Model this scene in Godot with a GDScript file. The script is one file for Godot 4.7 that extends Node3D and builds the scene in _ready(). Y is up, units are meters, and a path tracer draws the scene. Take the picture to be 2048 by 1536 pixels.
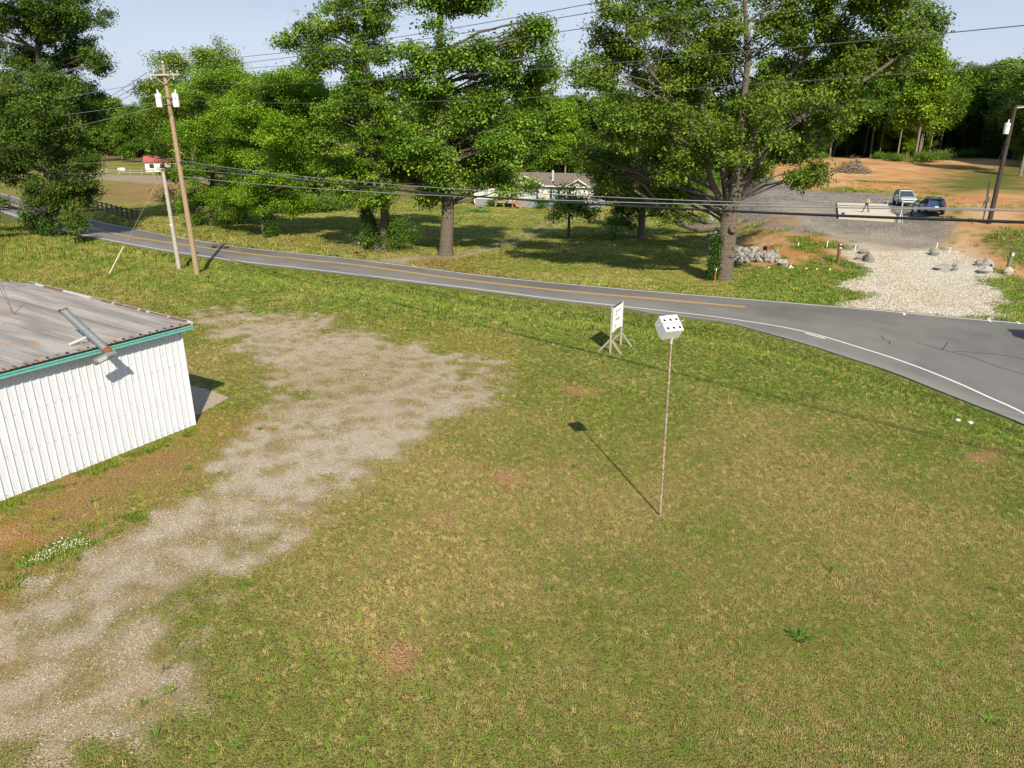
extends Node3D
# A drone view over a lawn, a gravel drive and a country road. x right, y up, -z away from the camera; F = -z in comments.
const EYE := Vector3(0, 10, 0)
const PITCH := 19.0
const FOCAL := 1422.0           # pixels of the 2048 x 1536 photograph

var rng := RandomNumberGenerator.new()
var n_lo := FastNoiseLite.new()
var n_mid := FastNoiseLite.new()
var n_hi := FastNoiseLite.new()
var n_fine := FastNoiseLite.new()
var up_line := PackedVector2Array()      # far edge line of the road, (x, F)
var low_line := PackedVector2Array()     # near edge line of the road
var M := {}
var names := {}

# ---------------------------------------------------------------- small helpers
func ss(a: float, b: float, x: float) -> float:
	var t := clampf((x - a) / (b - a), 0.0, 1.0)
	return t * t * (3.0 - 2.0 * t)
func V(x: float, y: float, f: float) -> Vector3:
	return Vector3(x, y, -f)
func ray(px: float, py: float) -> Vector3:
	var u := (px - 1024.0) / FOCAL
	var v := (768.0 - py) / FOCAL
	var c := cos(deg_to_rad(PITCH))
	var s := sin(deg_to_rad(PITCH))
	return Vector3(u, v * c - s, c + v * s)          # x, up, forward
func flat(px: float, py: float) -> Vector2:
	var r := ray(px, py)
	var t := -EYE.y / r.y
	return Vector2(r.x * t, r.z * t)
func at_f(px: float, py: float, f: float) -> Vector3:    # the point of a sight line at forward distance f
	var r := ray(px, py)
	return V(r.x / r.z * f, EYE.y + r.y / r.z * f, f)
func along(line: PackedVector2Array, x: float) -> float:
	if x <= line[0].x:
		return line[0].y + (line[0].x - x) * (line[0].y - line[1].y) / (line[1].x - line[0].x)
	for i in line.size() - 1:
		if x <= line[i + 1].x:
			return lerpf(line[i].y, line[i + 1].y, (x - line[i].x) / (line[i + 1].x - line[i].x))
	var k := line.size() - 1
	return line[k].y + (x - line[k].x) * (line[k].y - line[k - 1].y) / (line[k].x - line[k - 1].x)
func ground_y(x: float, f: float) -> float:
	var h := 3.0 * ss(130, 260, f) + 14.0 * ss(280, 520, f)
	var m := ss(0, 6, x - (0.285 * f + 0.8))
	if m > 0.0:
		var hr := 2.1 * ss(48, 80, f) + 3.6 * ss(92, 175, f) + 2.0 * ss(180, 260, f) + 14.0 * ss(280, 520, f)
		hr += 1.3 * ss(38, 46, x - 0.08 * (f - 55.0)) * ss(47, 58, f) * (1.0 - ss(74, 90, f))
		hr += 0.35 * n_mid.get_noise_2d(x * 0.3, f * 0.3) * ss(85, 110, f)
		h = lerpf(h, hr, m)
	if f < 130.0 and x > -75.0 and x < 60.0:
		var dl := (along(low_line, x) - f) * 0.85
		if dl > 0.0 and dl < 9.0:
			h -= 0.3 * exp(-pow((dl - 3.0) / 1.3, 2.0)) * ss(24, 12, x)
		var du := (f - along(up_line, x)) * 0.85
		if du > 0.0 and x < -4.0:
			h += 0.55 * ss(1.6, 4.2, du) * ss(-5, -13, x) * (1.0 - ss(90, 110, f))
		if dl > 1.0:
			h += 0.05 * n_lo.get_noise_2d(x * 1.5, f * 1.5)
	return h
func gp(px: float, py: float) -> Vector3:          # where a sight line meets the ground
	var r := ray(px, py)
	var f := 6.0
	var last := f
	while f < 700.0:
		if EYE.y + r.y / r.z * f <= ground_y(r.x / r.z * f, f):
			break
		last = f
		f *= 1.02
	for i in 14:
		var mid := 0.5 * (last + f)
		if EYE.y + r.y / r.z * mid <= ground_y(r.x / r.z * mid, mid):
			f = mid
		else:
			last = mid
	return V(r.x / r.z * f, ground_y(r.x / r.z * f, f), f)
func on_ground(x: float, f: float, up := 0.0) -> Vector3:
	return V(x, ground_y(x, f) + up, f)
func poly(px: Array) -> PackedVector2Array:        # photograph pixels -> ground polygon
	var out := PackedVector2Array()
	for i in px.size() / 2:
		var p := gp(px[2 * i], px[2 * i + 1])
		out.append(Vector2(p.x, -p.z))
	return out
func inside_by(pl: PackedVector2Array, box: Rect2, p: Vector2, reach: float) -> float:   # metres inside (+) or outside (-)
	if not box.grow(reach).has_point(p):
		return -reach
	var best := 1e9
	var inside := false
	var j := pl.size() - 1
	for i in pl.size():
		var a := pl[i]
		var b := pl[j]
		if (a.y > p.y) != (b.y > p.y) and p.x < (b.x - a.x) * (p.y - a.y) / (b.y - a.y) + a.x:
			inside = not inside
		var d := b - a
		var t := clampf((p - a).dot(d) / maxf(d.length_squared(), 1e-6), 0.0, 1.0)
		best = minf(best, p.distance_squared_to(a + d * t))
		j = i
	best = sqrt(best)
	return best if inside else -minf(best, reach)
func boxed(pl: PackedVector2Array) -> Rect2:
	var r := Rect2(pl[0], Vector2.ZERO)
	for p in pl:
		r = r.expand(p)
	return r
func lin(r: float, g: float, b: float) -> Color:    # a linear reflectance as an albedo colour
	return Color(r, g, b).linear_to_srgb()
func mixc(a: Color, b: Color, t: float) -> Color:
	return a.lerp(b, clampf(t, 0.0, 1.0))

# ---------------------------------------------------------------- mesh building
class Mesher:
	var v := PackedVector3Array()
	var n := PackedVector3Array()
	var c := PackedColorArray()
	var use_c := false
	var tint := Color.WHITE
	func tri(a: Vector3, b: Vector3, d: Vector3, na: Vector3, nb: Vector3, nd: Vector3) -> void:
		if (d - a).cross(b - a).dot(na + nb + nd) < 0.0:
			v.append_array([a, d, b]); n.append_array([na, nd, nb])
		else:
			v.append_array([a, b, d]); n.append_array([na, nb, nd])
		if use_c:
			c.append_array([tint, tint, tint])
	func face(p: Array, out: Vector3) -> void:          # a flat convex polygon facing out
		var m: Vector3 = (p[2] - p[0]).cross(p[1] - p[0]).normalized()
		if m.dot(out) < 0.0:
			m = -m
		for i in range(1, p.size() - 1):
			tri(p[0], p[i], p[i + 1], m, m, m)
	func box(at: Vector3, size: Vector3, b := Basis(), bevel := 0.0) -> void:
		var h := size * 0.5
		var e := minf(bevel, minf(h.x, minf(h.y, h.z)) * 0.45)
		for axis in 3:
			for s in [-1.0, 1.0]:
				var u := (axis + 1) % 3
				var w := (axis + 2) % 3
				var p := []
				for q in [[-1, -1], [1, -1], [1, 1], [-1, 1]]:
					var o := Vector3()
					o[axis] = s * h[axis]
					o[u] = q[0] * (h[u] - e)
					o[w] = q[1] * (h[w] - e)
					p.append(at + b * o)
				var out := Vector3()
				out[axis] = s
				face(p, b * out)
				if e > 0.0:
					for t in [-1.0, 1.0]:                 # the chamfers between this axis and the next
						var p2 := []
						for q in [[0, -1], [0, 1], [1, 1], [1, -1]]:
							var o2 := Vector3()
							o2[axis] = s * (h[axis] if q[0] == 0 else h[axis] - e)
							o2[u] = t * (h[u] - e if q[0] == 0 else h[u])
							o2[w] = q[1] * (h[w] - e)
							p2.append(at + b * o2)
						var out2 := Vector3()
						out2[axis] = s
						out2[u] = t
						face(p2, b * out2)
		if e > 0.0:
			for sx in [-1.0, 1.0]:
				for sy in [-1.0, 1.0]:
					for sz in [-1.0, 1.0]:
						var q1 := Vector3(sx * h.x, sy * (h.y - e), sz * (h.z - e))
						var q2 := Vector3(sx * (h.x - e), sy * h.y, sz * (h.z - e))
						var q3 := Vector3(sx * (h.x - e), sy * (h.y - e), sz * h.z)
						face([at + b * q1, at + b * q2, at + b * q3], b * Vector3(sx, sy, sz))
	func tube(p: Array, r: Array, sides := 6, caps := true) -> void:
		var k := p.size()
		var rings := []
		var norms := []
		var side := Vector3.ZERO
		for i in k:
			var d: Vector3 = (p[mini(i + 1, k - 1)] - p[maxi(i - 1, 0)]).normalized()
			if side == Vector3.ZERO:
				side = d.cross(Vector3.UP if absf(d.y) < 0.9 else Vector3.RIGHT).normalized()
			side = (side - d * side.dot(d)).normalized()
			var up := d.cross(side)
			var ring := []
			var nn := []
			for j in sides:
				var a := TAU * j / sides
				var m := side * cos(a) + up * sin(a)
				ring.append(p[i] + m * r[mini(i, r.size() - 1)])
				nn.append(m)
			rings.append(ring)
			norms.append(nn)
		for i in k - 1:
			for j in sides:
				var q := (j + 1) % sides
				tri(rings[i][j], rings[i][q], rings[i + 1][q], norms[i][j], norms[i][q], norms[i + 1][q])
				tri(rings[i][j], rings[i + 1][q], rings[i + 1][j], norms[i][j], norms[i + 1][q], norms[i + 1][j])
		if caps:
			face(rings[0], p[0] - p[1])
			face(rings[k - 1], p[k - 1] - p[k - 2])
	func rod(a: Vector3, b: Vector3, r: float, sides := 8) -> void:
		tube([a, b], [r, r], sides)
	func bar(a: Vector3, b: Vector3, w: float, h: float, bevel := 0.0) -> void:      # a squared timber; h along «up»
		var z := (b - a).normalized()
		var x := (Vector3.UP if absf(z.y) < 0.95 else Vector3.RIGHT).cross(z).normalized()
		box((a + b) * 0.5, Vector3(w, h, a.distance_to(b)), Basis(x, z.cross(x), z), bevel)
	func lathe(at: Vector3, prof: Array, b := Basis(), sides := 14) -> void:         # [radius, height] pairs round local y
		for i in prof.size() - 1:
			var dr: float = prof[i + 1][0] - prof[i][0]
			var dh: float = prof[i + 1][1] - prof[i][1]
			for j in sides:
				var a0 := TAU * j / sides
				var a1 := TAU * (j + 1) / sides
				var q := []
				var m := []
				for e in [[i, a0], [i, a1], [i + 1, a1], [i + 1, a0]]:
					var dir := Vector3(cos(e[1]), 0, sin(e[1]))
					q.append(at + b * (dir * prof[e[0]][0] + Vector3(0, prof[e[0]][1], 0)))
					m.append((b * (dir * dh + Vector3(0, -dr, 0))).normalized())
				tri(q[0], q[1], q[2], m[0], m[1], m[2])
				tri(q[0], q[2], q[3], m[0], m[2], m[3])
	func blob(at: Vector3, r: Vector3, seed_: int, rough := 0.25, b := Basis()) -> void:      # a faceted stone
		var g := RandomNumberGenerator.new()
		g.seed = seed_
		var nu := 7
		var nv := 5
		var grid := []
		for i in nv + 1:
			var row := []
			for j in nu:
				var th := PI * i / nv
				var ph := TAU * (j + 0.5 * (i % 2)) / nu
				var k := 1.0 + g.randf_range(-rough, rough)
				row.append(at + b * (Vector3(sin(th) * cos(ph), cos(th), sin(th) * sin(ph)) * r * k))
			if i == 0 or i == nv:
				for j in nu: row[j] = row[0]
			grid.append(row)
		for i in nv:
			for j in nu:
				var q := (j + 1) % nu
				if i > 0: face([grid[i][j], grid[i][q], grid[i + 1][q]], grid[i][j] - at)
				if i < nv - 1: face([grid[i][j], grid[i + 1][q], grid[i + 1][j]], grid[i + 1][j] - at)
	func flip_x() -> Mesher:                        # the mirror image across x
		for i in v.size():
			v[i].x = -v[i].x
			n[i].x = -n[i].x
		for i in range(0, v.size(), 3):
			var t := v[i]; v[i] = v[i + 1]; v[i + 1] = t
			var u := n[i]; n[i] = n[i + 1]; n[i + 1] = u
		return self
	func mesh(m: Material = null) -> ArrayMesh:
		var a := []
		a.resize(Mesh.ARRAY_MAX)
		a[Mesh.ARRAY_VERTEX] = v
		a[Mesh.ARRAY_NORMAL] = n
		if use_c: a[Mesh.ARRAY_COLOR] = c
		var am := ArrayMesh.new()
		am.add_surface_from_arrays(Mesh.PRIMITIVE_TRIANGLES, a)
		if m: am.surface_set_material(0, m)
		return am

func numbered(called: String) -> String:
	var k: int = names.get(called, 0)
	names[called] = k + 1
	return called if k == 0 else "%s_%03d" % [called, k]
func tag(o: Node, label: String, category: String, group := "") -> Node:
	o.set_meta("label", label)
	o.set_meta("category", category)
	if group: o.set_meta("group", group)
	return o
func thing(called: String, label: String, category: String, at := Vector3.ZERO, turn := 0.0, group := "") -> Node3D:
	var o := Node3D.new()
	o.name = numbered(called)
	add_child(o)
	o.position = at
	o.rotation.y = turn
	tag(o, label, category, group)
	return o
func part(called: String, s: Mesher, m: Material, parent: Node) -> MeshInstance3D:
	return part_mesh(called, s.mesh(), m, parent)
func part_mesh(called: String, mesh: Mesh, m: Material, parent: Node, xf := Transform3D()) -> MeshInstance3D:
	var o := MeshInstance3D.new()
	o.name = numbered(called) if parent == self else called
	o.mesh = mesh
	o.material_override = m
	o.transform = xf
	parent.add_child(o, true)
	return o
func structure(o: Node) -> Node:
	o.set_meta("kind", "structure")
	return o
func stuff(o: Node) -> Node:
	o.set_meta("kind", "stuff")
	return o
func copy_of(o: Node3D, at: Vector3, turn := 0.0, scale_ := Vector3.ONE, label := "") -> Node3D:
	var base := String(o.name)
	if base.length() > 4 and base[-4] == "_" and base.right(3).is_valid_int():
		base = base.left(-4)
	var r: Node3D = o.duplicate()
	r.name = numbered(base)
	add_child(r)
	r.position = at
	r.rotation.y = turn
	r.scale = scale_
	if label: r.set_meta("label", label)
	return r
func copies(called: String, mesh: Mesh, m: Material, buf: PackedFloat32Array, parent: Node) -> MultiMeshInstance3D:
	var mm := MultiMesh.new()
	mm.transform_format = MultiMesh.TRANSFORM_3D
	mm.use_colors = true
	mm.mesh = mesh
	mm.instance_count = buf.size() / 16
	mm.buffer = buf
	var o := MultiMeshInstance3D.new()
	o.name = numbered(called) if parent == self else called
	o.multimesh = mm
	o.material_override = m
	parent.add_child(o, true)
	stuff(o)
	return o
func push(buf: PackedFloat32Array, b: Basis, at: Vector3, c: Color) -> void:
	buf.append_array([b.x.x, b.y.x, b.z.x, at.x, b.x.y, b.y.y, b.z.y, at.y, b.x.z, b.y.z, b.z.z, at.z, c.r, c.g, c.b, 1.0])

# ---------------------------------------------------------------- materials
func paint(c: Color, rough := 0.7, metal := 0.0, spec := 0.5) -> StandardMaterial3D:
	var m := StandardMaterial3D.new()
	m.albedo_color = c
	m.roughness = rough
	m.metallic = metal
	m.metallic_specular = spec
	return m
func noise_tex(freq: float, ramp: Array, seed_ := 1, size := 512, octaves := 5, kind := FastNoiseLite.TYPE_SIMPLEX_SMOOTH) -> NoiseTexture2D:
	var f := FastNoiseLite.new()
	f.noise_type = kind
	f.seed = seed_
	f.frequency = freq
	f.fractal_octaves = octaves
	var t := NoiseTexture2D.new()
	t.width = size
	t.height = size
	t.seamless = true
	t.noise = f
	if ramp.size():
		var g := Gradient.new()
		var off := PackedFloat32Array()
		var col := PackedColorArray()
		for r in ramp:
			off.append(r[0])
			col.append(r[1])
		g.offsets = off
		g.colors = col
		t.color_ramp = g
	return t
func grained(c0: Color, c1: Color, metres: float, freq_: float, rough: float, bump_cm: float, seed_ := 1, stretch := Vector3.ONE, metal := 0.0, octaves := 5) -> StandardMaterial3D:
	var m := StandardMaterial3D.new()
	var freq := freq_ * 2.0
	m.albedo_texture = noise_tex(freq, [[0.2, c0], [0.8, c1]], seed_, 256, octaves)
	m.uv1_triplanar = true
	m.uv1_scale = stretch / metres
	m.roughness = rough
	m.metallic = metal
	if bump_cm > 0.0:
		m.heightmap_enabled = true
		m.heightmap_texture = noise_tex(freq, [], seed_, 256, octaves)
		m.heightmap_scale = bump_cm
	return m
func grey_speckle(size: int, seed_: int, dots: int, lo: float, hi: float, r0: int, r1: int, base: float) -> ImageTexture:
	var im := Image.create(size, size, false, Image.FORMAT_RGB8)
	im.fill(Color(base, base, base))
	var g := RandomNumberGenerator.new()
	g.seed = seed_
	for i in dots:
		var v := g.randf_range(lo, hi)
		var w := g.randi_range(r0, r1)
		var h := g.randi_range(r0, r1)
		im.fill_rect(Rect2i(g.randi_range(0, size - w), g.randi_range(0, size - h), w, h), Color(v, v * g.randf_range(0.95, 1.0), v * g.randf_range(0.88, 1.0)))
	return ImageTexture.create_from_image(im)
func materials() -> void:
	var g := StandardMaterial3D.new()              # ground: vertex colours times a fine grain
	g.vertex_color_use_as_albedo = true
	g.albedo_texture = noise_tex(0.045, [[0.2, Color(0.62, 0.59, 0.55)], [0.5, Color(0.85, 0.85, 0.83)], [0.75, Color(1, 1, 1)]], 3, 1024, 6)
	g.uv1_triplanar = true
	g.uv1_world_triplanar = true
	g.uv1_scale = Vector3.ONE / 3.7
	g.roughness = 1.0
	g.metallic_specular = 0.1
	g.heightmap_enabled = true
	g.heightmap_texture = noise_tex(0.08, [], 4, 1024, 5)
	g.heightmap_scale = 4.0
	M.ground = g
	var gr := g.duplicate()
	gr.albedo_texture = grey_speckle(1024, 5, 60000, 0.55, 1.0, 2, 6, 0.78)
	gr.uv1_scale = Vector3.ONE / 4.6
	gr.heightmap_texture = gr.albedo_texture
	gr.heightmap_scale = 2.0
	M.gravel = gr
	var rd := StandardMaterial3D.new()
	rd.vertex_color_use_as_albedo = true
	rd.albedo_texture = noise_tex(0.12, [[0.1, Color(0.86, 0.86, 0.86)], [0.9, Color(1, 1, 1)]], 8, 1024, 6)
	rd.uv1_triplanar = true
	rd.uv1_world_triplanar = true
	rd.uv1_scale = Vector3.ONE / 2.9
	rd.roughness = 0.85
	rd.metallic_specular = 0.35
	M.road = rd
	M.white_line = grained(lin(0.5, 0.5, 0.48), lin(0.72, 0.72, 0.7), 1.1, 0.05, 0.7, 0.0, 11)
	M.yellow_line = grained(lin(0.52, 0.27, 0.03), lin(0.68, 0.38, 0.06), 1.3, 0.05, 0.7, 0.0, 12)
	M.blue_line = paint(lin(0.03, 0.06, 0.25))
	M.crack = paint(lin(0.012, 0.012, 0.012), 0.9)
	var lf := StandardMaterial3D.new()
	lf.vertex_color_use_as_albedo = true
	lf.roughness = 0.55
	lf.metallic_specular = 0.35
	lf.backlight_enabled = true
	lf.backlight = Color(0.62, 0.7, 0.35)
	M.leaf = lf
	var gs := lf.duplicate()
	gs.roughness = 0.7
	gs.metallic_specular = 0.2
	gs.backlight = Color(0.5, 0.52, 0.3)
	M.grass = gs
	var st := StandardMaterial3D.new()
	st.vertex_color_use_as_albedo = true
	st.roughness = 0.95
	st.metallic_specular = 0.2
	M.stone = st
	M.bark = grained(lin(0.045, 0.035, 0.027), lin(0.24, 0.2, 0.155), 1.6, 0.02, 0.95, 3.0, 21, Vector3(3.2, 0.8, 3.2))
	M.bark_pale = grained(lin(0.12, 0.1, 0.075), lin(0.3, 0.26, 0.2), 1.6, 0.02, 0.95, 1.5, 22, Vector3(3, 0.8, 3))
	M.pole = grained(lin(0.22, 0.15, 0.09), lin(0.42, 0.31, 0.2), 1.2, 0.02, 0.9, 0.4, 23, Vector3(6, 0.35, 6))
	M.pole_grey = grained(lin(0.27, 0.25, 0.22), lin(0.5, 0.46, 0.41), 1.2, 0.02, 0.9, 0.4, 24, Vector3(6, 0.35, 6))
	M.pole_dark = grained(lin(0.028, 0.02, 0.018), lin(0.07, 0.052, 0.045), 1.2, 0.02, 0.9, 0.3, 25, Vector3(6, 0.35, 6))
	M.fence = grained(lin(0.05, 0.045, 0.042), lin(0.13, 0.115, 0.1), 1.0, 0.03, 0.95, 0.3, 26, Vector3(2, 4, 2))
	M.new_wood = grained(lin(0.35, 0.19, 0.08), lin(0.52, 0.32, 0.16), 1.0, 0.02, 0.85, 0.2, 27, Vector3(2, 5, 2))
	M.grey_wood = grained(lin(0.2, 0.18, 0.15), lin(0.45, 0.42, 0.37), 0.8, 0.02, 0.9, 0.2, 28, Vector3(5, 0.7, 5))
	M.post_wood = grained(lin(0.1, 0.055, 0.025), lin(0.24, 0.14, 0.07), 0.8, 0.02, 0.9, 0.3, 29, Vector3(5, 0.7, 5))
	M.post_green = grained(lin(0.12, 0.12, 0.07), lin(0.24, 0.22, 0.13), 0.8, 0.02, 0.9, 0.3, 30, Vector3(5, 0.7, 5))
	M.galv = grained(lin(0.12, 0.135, 0.145), lin(0.23, 0.25, 0.26), 0.7, 0.03, 0.55, 0.0, 31, Vector3.ONE, 0.2)
	M.galv_bright = grained(lin(0.45, 0.47, 0.48), lin(0.62, 0.63, 0.63), 0.5, 0.04, 0.5, 0.0, 32, Vector3.ONE, 0.25)
	M.rust = grained(lin(0.1, 0.03, 0.012), lin(0.3, 0.11, 0.045), 0.5, 0.04, 0.95, 0.2, 33)
	M.rust_pipe = grained(lin(0.2, 0.12, 0.075), lin(0.42, 0.37, 0.32), 1.2, 0.03, 0.8, 0.0, 34, Vector3(1, 0.5, 1))
	M.white_wall = grained(lin(0.57, 0.6, 0.65), lin(0.64, 0.665, 0.71), 1.8, 0.02, 0.45, 0.0, 35, Vector3(2, 0.25, 2))
	M.teal = grained(lin(0.1, 0.33, 0.29), lin(0.15, 0.42, 0.37), 1.2, 0.02, 0.45, 0.0, 36)
	M.teal_dark = paint(lin(0.03, 0.13, 0.13), 0.5)
	M.sheet_roof = roof_material()
	M.white = grained(lin(0.7, 0.7, 0.69), lin(0.8, 0.8, 0.79), 0.6, 0.03, 0.5, 0.0, 38)
	M.banner = grained(lin(0.74, 0.76, 0.78), lin(0.82, 0.83, 0.84), 0.6, 0.02, 0.5, 0.0, 39)
	M.black = paint(lin(0.012, 0.012, 0.012), 0.7)
	M.dark = paint(lin(0.02, 0.022, 0.025), 0.6)
	M.rubber = paint(lin(0.02, 0.02, 0.02), 0.9)
	M.cable = paint(lin(0.015, 0.015, 0.017), 0.5)
	M.wire = paint(lin(0.12, 0.12, 0.12), 0.5, 0.3)
	M.wire_light = paint(lin(0.3, 0.3, 0.3), 0.5, 0.3)
	M.concrete = grained(lin(0.42, 0.36, 0.27), lin(0.55, 0.48, 0.37), 2.4, 0.02, 0.9, 0.1, 40)
	M.old_slab = grained(lin(0.24, 0.19, 0.13), lin(0.38, 0.32, 0.24), 1.6, 0.02, 0.95, 0.2, 41)
	M.siding = grained(lin(0.64, 0.62, 0.57), lin(0.72, 0.7, 0.65), 2.0, 0.02, 0.7, 0.0, 42)
	M.skirt = grained(lin(0.2, 0.25, 0.28), lin(0.28, 0.33, 0.36), 1.5, 0.02, 0.8, 0.0, 43)
	M.shingle = grained(lin(0.1, 0.078, 0.058), lin(0.2, 0.16, 0.125), 1.4, 0.06, 0.95, 0.5, 44)
	M.glass = paint(lin(0.03, 0.04, 0.045), 0.08, 0.0, 0.7)
	M.blind = paint(lin(0.4, 0.47, 0.48), 0.4)
	M.shutter = paint(lin(0.05, 0.09, 0.11), 0.7)
	M.red_roof = grained(lin(0.3, 0.06, 0.045), lin(0.42, 0.11, 0.08), 2.0, 0.02, 0.6, 0.0, 45)
	M.silver = paint(lin(0.4, 0.42, 0.435), 0.3, 0.35)
	M.silver.clearcoat_enabled = true
	M.silver.clearcoat = 0.8
	M.silver.clearcoat_roughness = 0.08
	M.blue_car = paint(lin(0.015, 0.055, 0.25), 0.3, 0.2)
	M.blue_car.clearcoat_enabled = true
	M.blue_car.clearcoat = 0.8
	M.blue_car.clearcoat_roughness = 0.08
	M.lamp_glass = paint(lin(0.6, 0.62, 0.63), 0.12)
	M.tail_red = paint(lin(0.3, 0.015, 0.012), 0.2)
	M.blue_plastic = paint(lin(0.02, 0.07, 0.45), 0.4)
	M.yellow_plastic = paint(lin(0.75, 0.62, 0.1), 0.5)
	M.flag_yellow = paint(lin(0.8, 0.68, 0.08), 0.7)
	M.flag_white = paint(lin(0.8, 0.8, 0.8), 0.7)
	M.orange = paint(lin(0.5, 0.12, 0.03), 0.7)
	M.teal_letter = paint(lin(0.24, 0.34, 0.36), 0.7)
	M.letter = paint(lin(0.2, 0.19, 0.16), 0.7)
func roof_material() -> StandardMaterial3D:
	# weathered galvanised sheet with rust that runs down the slope (x of the picture is up the slope)
	var im := Image.create(640, 640, false, Image.FORMAT_RGB8)
	var a := FastNoiseLite.new()
	a.seed = 51
	a.frequency = 0.012
	a.fractal_octaves = 4
	var b := FastNoiseLite.new()
	b.seed = 52
	b.frequency = 0.05
	b.fractal_octaves = 3
	for y in 640:
		for x in 640:
			var k := a.get_noise_2d(x * 0.25, y * 1.6)
			var c := lin(0.2, 0.18, 0.165).lerp(lin(0.34, 0.32, 0.3), clampf(0.5 + k * 1.3, 0, 1))
			var rust := clampf((a.get_noise_2d(x * 0.7 + 900, y * 2.6 + 300) + 0.25 * b.get_noise_2d(x * 0.6, y * 2.0) - 0.36) * 6.0, 0, 1)
			im.set_pixel(x, y, c.lerp(lin(0.36, 0.19, 0.075), rust * 0.85))
	var m := StandardMaterial3D.new()
	m.albedo_texture = ImageTexture.create_from_image(im)
	m.uv1_triplanar = true
	m.uv1_scale = Vector3.ONE / 9.0
	m.roughness = 0.6
	m.metallic = 0.1
	return m

# ---------------------------------------------------------------- the ground and what grows on it
var masks := {}
const R0 := Vector2(-62, 5)          # raster of the near ground: origin, cells, cell size
const RN := Vector2i(500, 500)
const RS := 0.25
var r_col := PackedColorArray()
var r_gras := PackedFloat32Array()
var r_tuft := PackedColorArray()
var r_id := PackedByteArray()
var r_tall := PackedFloat32Array()

func mask(called: String, px: Array) -> void:
	var pl := poly(px)
	masks[called] = [pl, boxed(pl)]
func w(called: String, x: float, f: float, soft: float, wobble: float) -> float:    # 0 outside .. 1 inside, with a ragged edge
	var m: Array = masks[called]
	var reach := soft + wobble
	var d := inside_by(m[0], m[1], Vector2(x, f), reach)
	if d <= -reach:
		return 0.0
	d += wobble * (1.3 * n_mid.get_noise_2d(x, f) + 0.5 * n_hi.get_noise_2d(x, f))
	return clampf(0.5 + d / soft * 0.5, 0.0, 1.0)

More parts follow.
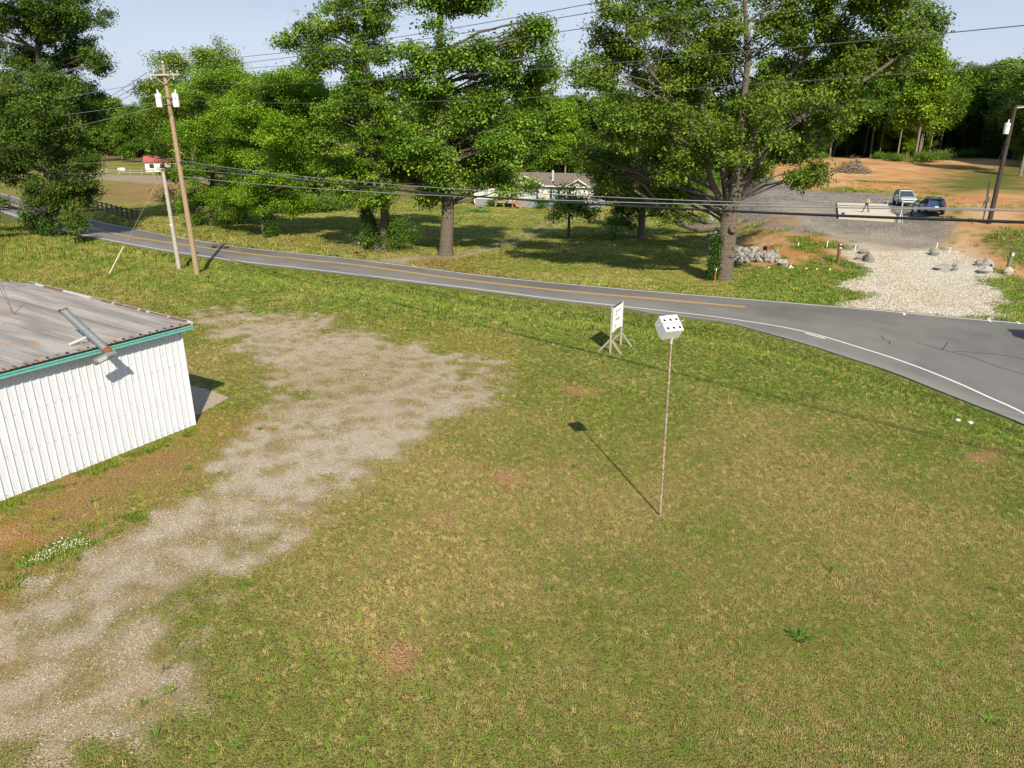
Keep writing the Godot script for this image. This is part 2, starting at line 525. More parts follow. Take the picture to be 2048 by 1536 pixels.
var s_col: Color
var s_tuft: Color
var s_gras: float
var s_tall: float
var s_id: int
func surf(x: float, f: float) -> void:          # what the ground is made of at a place
	var lo := n_lo.get_noise_2d(x, f)
	var mi := n_mid.get_noise_2d(x, f)
	var hi := n_hi.get_noise_2d(x, f)
	s_id = 0
	s_tall = 1.0
	s_gras = 1.0
	# the mown lawn: thatch under thin green
	var dry := clampf(0.5 + 1.3 * lo + 0.9 * mi + 0.4 * hi, 0, 1)
	s_col = mixc(Color(0.2, 0.18, 0.055), Color(0.33, 0.245, 0.1), dry)
	s_tuft = mixc(Color(0.195, 0.24, 0.046), Color(0.355, 0.285, 0.112), dry * 0.95)
	s_tall = 0.75 + 1.3 * maxf(0.0, mi + 0.3 * hi)
	var d_low := (along(low_line, x) - f) * 0.85
	var d_up := (f - along(up_line, x)) * 0.85
	if d_low > -0.05:
		var green := ss(15, 6, d_low + 5.0 * mi + 2.0 * lo) * 0.75
		s_col = mixc(s_col, Color(0.1, 0.125, 0.035), green)
		s_tuft = mixc(s_tuft, Color(0.175, 0.265, 0.036), green)
		s_tall += 1.1 * ss(7.0, 4.5, d_low + 2.0 * mi)
		var moss := w("moss", x, f, 3.0, 1.5) * 0.8
		s_col = mixc(s_col, Color(0.26, 0.24, 0.06), moss)
		s_tuft = mixc(s_tuft, Color(0.24, 0.25, 0.05), moss)
		s_gras -= 0.45 * moss
		var dirt := w("shed_dirt", x, f, 2.2, 1.2)
		if dirt > 0.0:
			var bare := clampf(dirt * (1.2 + 1.3 * mi + 0.9 * hi), 0, 1)
			s_col = mixc(s_col, mixc(Color(0.46, 0.225, 0.08), Color(0.36, 0.235, 0.105), 0.4 + 1.5 * lo + hi), bare)
			s_gras *= 1.0 - 0.93 * bare
			s_tuft = mixc(s_tuft, Color(0.27, 0.29, 0.035), dirt)
		var clay := 0.0
		for k in ["clay_a", "clay_b", "clay_c", "clay_d", "clay_e", "clay_f", "clay_g", "clay_h"]:
			clay = maxf(clay, w(k, x, f, 0.3, 0.7))
		if clay > 0.0:
			s_col = mixc(s_col, Color(0.46, 0.27, 0.14), clay * 0.85)
			s_gras *= 1.0 - 0.85 * clay
		var drive := w("drive", x, f, 1.1, 2.0)
		if drive > 0.0:
			# streaks that follow the wheels, bare stone between patches of thatch
			var rut := n_lo.get_noise_2d((x * 0.74 - f * 0.67) * 5.0, (x * 0.67 + f * 0.74) * 0.5 + 400.0)
			var fleck := n_mid.get_noise_2d((x * 0.74 - f * 0.67) * 3.2, (x * 0.67 + f * 0.74) * 1.6)
			var worn := clampf(ss(0.1, 0.7, drive) * (0.75 + 0.6 * rut + 0.45 * fleck + 1.1 * hi), 0, 1)
			var stone := mixc(Color(0.49, 0.405, 0.29), Color(0.55, 0.49, 0.395), 0.4 + 1.4 * lo + 0.6 * fleck)
			s_col = mixc(mixc(s_col, mixc(Color(0.36, 0.27, 0.15), Color(0.28, 0.23, 0.1), 0.5 + 2.0 * fleck), drive), stone, worn)
			s_gras *= 1.0 - clampf(drive * 0.55 + worn * 0.5, 0.0, 0.955)
			s_tuft = mixc(s_tuft, Color(0.32, 0.265, 0.11), drive * 0.65)
			s_tall *= 1.0 - 0.35 * drive
			if drive > 0.55: s_id = 1
		var slab := w("wild", x, f, 6.0, 3.0)         # unmown grass near the tree and the guy wire
		s_tall += 2.2 * slab
		s_tuft = mixc(s_tuft, mixc(Color(0.13, 0.2, 0.025), Color(0.3, 0.26, 0.07), 0.4 + 1.6 * mi), slab)
		s_tall *= lerpf(0.22, 1.0, ss(0.0, 3.2, d_low + 0.6 * hi))
	elif d_up > 0.2:
		var mown := mixc(Color(0.2, 0.205, 0.05), Color(0.34, 0.3, 0.1), 0.45 + 0.9 * lo + 0.5 * mi)
		s_col = mown
		s_tuft = mixc(Color(0.2, 0.24, 0.04), Color(0.38, 0.35, 0.11), 0.4 + 0.8 * lo + 0.5 * mi)
		s_tall = 0.8
		var verge := ss(4.5, 1.5, d_up + 1.5 * mi) * ss(20, 13, x)
		s_col = mixc(s_col, Color(0.25, 0.19, 0.09), verge * (0.6 + mi))
		s_tall += verge
		var brown := w("brown_verge", x, f, 2.0, 1.0)
		s_col = mixc(s_col, Color(0.2, 0.115, 0.055), brown)
		s_tuft = mixc(s_tuft, Color(0.28, 0.17, 0.07), brown)
		var right := ss(0, 3, x - (0.285 * f + 0.3))
		if right > 0.0:                             # the building plot: grass, clay, fill
			s_col = mixc(s_col, Color(0.13, 0.15, 0.04), right)
			s_tuft = mixc(s_tuft, mixc(Color(0.13, 0.24, 0.03), Color(0.22, 0.28, 0.05), 0.5 + mi), right)
			s_tall = lerpf(s_tall, 1.6, right)
			var raw := clampf(right * (ss(52, 60, f + 4.0 * mi) - 0.1) * (0.85 + 1.3 * mi + 1.0 * lo), 0, 1)
			raw = maxf(raw, right * ss(90, 100, f + 6.0 * mi) * ss(-0.5, -0.25, n_mid.get_noise_2d(x * 0.35 + 50.0, f * 0.6)))
			raw = maxf(raw, w("clay_strip", x, f, 2.0, 1.0))
			raw = maxf(raw, 0.9 * w("bed", x, f, 1.5, 1.2))
			raw *= 1.0 - 0.95 * w("green_a", x, f, 3.0, 2.0)
			raw *= 1.0 - 0.95 * w("green_b", x, f, 5.0, 3.0)
			raw = maxf(raw, w("clay_bank", x, f, 2.5, 1.2))
			raw *= 1.0 - 0.85 * w("bank_green", x, f, 1.5, 1.5)
			raw = maxf(raw, w("clay_strip", x, f, 1.2, 0.8))
			raw *= 1.0 - 0.8 * w("green_c", x, f, 2.0, 1.5)
			var clay_c := mixc(Color(0.6, 0.32, 0.14), Color(0.68, 0.45, 0.25), 0.5 + 1.4 * lo + 0.5 * hi)
			clay_c = mixc(clay_c, Color(0.52, 0.235, 0.1), clampf(0.2 + 1.8 * mi, 0, 1) * 0.7)
			s_col = mixc(s_col, clay_c, raw)
			s_gras *= 1.0 - 0.97 * clampf(raw * 1.3, 0, 1)
			if raw > 0.6: s_id = 4
			var lot := w("lot", x, f, 0.9, 0.7)
			var isl := w("lot_island", x, f, 0.8, 0.6)
			var entry := w("entry", x, f, 1.2, 1.1)
			if entry > 0.0:
				s_col = mixc(s_col, mixc(Color(0.58, 0.54, 0.46), Color(0.52, 0.43, 0.3), 0.25 + 1.5 * mi + lo), entry)
				s_gras *= 1.0 - clampf(entry * 1.25, 0, 1)
				if entry > 0.5: s_id = 2
			if lot > 0.0:
				var stone2 := mixc(Color(0.225, 0.205, 0.185), Color(0.3, 0.275, 0.245), 0.5 + 1.3 * mi + lo)
				stone2 = mixc(stone2, Color(0.5, 0.45, 0.36), w("lot_pale", x, f, 2.0, 1.5) * 0.85)
				stone2 = mixc(stone2, Color(0.45, 0.28, 0.14), isl)
				s_col = mixc(s_col, stone2, lot)
				s_gras *= 1.0 - lot
				if lot > 0.5 and isl < 0.5: s_id = 3
		else:
			var track := maxf(w("track_l", x, f, 0.45, 0.3), w("track_r", x, f, 0.45, 0.3))
			track = maxf(track, w("apron", x, f, 1.2, 0.6))
			if track > 0.0:
				s_col = mixc(s_col, mixc(Color(0.54, 0.46, 0.35), Color(0.42, 0.35, 0.24), 0.5 + mi), track)
				s_gras *= 1.0 - track
				if track > 0.5: s_id = 5
		if x < -25.0:
			var soil := w("left_dirt", x, f, 4.0, 3.0)
			s_col = mixc(s_col, mixc(Color(0.42, 0.25, 0.14), Color(0.3, 0.2, 0.1), 0.4 + 1.5 * mi), soil * 0.8)
			s_gras *= 1.0 - soil
			var lot2 := w("left_lot", x, f, 2.0, 1.0)
			s_col = mixc(s_col, Color(0.42, 0.36, 0.27), lot2)
			s_gras *= 1.0 - lot2
			if lot2 > 0.5: s_id = 6
		var field := w("field", x, f, 4.0, 3.0)
		s_col = mixc(s_col, mixc(Color(0.26, 0.22, 0.09), Color(0.16, 0.17, 0.06), 0.5 + mi), field)
		s_tuft = mixc(s_tuft, mixc(Color(0.34, 0.28, 0.12), Color(0.14, 0.18, 0.04), 0.4 + 1.4 * mi), field)
		s_tall += 6.0 * field
	else:
		s_gras = 0.0
	if f > 125.0:
		s_col = mixc(s_col, Color(0.2, 0.16, 0.075), ss(125, 150, f) * (1.0 if x < 0.285 * f else ss(175, 190, f)) * (ss(240, 270, f) if x < -0.38 * f else 1.0))

func ground_masks() -> void:
	mask("drive", [-60, 1290, 110, 1150, 250, 1075, 330, 1010, 480, 900, 560, 830, 560, 770, 530, 725, 480, 690, 420, 650, 385, 632, 430, 618, 520, 622, 620, 640, 720, 665, 800, 690, 900, 715, 980, 740, 985, 780, 930, 820, 830, 880, 760, 920, 690, 960, 600, 1040, 470, 1180, 395, 1290, 325, 1400, 250, 1490, 180, 1580, -60, 1640])
	mask("moss", [560, 635, 640, 625, 760, 640, 880, 655, 990, 690, 1020, 725, 940, 735, 800, 705, 700, 680, 600, 655])
	mask("shed_dirt", [-60, 1040, 60, 980, 390, 855, 540, 850, 500, 900, 330, 1010, 100, 1150, -60, 1240])
	mask("clay_a", [392, 1245, 425, 1235, 420, 1265, 395, 1280])
	mask("clay_b", [890, 925, 930, 920, 940, 940, 900, 942])
	mask("clay_c", [1000, 945, 1030, 945, 1035, 958, 1005, 962])
	mask("clay_d", [865, 1030, 900, 1020, 915, 1030, 880, 1042])
	mask("clay_e", [1935, 905, 1990, 905, 2005, 920, 1950, 922])
	mask("clay_f", [1130, 772, 1190, 778, 1185, 790, 1140, 785])
	mask("clay_g", [790, 1300, 812, 1300, 808, 1330, 792, 1330])
	mask("clay_h", [0, 1065, 60, 1055, 40, 1085, 0, 1095])
	mask("wild", [-400, 430, 0, 430, 120, 480, 330, 520, 360, 560, 200, 575, 60, 572, -400, 640])
	mask("brown_verge", [800, 530, 850, 515, 910, 515, 960, 540, 1010, 552, 960, 556, 850, 540])
	mask("entry", [1600, 612, 1690, 607, 1735, 600, 1712, 585, 1672, 577, 1690, 565, 1722, 553, 1715, 530, 1695, 512, 1685, 494, 1690, 470, 1800, 472, 1870, 492, 1925, 495, 1965, 530, 1990, 545, 1985, 565, 2000, 590, 2010, 620, 1975, 646, 1800, 630])
	mask("lot", [1462, 372, 1600, 378, 1700, 384, 1770, 387, 1840, 402, 1880, 430, 1905, 455, 1912, 475, 1885, 490, 1845, 499, 1790, 492, 1720, 482, 1640, 470, 1560, 462, 1480, 447, 1455, 430])
	mask("lot_island", [1525, 432, 1570, 437, 1590, 425, 1600, 432, 1590, 445, 1600, 452, 1560, 448])
	mask("lot_pale", [1570, 405, 1640, 410, 1660, 425, 1600, 432, 1640, 455, 1700, 468, 1800, 474, 1840, 480, 1750, 480, 1640, 468, 1590, 440])
	mask("clay_strip", [1895, 452, 1940, 462, 1965, 485, 2000, 508, 2060, 532, 2120, 560, 2120, 610, 2050, 566, 2000, 545, 1960, 524, 1925, 503, 1905, 485])
	mask("bed", [1470, 470, 1520, 495, 1580, 500, 1640, 505, 1650, 520, 1600, 535, 1560, 530, 1530, 505, 1460, 490])
	mask("green_a", [1650, 378, 1700, 377, 1790, 388, 1860, 396, 1830, 402, 1750, 393, 1680, 386])
	mask("green_b", [1850, 365, 1900, 345, 2000, 330, 2100, 330, 2100, 388, 1960, 385, 1880, 388])
	mask("green_c", [1470, 362, 1540, 366, 1600, 370, 1560, 374, 1480, 370])
	mask("clay_bank", [1840, 398, 1900, 392, 1960, 386, 2075, 388, 2075, 452, 1985, 450, 1935, 462, 1905, 455, 1880, 430])
	mask("bank_green", [1955, 470, 1990, 462, 2070, 462, 2070, 530, 2010, 508, 1975, 490])
	mask("apron", [715, 523, 760, 516, 830, 512, 880, 516, 830, 524, 800, 532])
	mask("track_l", [830, 518, 900, 508, 980, 490, 1060, 458, 1120, 432, 1128, 433, 1070, 460, 985, 493, 905, 511, 832, 521])
	mask("track_r", [880, 517, 930, 508, 1000, 493, 1090, 460, 1150, 435, 1160, 436, 1100, 462, 1010, 496, 935, 512, 882, 521])
	mask("left_dirt", [190, 385, 260, 362, 420, 368, 460, 385, 400, 405, 300, 412, 240, 400])
	mask("left_lot", [180, 349, 300, 350, 430, 356, 430, 368, 300, 366, 180, 358])
	mask("field", [640, 412, 760, 398, 940, 386, 945, 376, 640, 385])

func raster() -> void:
	var count := RN.x * RN.y
	r_col.resize(count); r_gras.resize(count); r_tuft.resize(count); r_id.resize(count); r_tall.resize(count)
	for j in RN.y:
		for i in RN.x:
			surf(R0.x + (i + 0.5) * RS, R0.y + (j + 0.5) * RS)
			var k := j * RN.x + i
			r_col[k] = s_col; r_gras[k] = s_gras; r_tuft[k] = s_tuft; r_id[k] = s_id; r_tall[k] = s_tall
func cell(x: float, f: float) -> int:
	var i := int((x - R0.x) / RS)
	var j := int((f - R0.y) / RS)
	return -1 if i < 0 or j < 0 or i >= RN.x or j >= RN.y else j * RN.x + i
func steps(from: float, to: float, near0: float, near1: float, fine: float, grow: float, gentle: float) -> PackedFloat32Array:
	var out := PackedFloat32Array()
	var x := near0
	var d := fine
	var left := []
	while x > from:
		left.append(x)
		d *= grow if x < -75.0 or x > -20.0 else gentle
		x -= d
	left.append(from)
	left.reverse()
	out.append_array(PackedFloat32Array(left))
	x = near0 + fine
	while x < near1:
		out.append(x)
		x += fine
	d = fine
	while x < to:
		out.append(x)
		d *= grow if absf(x) > 128.0 else gentle
		x += d
	out.append(to)
	return out
func build_ground() -> void:
	var xs := steps(-900, 900, -30, 44, 0.27, 1.08, 1.03)
	var fs := steps(-60, 900, 7, 62, 0.27, 1.06, 1.009)
	var nx := xs.size()
	var nf := fs.size()
	var pos := PackedVector3Array()
	var col := PackedColorArray()
	var ids := PackedByteArray()
	pos.resize(nx * nf); col.resize(nx * nf); ids.resize(nx * nf)
	for j in nf:
		for i in nx:
			var k := j * nx + i
			pos[k] = on_ground(xs[i], fs[j])
			var q := cell(xs[i], fs[j])
			if q >= 0 and fs[j] < 129.0:
				col[k] = r_col[q]
				ids[k] = r_id[q]
			else:
				surf(xs[i], maxf(fs[j], 5.0))
				col[k] = s_col
				ids[k] = s_id
	var nor := PackedVector3Array()
	nor.resize(nx * nf)
	for j in nf:
		for i in nx:
			var a := pos[j * nx + maxi(i - 1, 0)]
			var b := pos[j * nx + mini(i + 1, nx - 1)]
			var c := pos[maxi(j - 1, 0) * nx + i]
			var d := pos[mini(j + 1, nf - 1) * nx + i]
			nor[j * nx + i] = (b - a).cross(d - c).normalized()
			if nor[j * nx + i].y < 0.0: nor[j * nx + i] *= -1.0
	var kinds := ["ground", "gravel_drive", "gravel_entrance", "gravel_lot", "bare_clay", "house_track", "gravel_yard"]
	var mats := [M.ground, M.gravel, M.gravel, M.gravel, M.ground, M.gravel, M.gravel]
	for kind in kinds.size():
		var index := PackedInt32Array()
		for j in nf - 1:
			for i in nx - 1:
				var a := j * nx + i
				if ids[a] != kind: continue
				index.append_array([a, a + nx, a + 1, a + 1, a + nx, a + nx + 1])
		if index.is_empty(): continue
		var remap := {}
		var v := PackedVector3Array()
		var n := PackedVector3Array()
		var cc := PackedColorArray()
		for q in index.size():
			var o := index[q]
			if not remap.has(o):
				remap[o] = v.size()
				v.append(pos[o]); n.append(nor[o]); cc.append(col[o])
			index[q] = remap[o]
		var arr := []
		arr.resize(Mesh.ARRAY_MAX)
		arr[Mesh.ARRAY_VERTEX] = v
		arr[Mesh.ARRAY_NORMAL] = n
		arr[Mesh.ARRAY_COLOR] = cc
		arr[Mesh.ARRAY_INDEX] = index
		var am := ArrayMesh.new()
		am.add_surface_from_arrays(Mesh.PRIMITIVE_TRIANGLES, arr)
		structure(part_mesh(kinds[kind], am, mats[kind], self))

# ---------------------------------------------------------------- the road
func smooth_line(px: Array) -> PackedVector2Array:
	var key := PackedVector2Array()
	for i in px.size() / 2:
		key.append(flat(px[2 * i], px[2 * i + 1]))
	var out := PackedVector2Array()
	for i in key.size() - 1:
		var a := key[maxi(i - 1, 0)]
		var d := key[mini(i + 2, key.size() - 1)]
		for k in 8:
			out.append(key[i].cubic_interpolate(key[i + 1], a, d, k / 8.0))
	out.append(key[-1])
	return out
func road_y(x: float, f: float, lift: float) -> float:
	return 0.07 + lift + (ground_y(x, f) if f > 120.0 else 0.0)
func strip(line: PackedVector2Array, half: float, shift: float, lift: float, from := 0, to := -1) -> Mesher:
	var s := Mesher.new()
	var last := line.size() - 1 if to < 0 else to
	var pa := Vector3()
	var pb := Vector3()
	for i in range(from, last + 1):
		var d := (line[mini(i + 1, line.size() - 1)] - line[maxi(i - 1, 0)]).normalized()
		var m := Vector2(-d.y, d.x)
		var a := line[i] + m * (shift + half)
		var b := line[i] + m * (shift - half)
		var va := V(a.x, road_y(a.x, a.y, lift), a.y)
		var vb := V(b.x, road_y(b.x, b.y, lift), b.y)
		if i > from:
			s.tri(pa, pb, vb, Vector3.UP, Vector3.UP, Vector3.UP)
			s.tri(pa, vb, va, Vector3.UP, Vector3.UP, Vector3.UP)
		pa = va
		pb = vb
	return s
func build_road() -> void:
	var upper := smooth_line([-260, 352, -120, 366, 0, 388, 60, 405, 120, 422, 204, 446, 258, 456.5, 323, 470, 398, 483, 480, 496, 600, 508.5, 720, 521.5, 960, 552.6, 1100, 567, 1300, 585, 1500, 601.3, 1760, 623.5, 1900, 637, 2048, 649.8, 2300, 672, 2700, 705])
	var lower := smooth_line([-330, 375, -130, 393, 0, 422, 58, 444, 120, 460, 199, 477, 258, 488.6, 340, 503, 480, 523.5, 600, 537, 720, 551, 960, 580.5, 1100, 598.5, 1300, 620.6, 1457, 639.5, 1600, 663.6, 1732, 701.7, 1821, 731.5, 1910, 767, 1976, 797, 2048, 830.5, 2200, 920, 2400, 1060])
	# pavement: a sheet between a line 0.3 m beyond the far edge line and the near pavement edge
	var far_edge := PackedVector2Array()
	for i in upper.size():
		var d := (upper[mini(i + 1, upper.size() - 1)] - upper[maxi(i - 1, 0)]).normalized()
		far_edge.append(upper[i] + Vector2(-d.y, d.x) * 0.28)
	var near_edge := PackedVector2Array()
	var mouth := smooth_line([1300, 628, 1400, 640, 1460, 648.5, 1600, 687, 1688, 715, 1777, 744, 1865, 779, 1954, 814.5, 2048, 852, 2200, 930, 2400, 1075])
	for i in lower.size():
		var d := (lower[mini(i + 1, lower.size() - 1)] - lower[maxi(i - 1, 0)]).normalized()
		if lower[i].x < mouth[0].x - 0.5:
			near_edge.append(lower[i] - Vector2(-d.y, d.x) * (0.42 + 0.08 * n_hi.get_noise_2d(i * 3.0, 0.0)))
	near_edge.append_array(mouth)
	var s := Mesher.new()
	s.use_c = true
	var rows := 260
	var wide := 14
	var grid := []
	var tone := []
	for r in rows + 1:
		var row := []
		var trow := []
		var t := float(r) / rows
		var a := road_side(far_edge, t)
		var b := road_side(near_edge, t)
		for q in wide + 1:
			var p := a.lerp(b, float(q) / wide)
			row.append(V(p.x, road_y(p.x, p.y, 0.0), p.y))
			var u := float(q) / wide
			var old := n_lo.get_noise_2d(p.x * 1.2, p.y * 1.2) * 0.04 + n_mid.get_noise_2d(p.x * 2.0, p.y * 2.0) * 0.03
			old += 0.022 * n_mid.get_noise_2d(q * 6.0, r * 0.5)
			var k := 0.15 + old + 0.035 * ss(0.35, 0.75, u)         # the near lane is the older, paler surface
			if q == wide: k = 0.24
			trow.append(Color(k * 1.06, k, k * 0.93))
		grid.append(row)
		tone.append(trow)
	var arr := []
	arr.resize(Mesh.ARRAY_MAX)
	var vv := PackedVector3Array()
	var vn := PackedVector3Array()
	var vc := PackedColorArray()
	var ix := PackedInt32Array()
	for r in rows + 1:
		for q in wide + 1:
			vv.append(grid[r][q]); vn.append(Vector3.UP); vc.append(tone[r][q])
	for r in rows:
		for q in wide:
			var a0 := r * (wide + 1) + q
			ix.append_array([a0, a0 + wide + 2, a0 + 1, a0, a0 + wide + 1, a0 + wide + 2])
		for q in [0, wide]:                          # the broken pavement edge
			s.tint = Color(0.15, 0.14, 0.125)
			var e := [grid[r][q], grid[r + 1][q], grid[r + 1][q] + Vector3.DOWN * 0.5, grid[r][q] + Vector3.DOWN * 0.5]
			s.face(e, Vector3(0, 0, 1 if q else -1))
	for q in s.v.size():
		ix.append(vv.size())
		vv.append(s.v[q]); vn.append(s.n[q]); vc.append(s.c[q])
	arr[Mesh.ARRAY_VERTEX] = vv
	arr[Mesh.ARRAY_NORMAL] = vn
	arr[Mesh.ARRAY_COLOR] = vc
	arr[Mesh.ARRAY_INDEX] = ix
	var road_mesh := ArrayMesh.new()
	road_mesh.add_surface_from_arrays(Mesh.PRIMITIVE_TRIANGLES, arr)
	structure(part_mesh("road", road_mesh, M.road, self))
	var marks: Array = [
		["white_edge_line", strip(upper, 0.06, 0.0, 0.004), M.white_line],
		["white_edge_line", strip(lower, 0.065, 0.0, 0.004), M.white_line]]
	var yellow := smooth_line([-150, 378, 0, 404, 90, 432, 169, 454, 258, 474, 351, 488, 480, 506.5, 600, 520, 720, 532.5, 900, 557.5, 1100, 580.8, 1300, 599, 1400, 608, 1490, 616])
	marks.append(["yellow_centre_line", strip(yellow, 0.06, 0.11, 0.004), M.yellow_line])
	marks.append(["yellow_centre_line", strip(yellow, 0.06, -0.11, 0.004), M.yellow_line])
	for m in marks:
		structure(part(m[0], m[1], m[2], self))
	# survey dashes sprayed beside the far edge line, and a repair of the near one
	for d in [[1976, 640, 1981, 646, 1], [2034, 645.5, 2040, 650.5, 1], [1807, 628, 1809, 633, 1], [1995, 646.5, 2014, 648.3, 2], [1610, 669, 1650, 680, 1]]:
		var a2 := flat(d[0], d[1])
		var b2 := flat(d[2], d[3])
		structure(part("survey_mark", strip(PackedVector2Array([a2, b2]), 0.07, 0.0, 0.008), M.white_line if d[4] == 1 else M.blue_line, self))
	for c in [[1762, 674, 1768, 682, 1778, 685, 1779, 691], [1894, 688, 1888, 697, 1882, 702], [1830, 687, 1870, 698, 1905, 708, 1940, 716, 2000, 738, 2048, 752], [1905, 705, 1950, 708, 2010, 714, 2048, 722]]:
		structure(part("road_crack", strip(smooth_line(c), 0.022, 0.0, 0.006), M.crack, self))
func road_side(line: PackedVector2Array, t: float) -> Vector2:      # by x along the straight stretch, then by length through the mouth of the junction
	var turn := 0.75
	if t < turn:
		var x := lerpf(-130.0, 3.0, t / turn)
		return Vector2(x, along(line, x))
	var i := 0
	while line[i].x < 3.0: i += 1
	var rest := PackedVector2Array([Vector2(3.0, along(line, 3.0))])
	rest.append_array(line.slice(i))
	var whole := 0.0
	for k in rest.size() - 1: whole += rest[k].distance_to(rest[k + 1])
	var want := whole * (t - turn) / (1.0 - turn)
	for k in rest.size() - 1:
		var d := rest[k].distance_to(rest[k + 1])
		if want <= d: return rest[k].lerp(rest[k + 1], want / maxf(d, 1e-6))
		want -= d
	return rest[-1]

# ---------------------------------------------------------------- grass, stones, weeds
func tuft_mesh(blades: int, h: float, spread: float, wide: float, seed_: int) -> ArrayMesh:
	var g := RandomNumberGenerator.new()
	g.seed = seed_
	var s := Mesher.new()
	for i in blades:
		var a := g.randf() * TAU
		var r := sqrt(g.randf()) * spread
		var p := Vector3(cos(a) * r, -0.006, sin(a) * r)
		var lean := Vector3(g.randf_range(-1, 1), 0, g.randf_range(-1, 1)) * h * 0.75
		var tip := p + lean + Vector3(0, h * g.randf_range(0.5, 1.0), 0)
		var side := lean.cross(Vector3.UP).normalized() * wide * 0.5
		var m := (tip - p).cross(side).normalized()
		if m.y < 0.0: m = -m
		m = (m + Vector3.UP * 0.8).normalized()
		var mid := p.lerp(tip, 0.55) + Vector3(0, h * 0.12, 0)
		s.tri(p - side, p + side, mid + side * 0.8, m, m, m)
		s.tri(p - side, mid + side * 0.8, mid - side * 0.8, m, m, m)
		s.tri(mid - side * 0.8, mid + side * 0.8, tip, m, m, m)
	return s.mesh()
func grow_grass() -> void:
	var meshes := [tuft_mesh(11, 0.055, 0.075, 0.011, 61), tuft_mesh(11, 0.065, 0.085, 0.012, 62), tuft_mesh(16, 0.11, 0.2, 0.022, 63)]
	var bufs := [PackedFloat32Array(), PackedFloat32Array(), PackedFloat32Array()]
	# bands by distance: [F from, to, tufts per square metre, mesh, size]
	for band in [[8.5, 16.0, 300.0, 0, 0.8], [16.0, 26.0, 230.0, 1, 0.95], [26.0, 38.0, 130.0, 1, 1.25], [38.0, 62.0, 42.0, 2, 1.0], [62.0, 125.0, 11.0, 2, 1.5]]:
		var f0: float = band[0]
		var f1: float = band[1]
		var half0 := f0 * 0.8 + 2.0
		var half1 := f1 * 0.8 + 2.0
		var count := int((half0 + half1) * (f1 - f0) * band[2])
		for i in count:
			var f := rng.randf_range(f0, f1)
			var x := rng.randf_range(-1, 1) * half1
			if absf(x) > f * 0.8 + 2.0: continue
			var q := cell(x, f)
			if q < 0 or rng.randf() > r_gras[q]: continue
			var k: int = band[3]
			if k < 2: k = i % 2
			var c := r_tuft[q]
			var j := clampf(0.48 + 0.95 * n_fine.get_noise_2d(x, f) + rng.randf_range(-0.3, 0.3), 0, 1)
			if j < 0.26: c = c.lerp(Color(0.46, 0.36, 0.14), rng.randf_range(0.3, 0.9))
			elif j > 0.62: c = c.lerp(Color(0.15, 0.26, 0.03), rng.randf_range(0.3, 0.9))
			c = c * rng.randf_range(0.68, 1.25)
			var sc: float = band[4] * rng.randf_range(0.7, 1.25)
			var tall: float = sc * minf(r_tall[q], 7.0) * rng.randf_range(0.7, 1.2)
			push(bufs[k], Basis(Vector3.UP, rng.randf() * TAU).scaled(Vector3(sc, tall, sc)), on_ground(x, f), c)
	var labels := ["lawn_grass", "lawn_grass", "lawn_grass"]
	for k in 3:
		var o := copies(labels[k], meshes[k], M.grass, bufs[k], self)
		tag(o, ["short mown grass of the near lawn", "dry and green blades mixed in the near lawn", "coarser grass by the road and on the lots beyond"][k], "grass")
func stone_mesh(seed_: int) -> ArrayMesh:
	var s := Mesher.new()
	s.blob(Vector3.ZERO, Vector3(1, 0.7, 0.85), seed_, 0.28)
	return s.mesh()
func spread_gravel() -> void:
	var near := PackedFloat32Array()
	var pale := PackedFloat32Array()
	var grey := PackedFloat32Array()
	var sm := stone_mesh(71)
	for i in 220000:
		var f := 9.0 + 40.0 * pow(rng.randf(), 1.3)
		var x := rng.randf_range(-30, 4)
		var q := cell(x, f)
		if q < 0 or r_id[q] != 1 or rng.randf() < r_gras[q] * 1.2: continue
		var v := rng.randf_range(0.55, 1.2)
		var c := Color(0.45, 0.385, 0.295) * v if rng.randf() < 0.75 else Color(0.35, 0.25, 0.15) * v
		var s := rng.randf_range(0.006, 0.016) * (1.0 + f * 0.012)
		if rng.randf() < 0.006: s *= 1.8
		push(near, Basis(Vector3(rng.randf(), 1, rng.randf()).normalized(), rng.randf() * TAU).scaled(Vector3(s, s * 0.7, s)), on_ground(x, f, s * 0.15), c)
	for i in 70000:
		var f := rng.randf_range(38, 62)
		var x := rng.randf_range(16, 42)
		var q := cell(x, f)
		if q < 0 or r_id[q] != 2: continue
		var c := Color(0.62, 0.585, 0.52) * rng.randf_range(0.6, 1.25)
		var s := rng.randf_range(0.014, 0.035)
		push(pale, Basis(Vector3(rng.randf(), 1, rng.randf()).normalized(), rng.randf() * TAU).scaled(Vector3(s, s, s)), on_ground(x, f, s * 0.2), c)
	for i in 60000:
		var f := rng.randf_range(56, 112)
		var x := rng.randf_range(18, 60)
		var q := cell(x, f)
		if q < 0 or r_id[q] != 3: continue
		var c := Color(0.28, 0.255, 0.23) * rng.randf_range(0.6, 1.5)
		var s := rng.randf_range(0.02, 0.045)
		push(grey, Basis(Vector3(rng.randf(), 1, rng.randf()).normalized(), rng.randf() * TAU).scaled(Vector3(s, s, s)), on_ground(x, f, s * 0.15), c)
	tag(copies("gravel", sm, M.stone, near, self), "small loose stones on the worn gravel drive beside the white shed", "gravel")
	tag(copies("gravel", sm, M.stone, pale, self), "white crushed stone of the lot entrance across the road", "gravel")
	tag(copies("gravel", sm, M.stone, grey, self), "grey crushed stone of the lot round the concrete slab", "gravel")
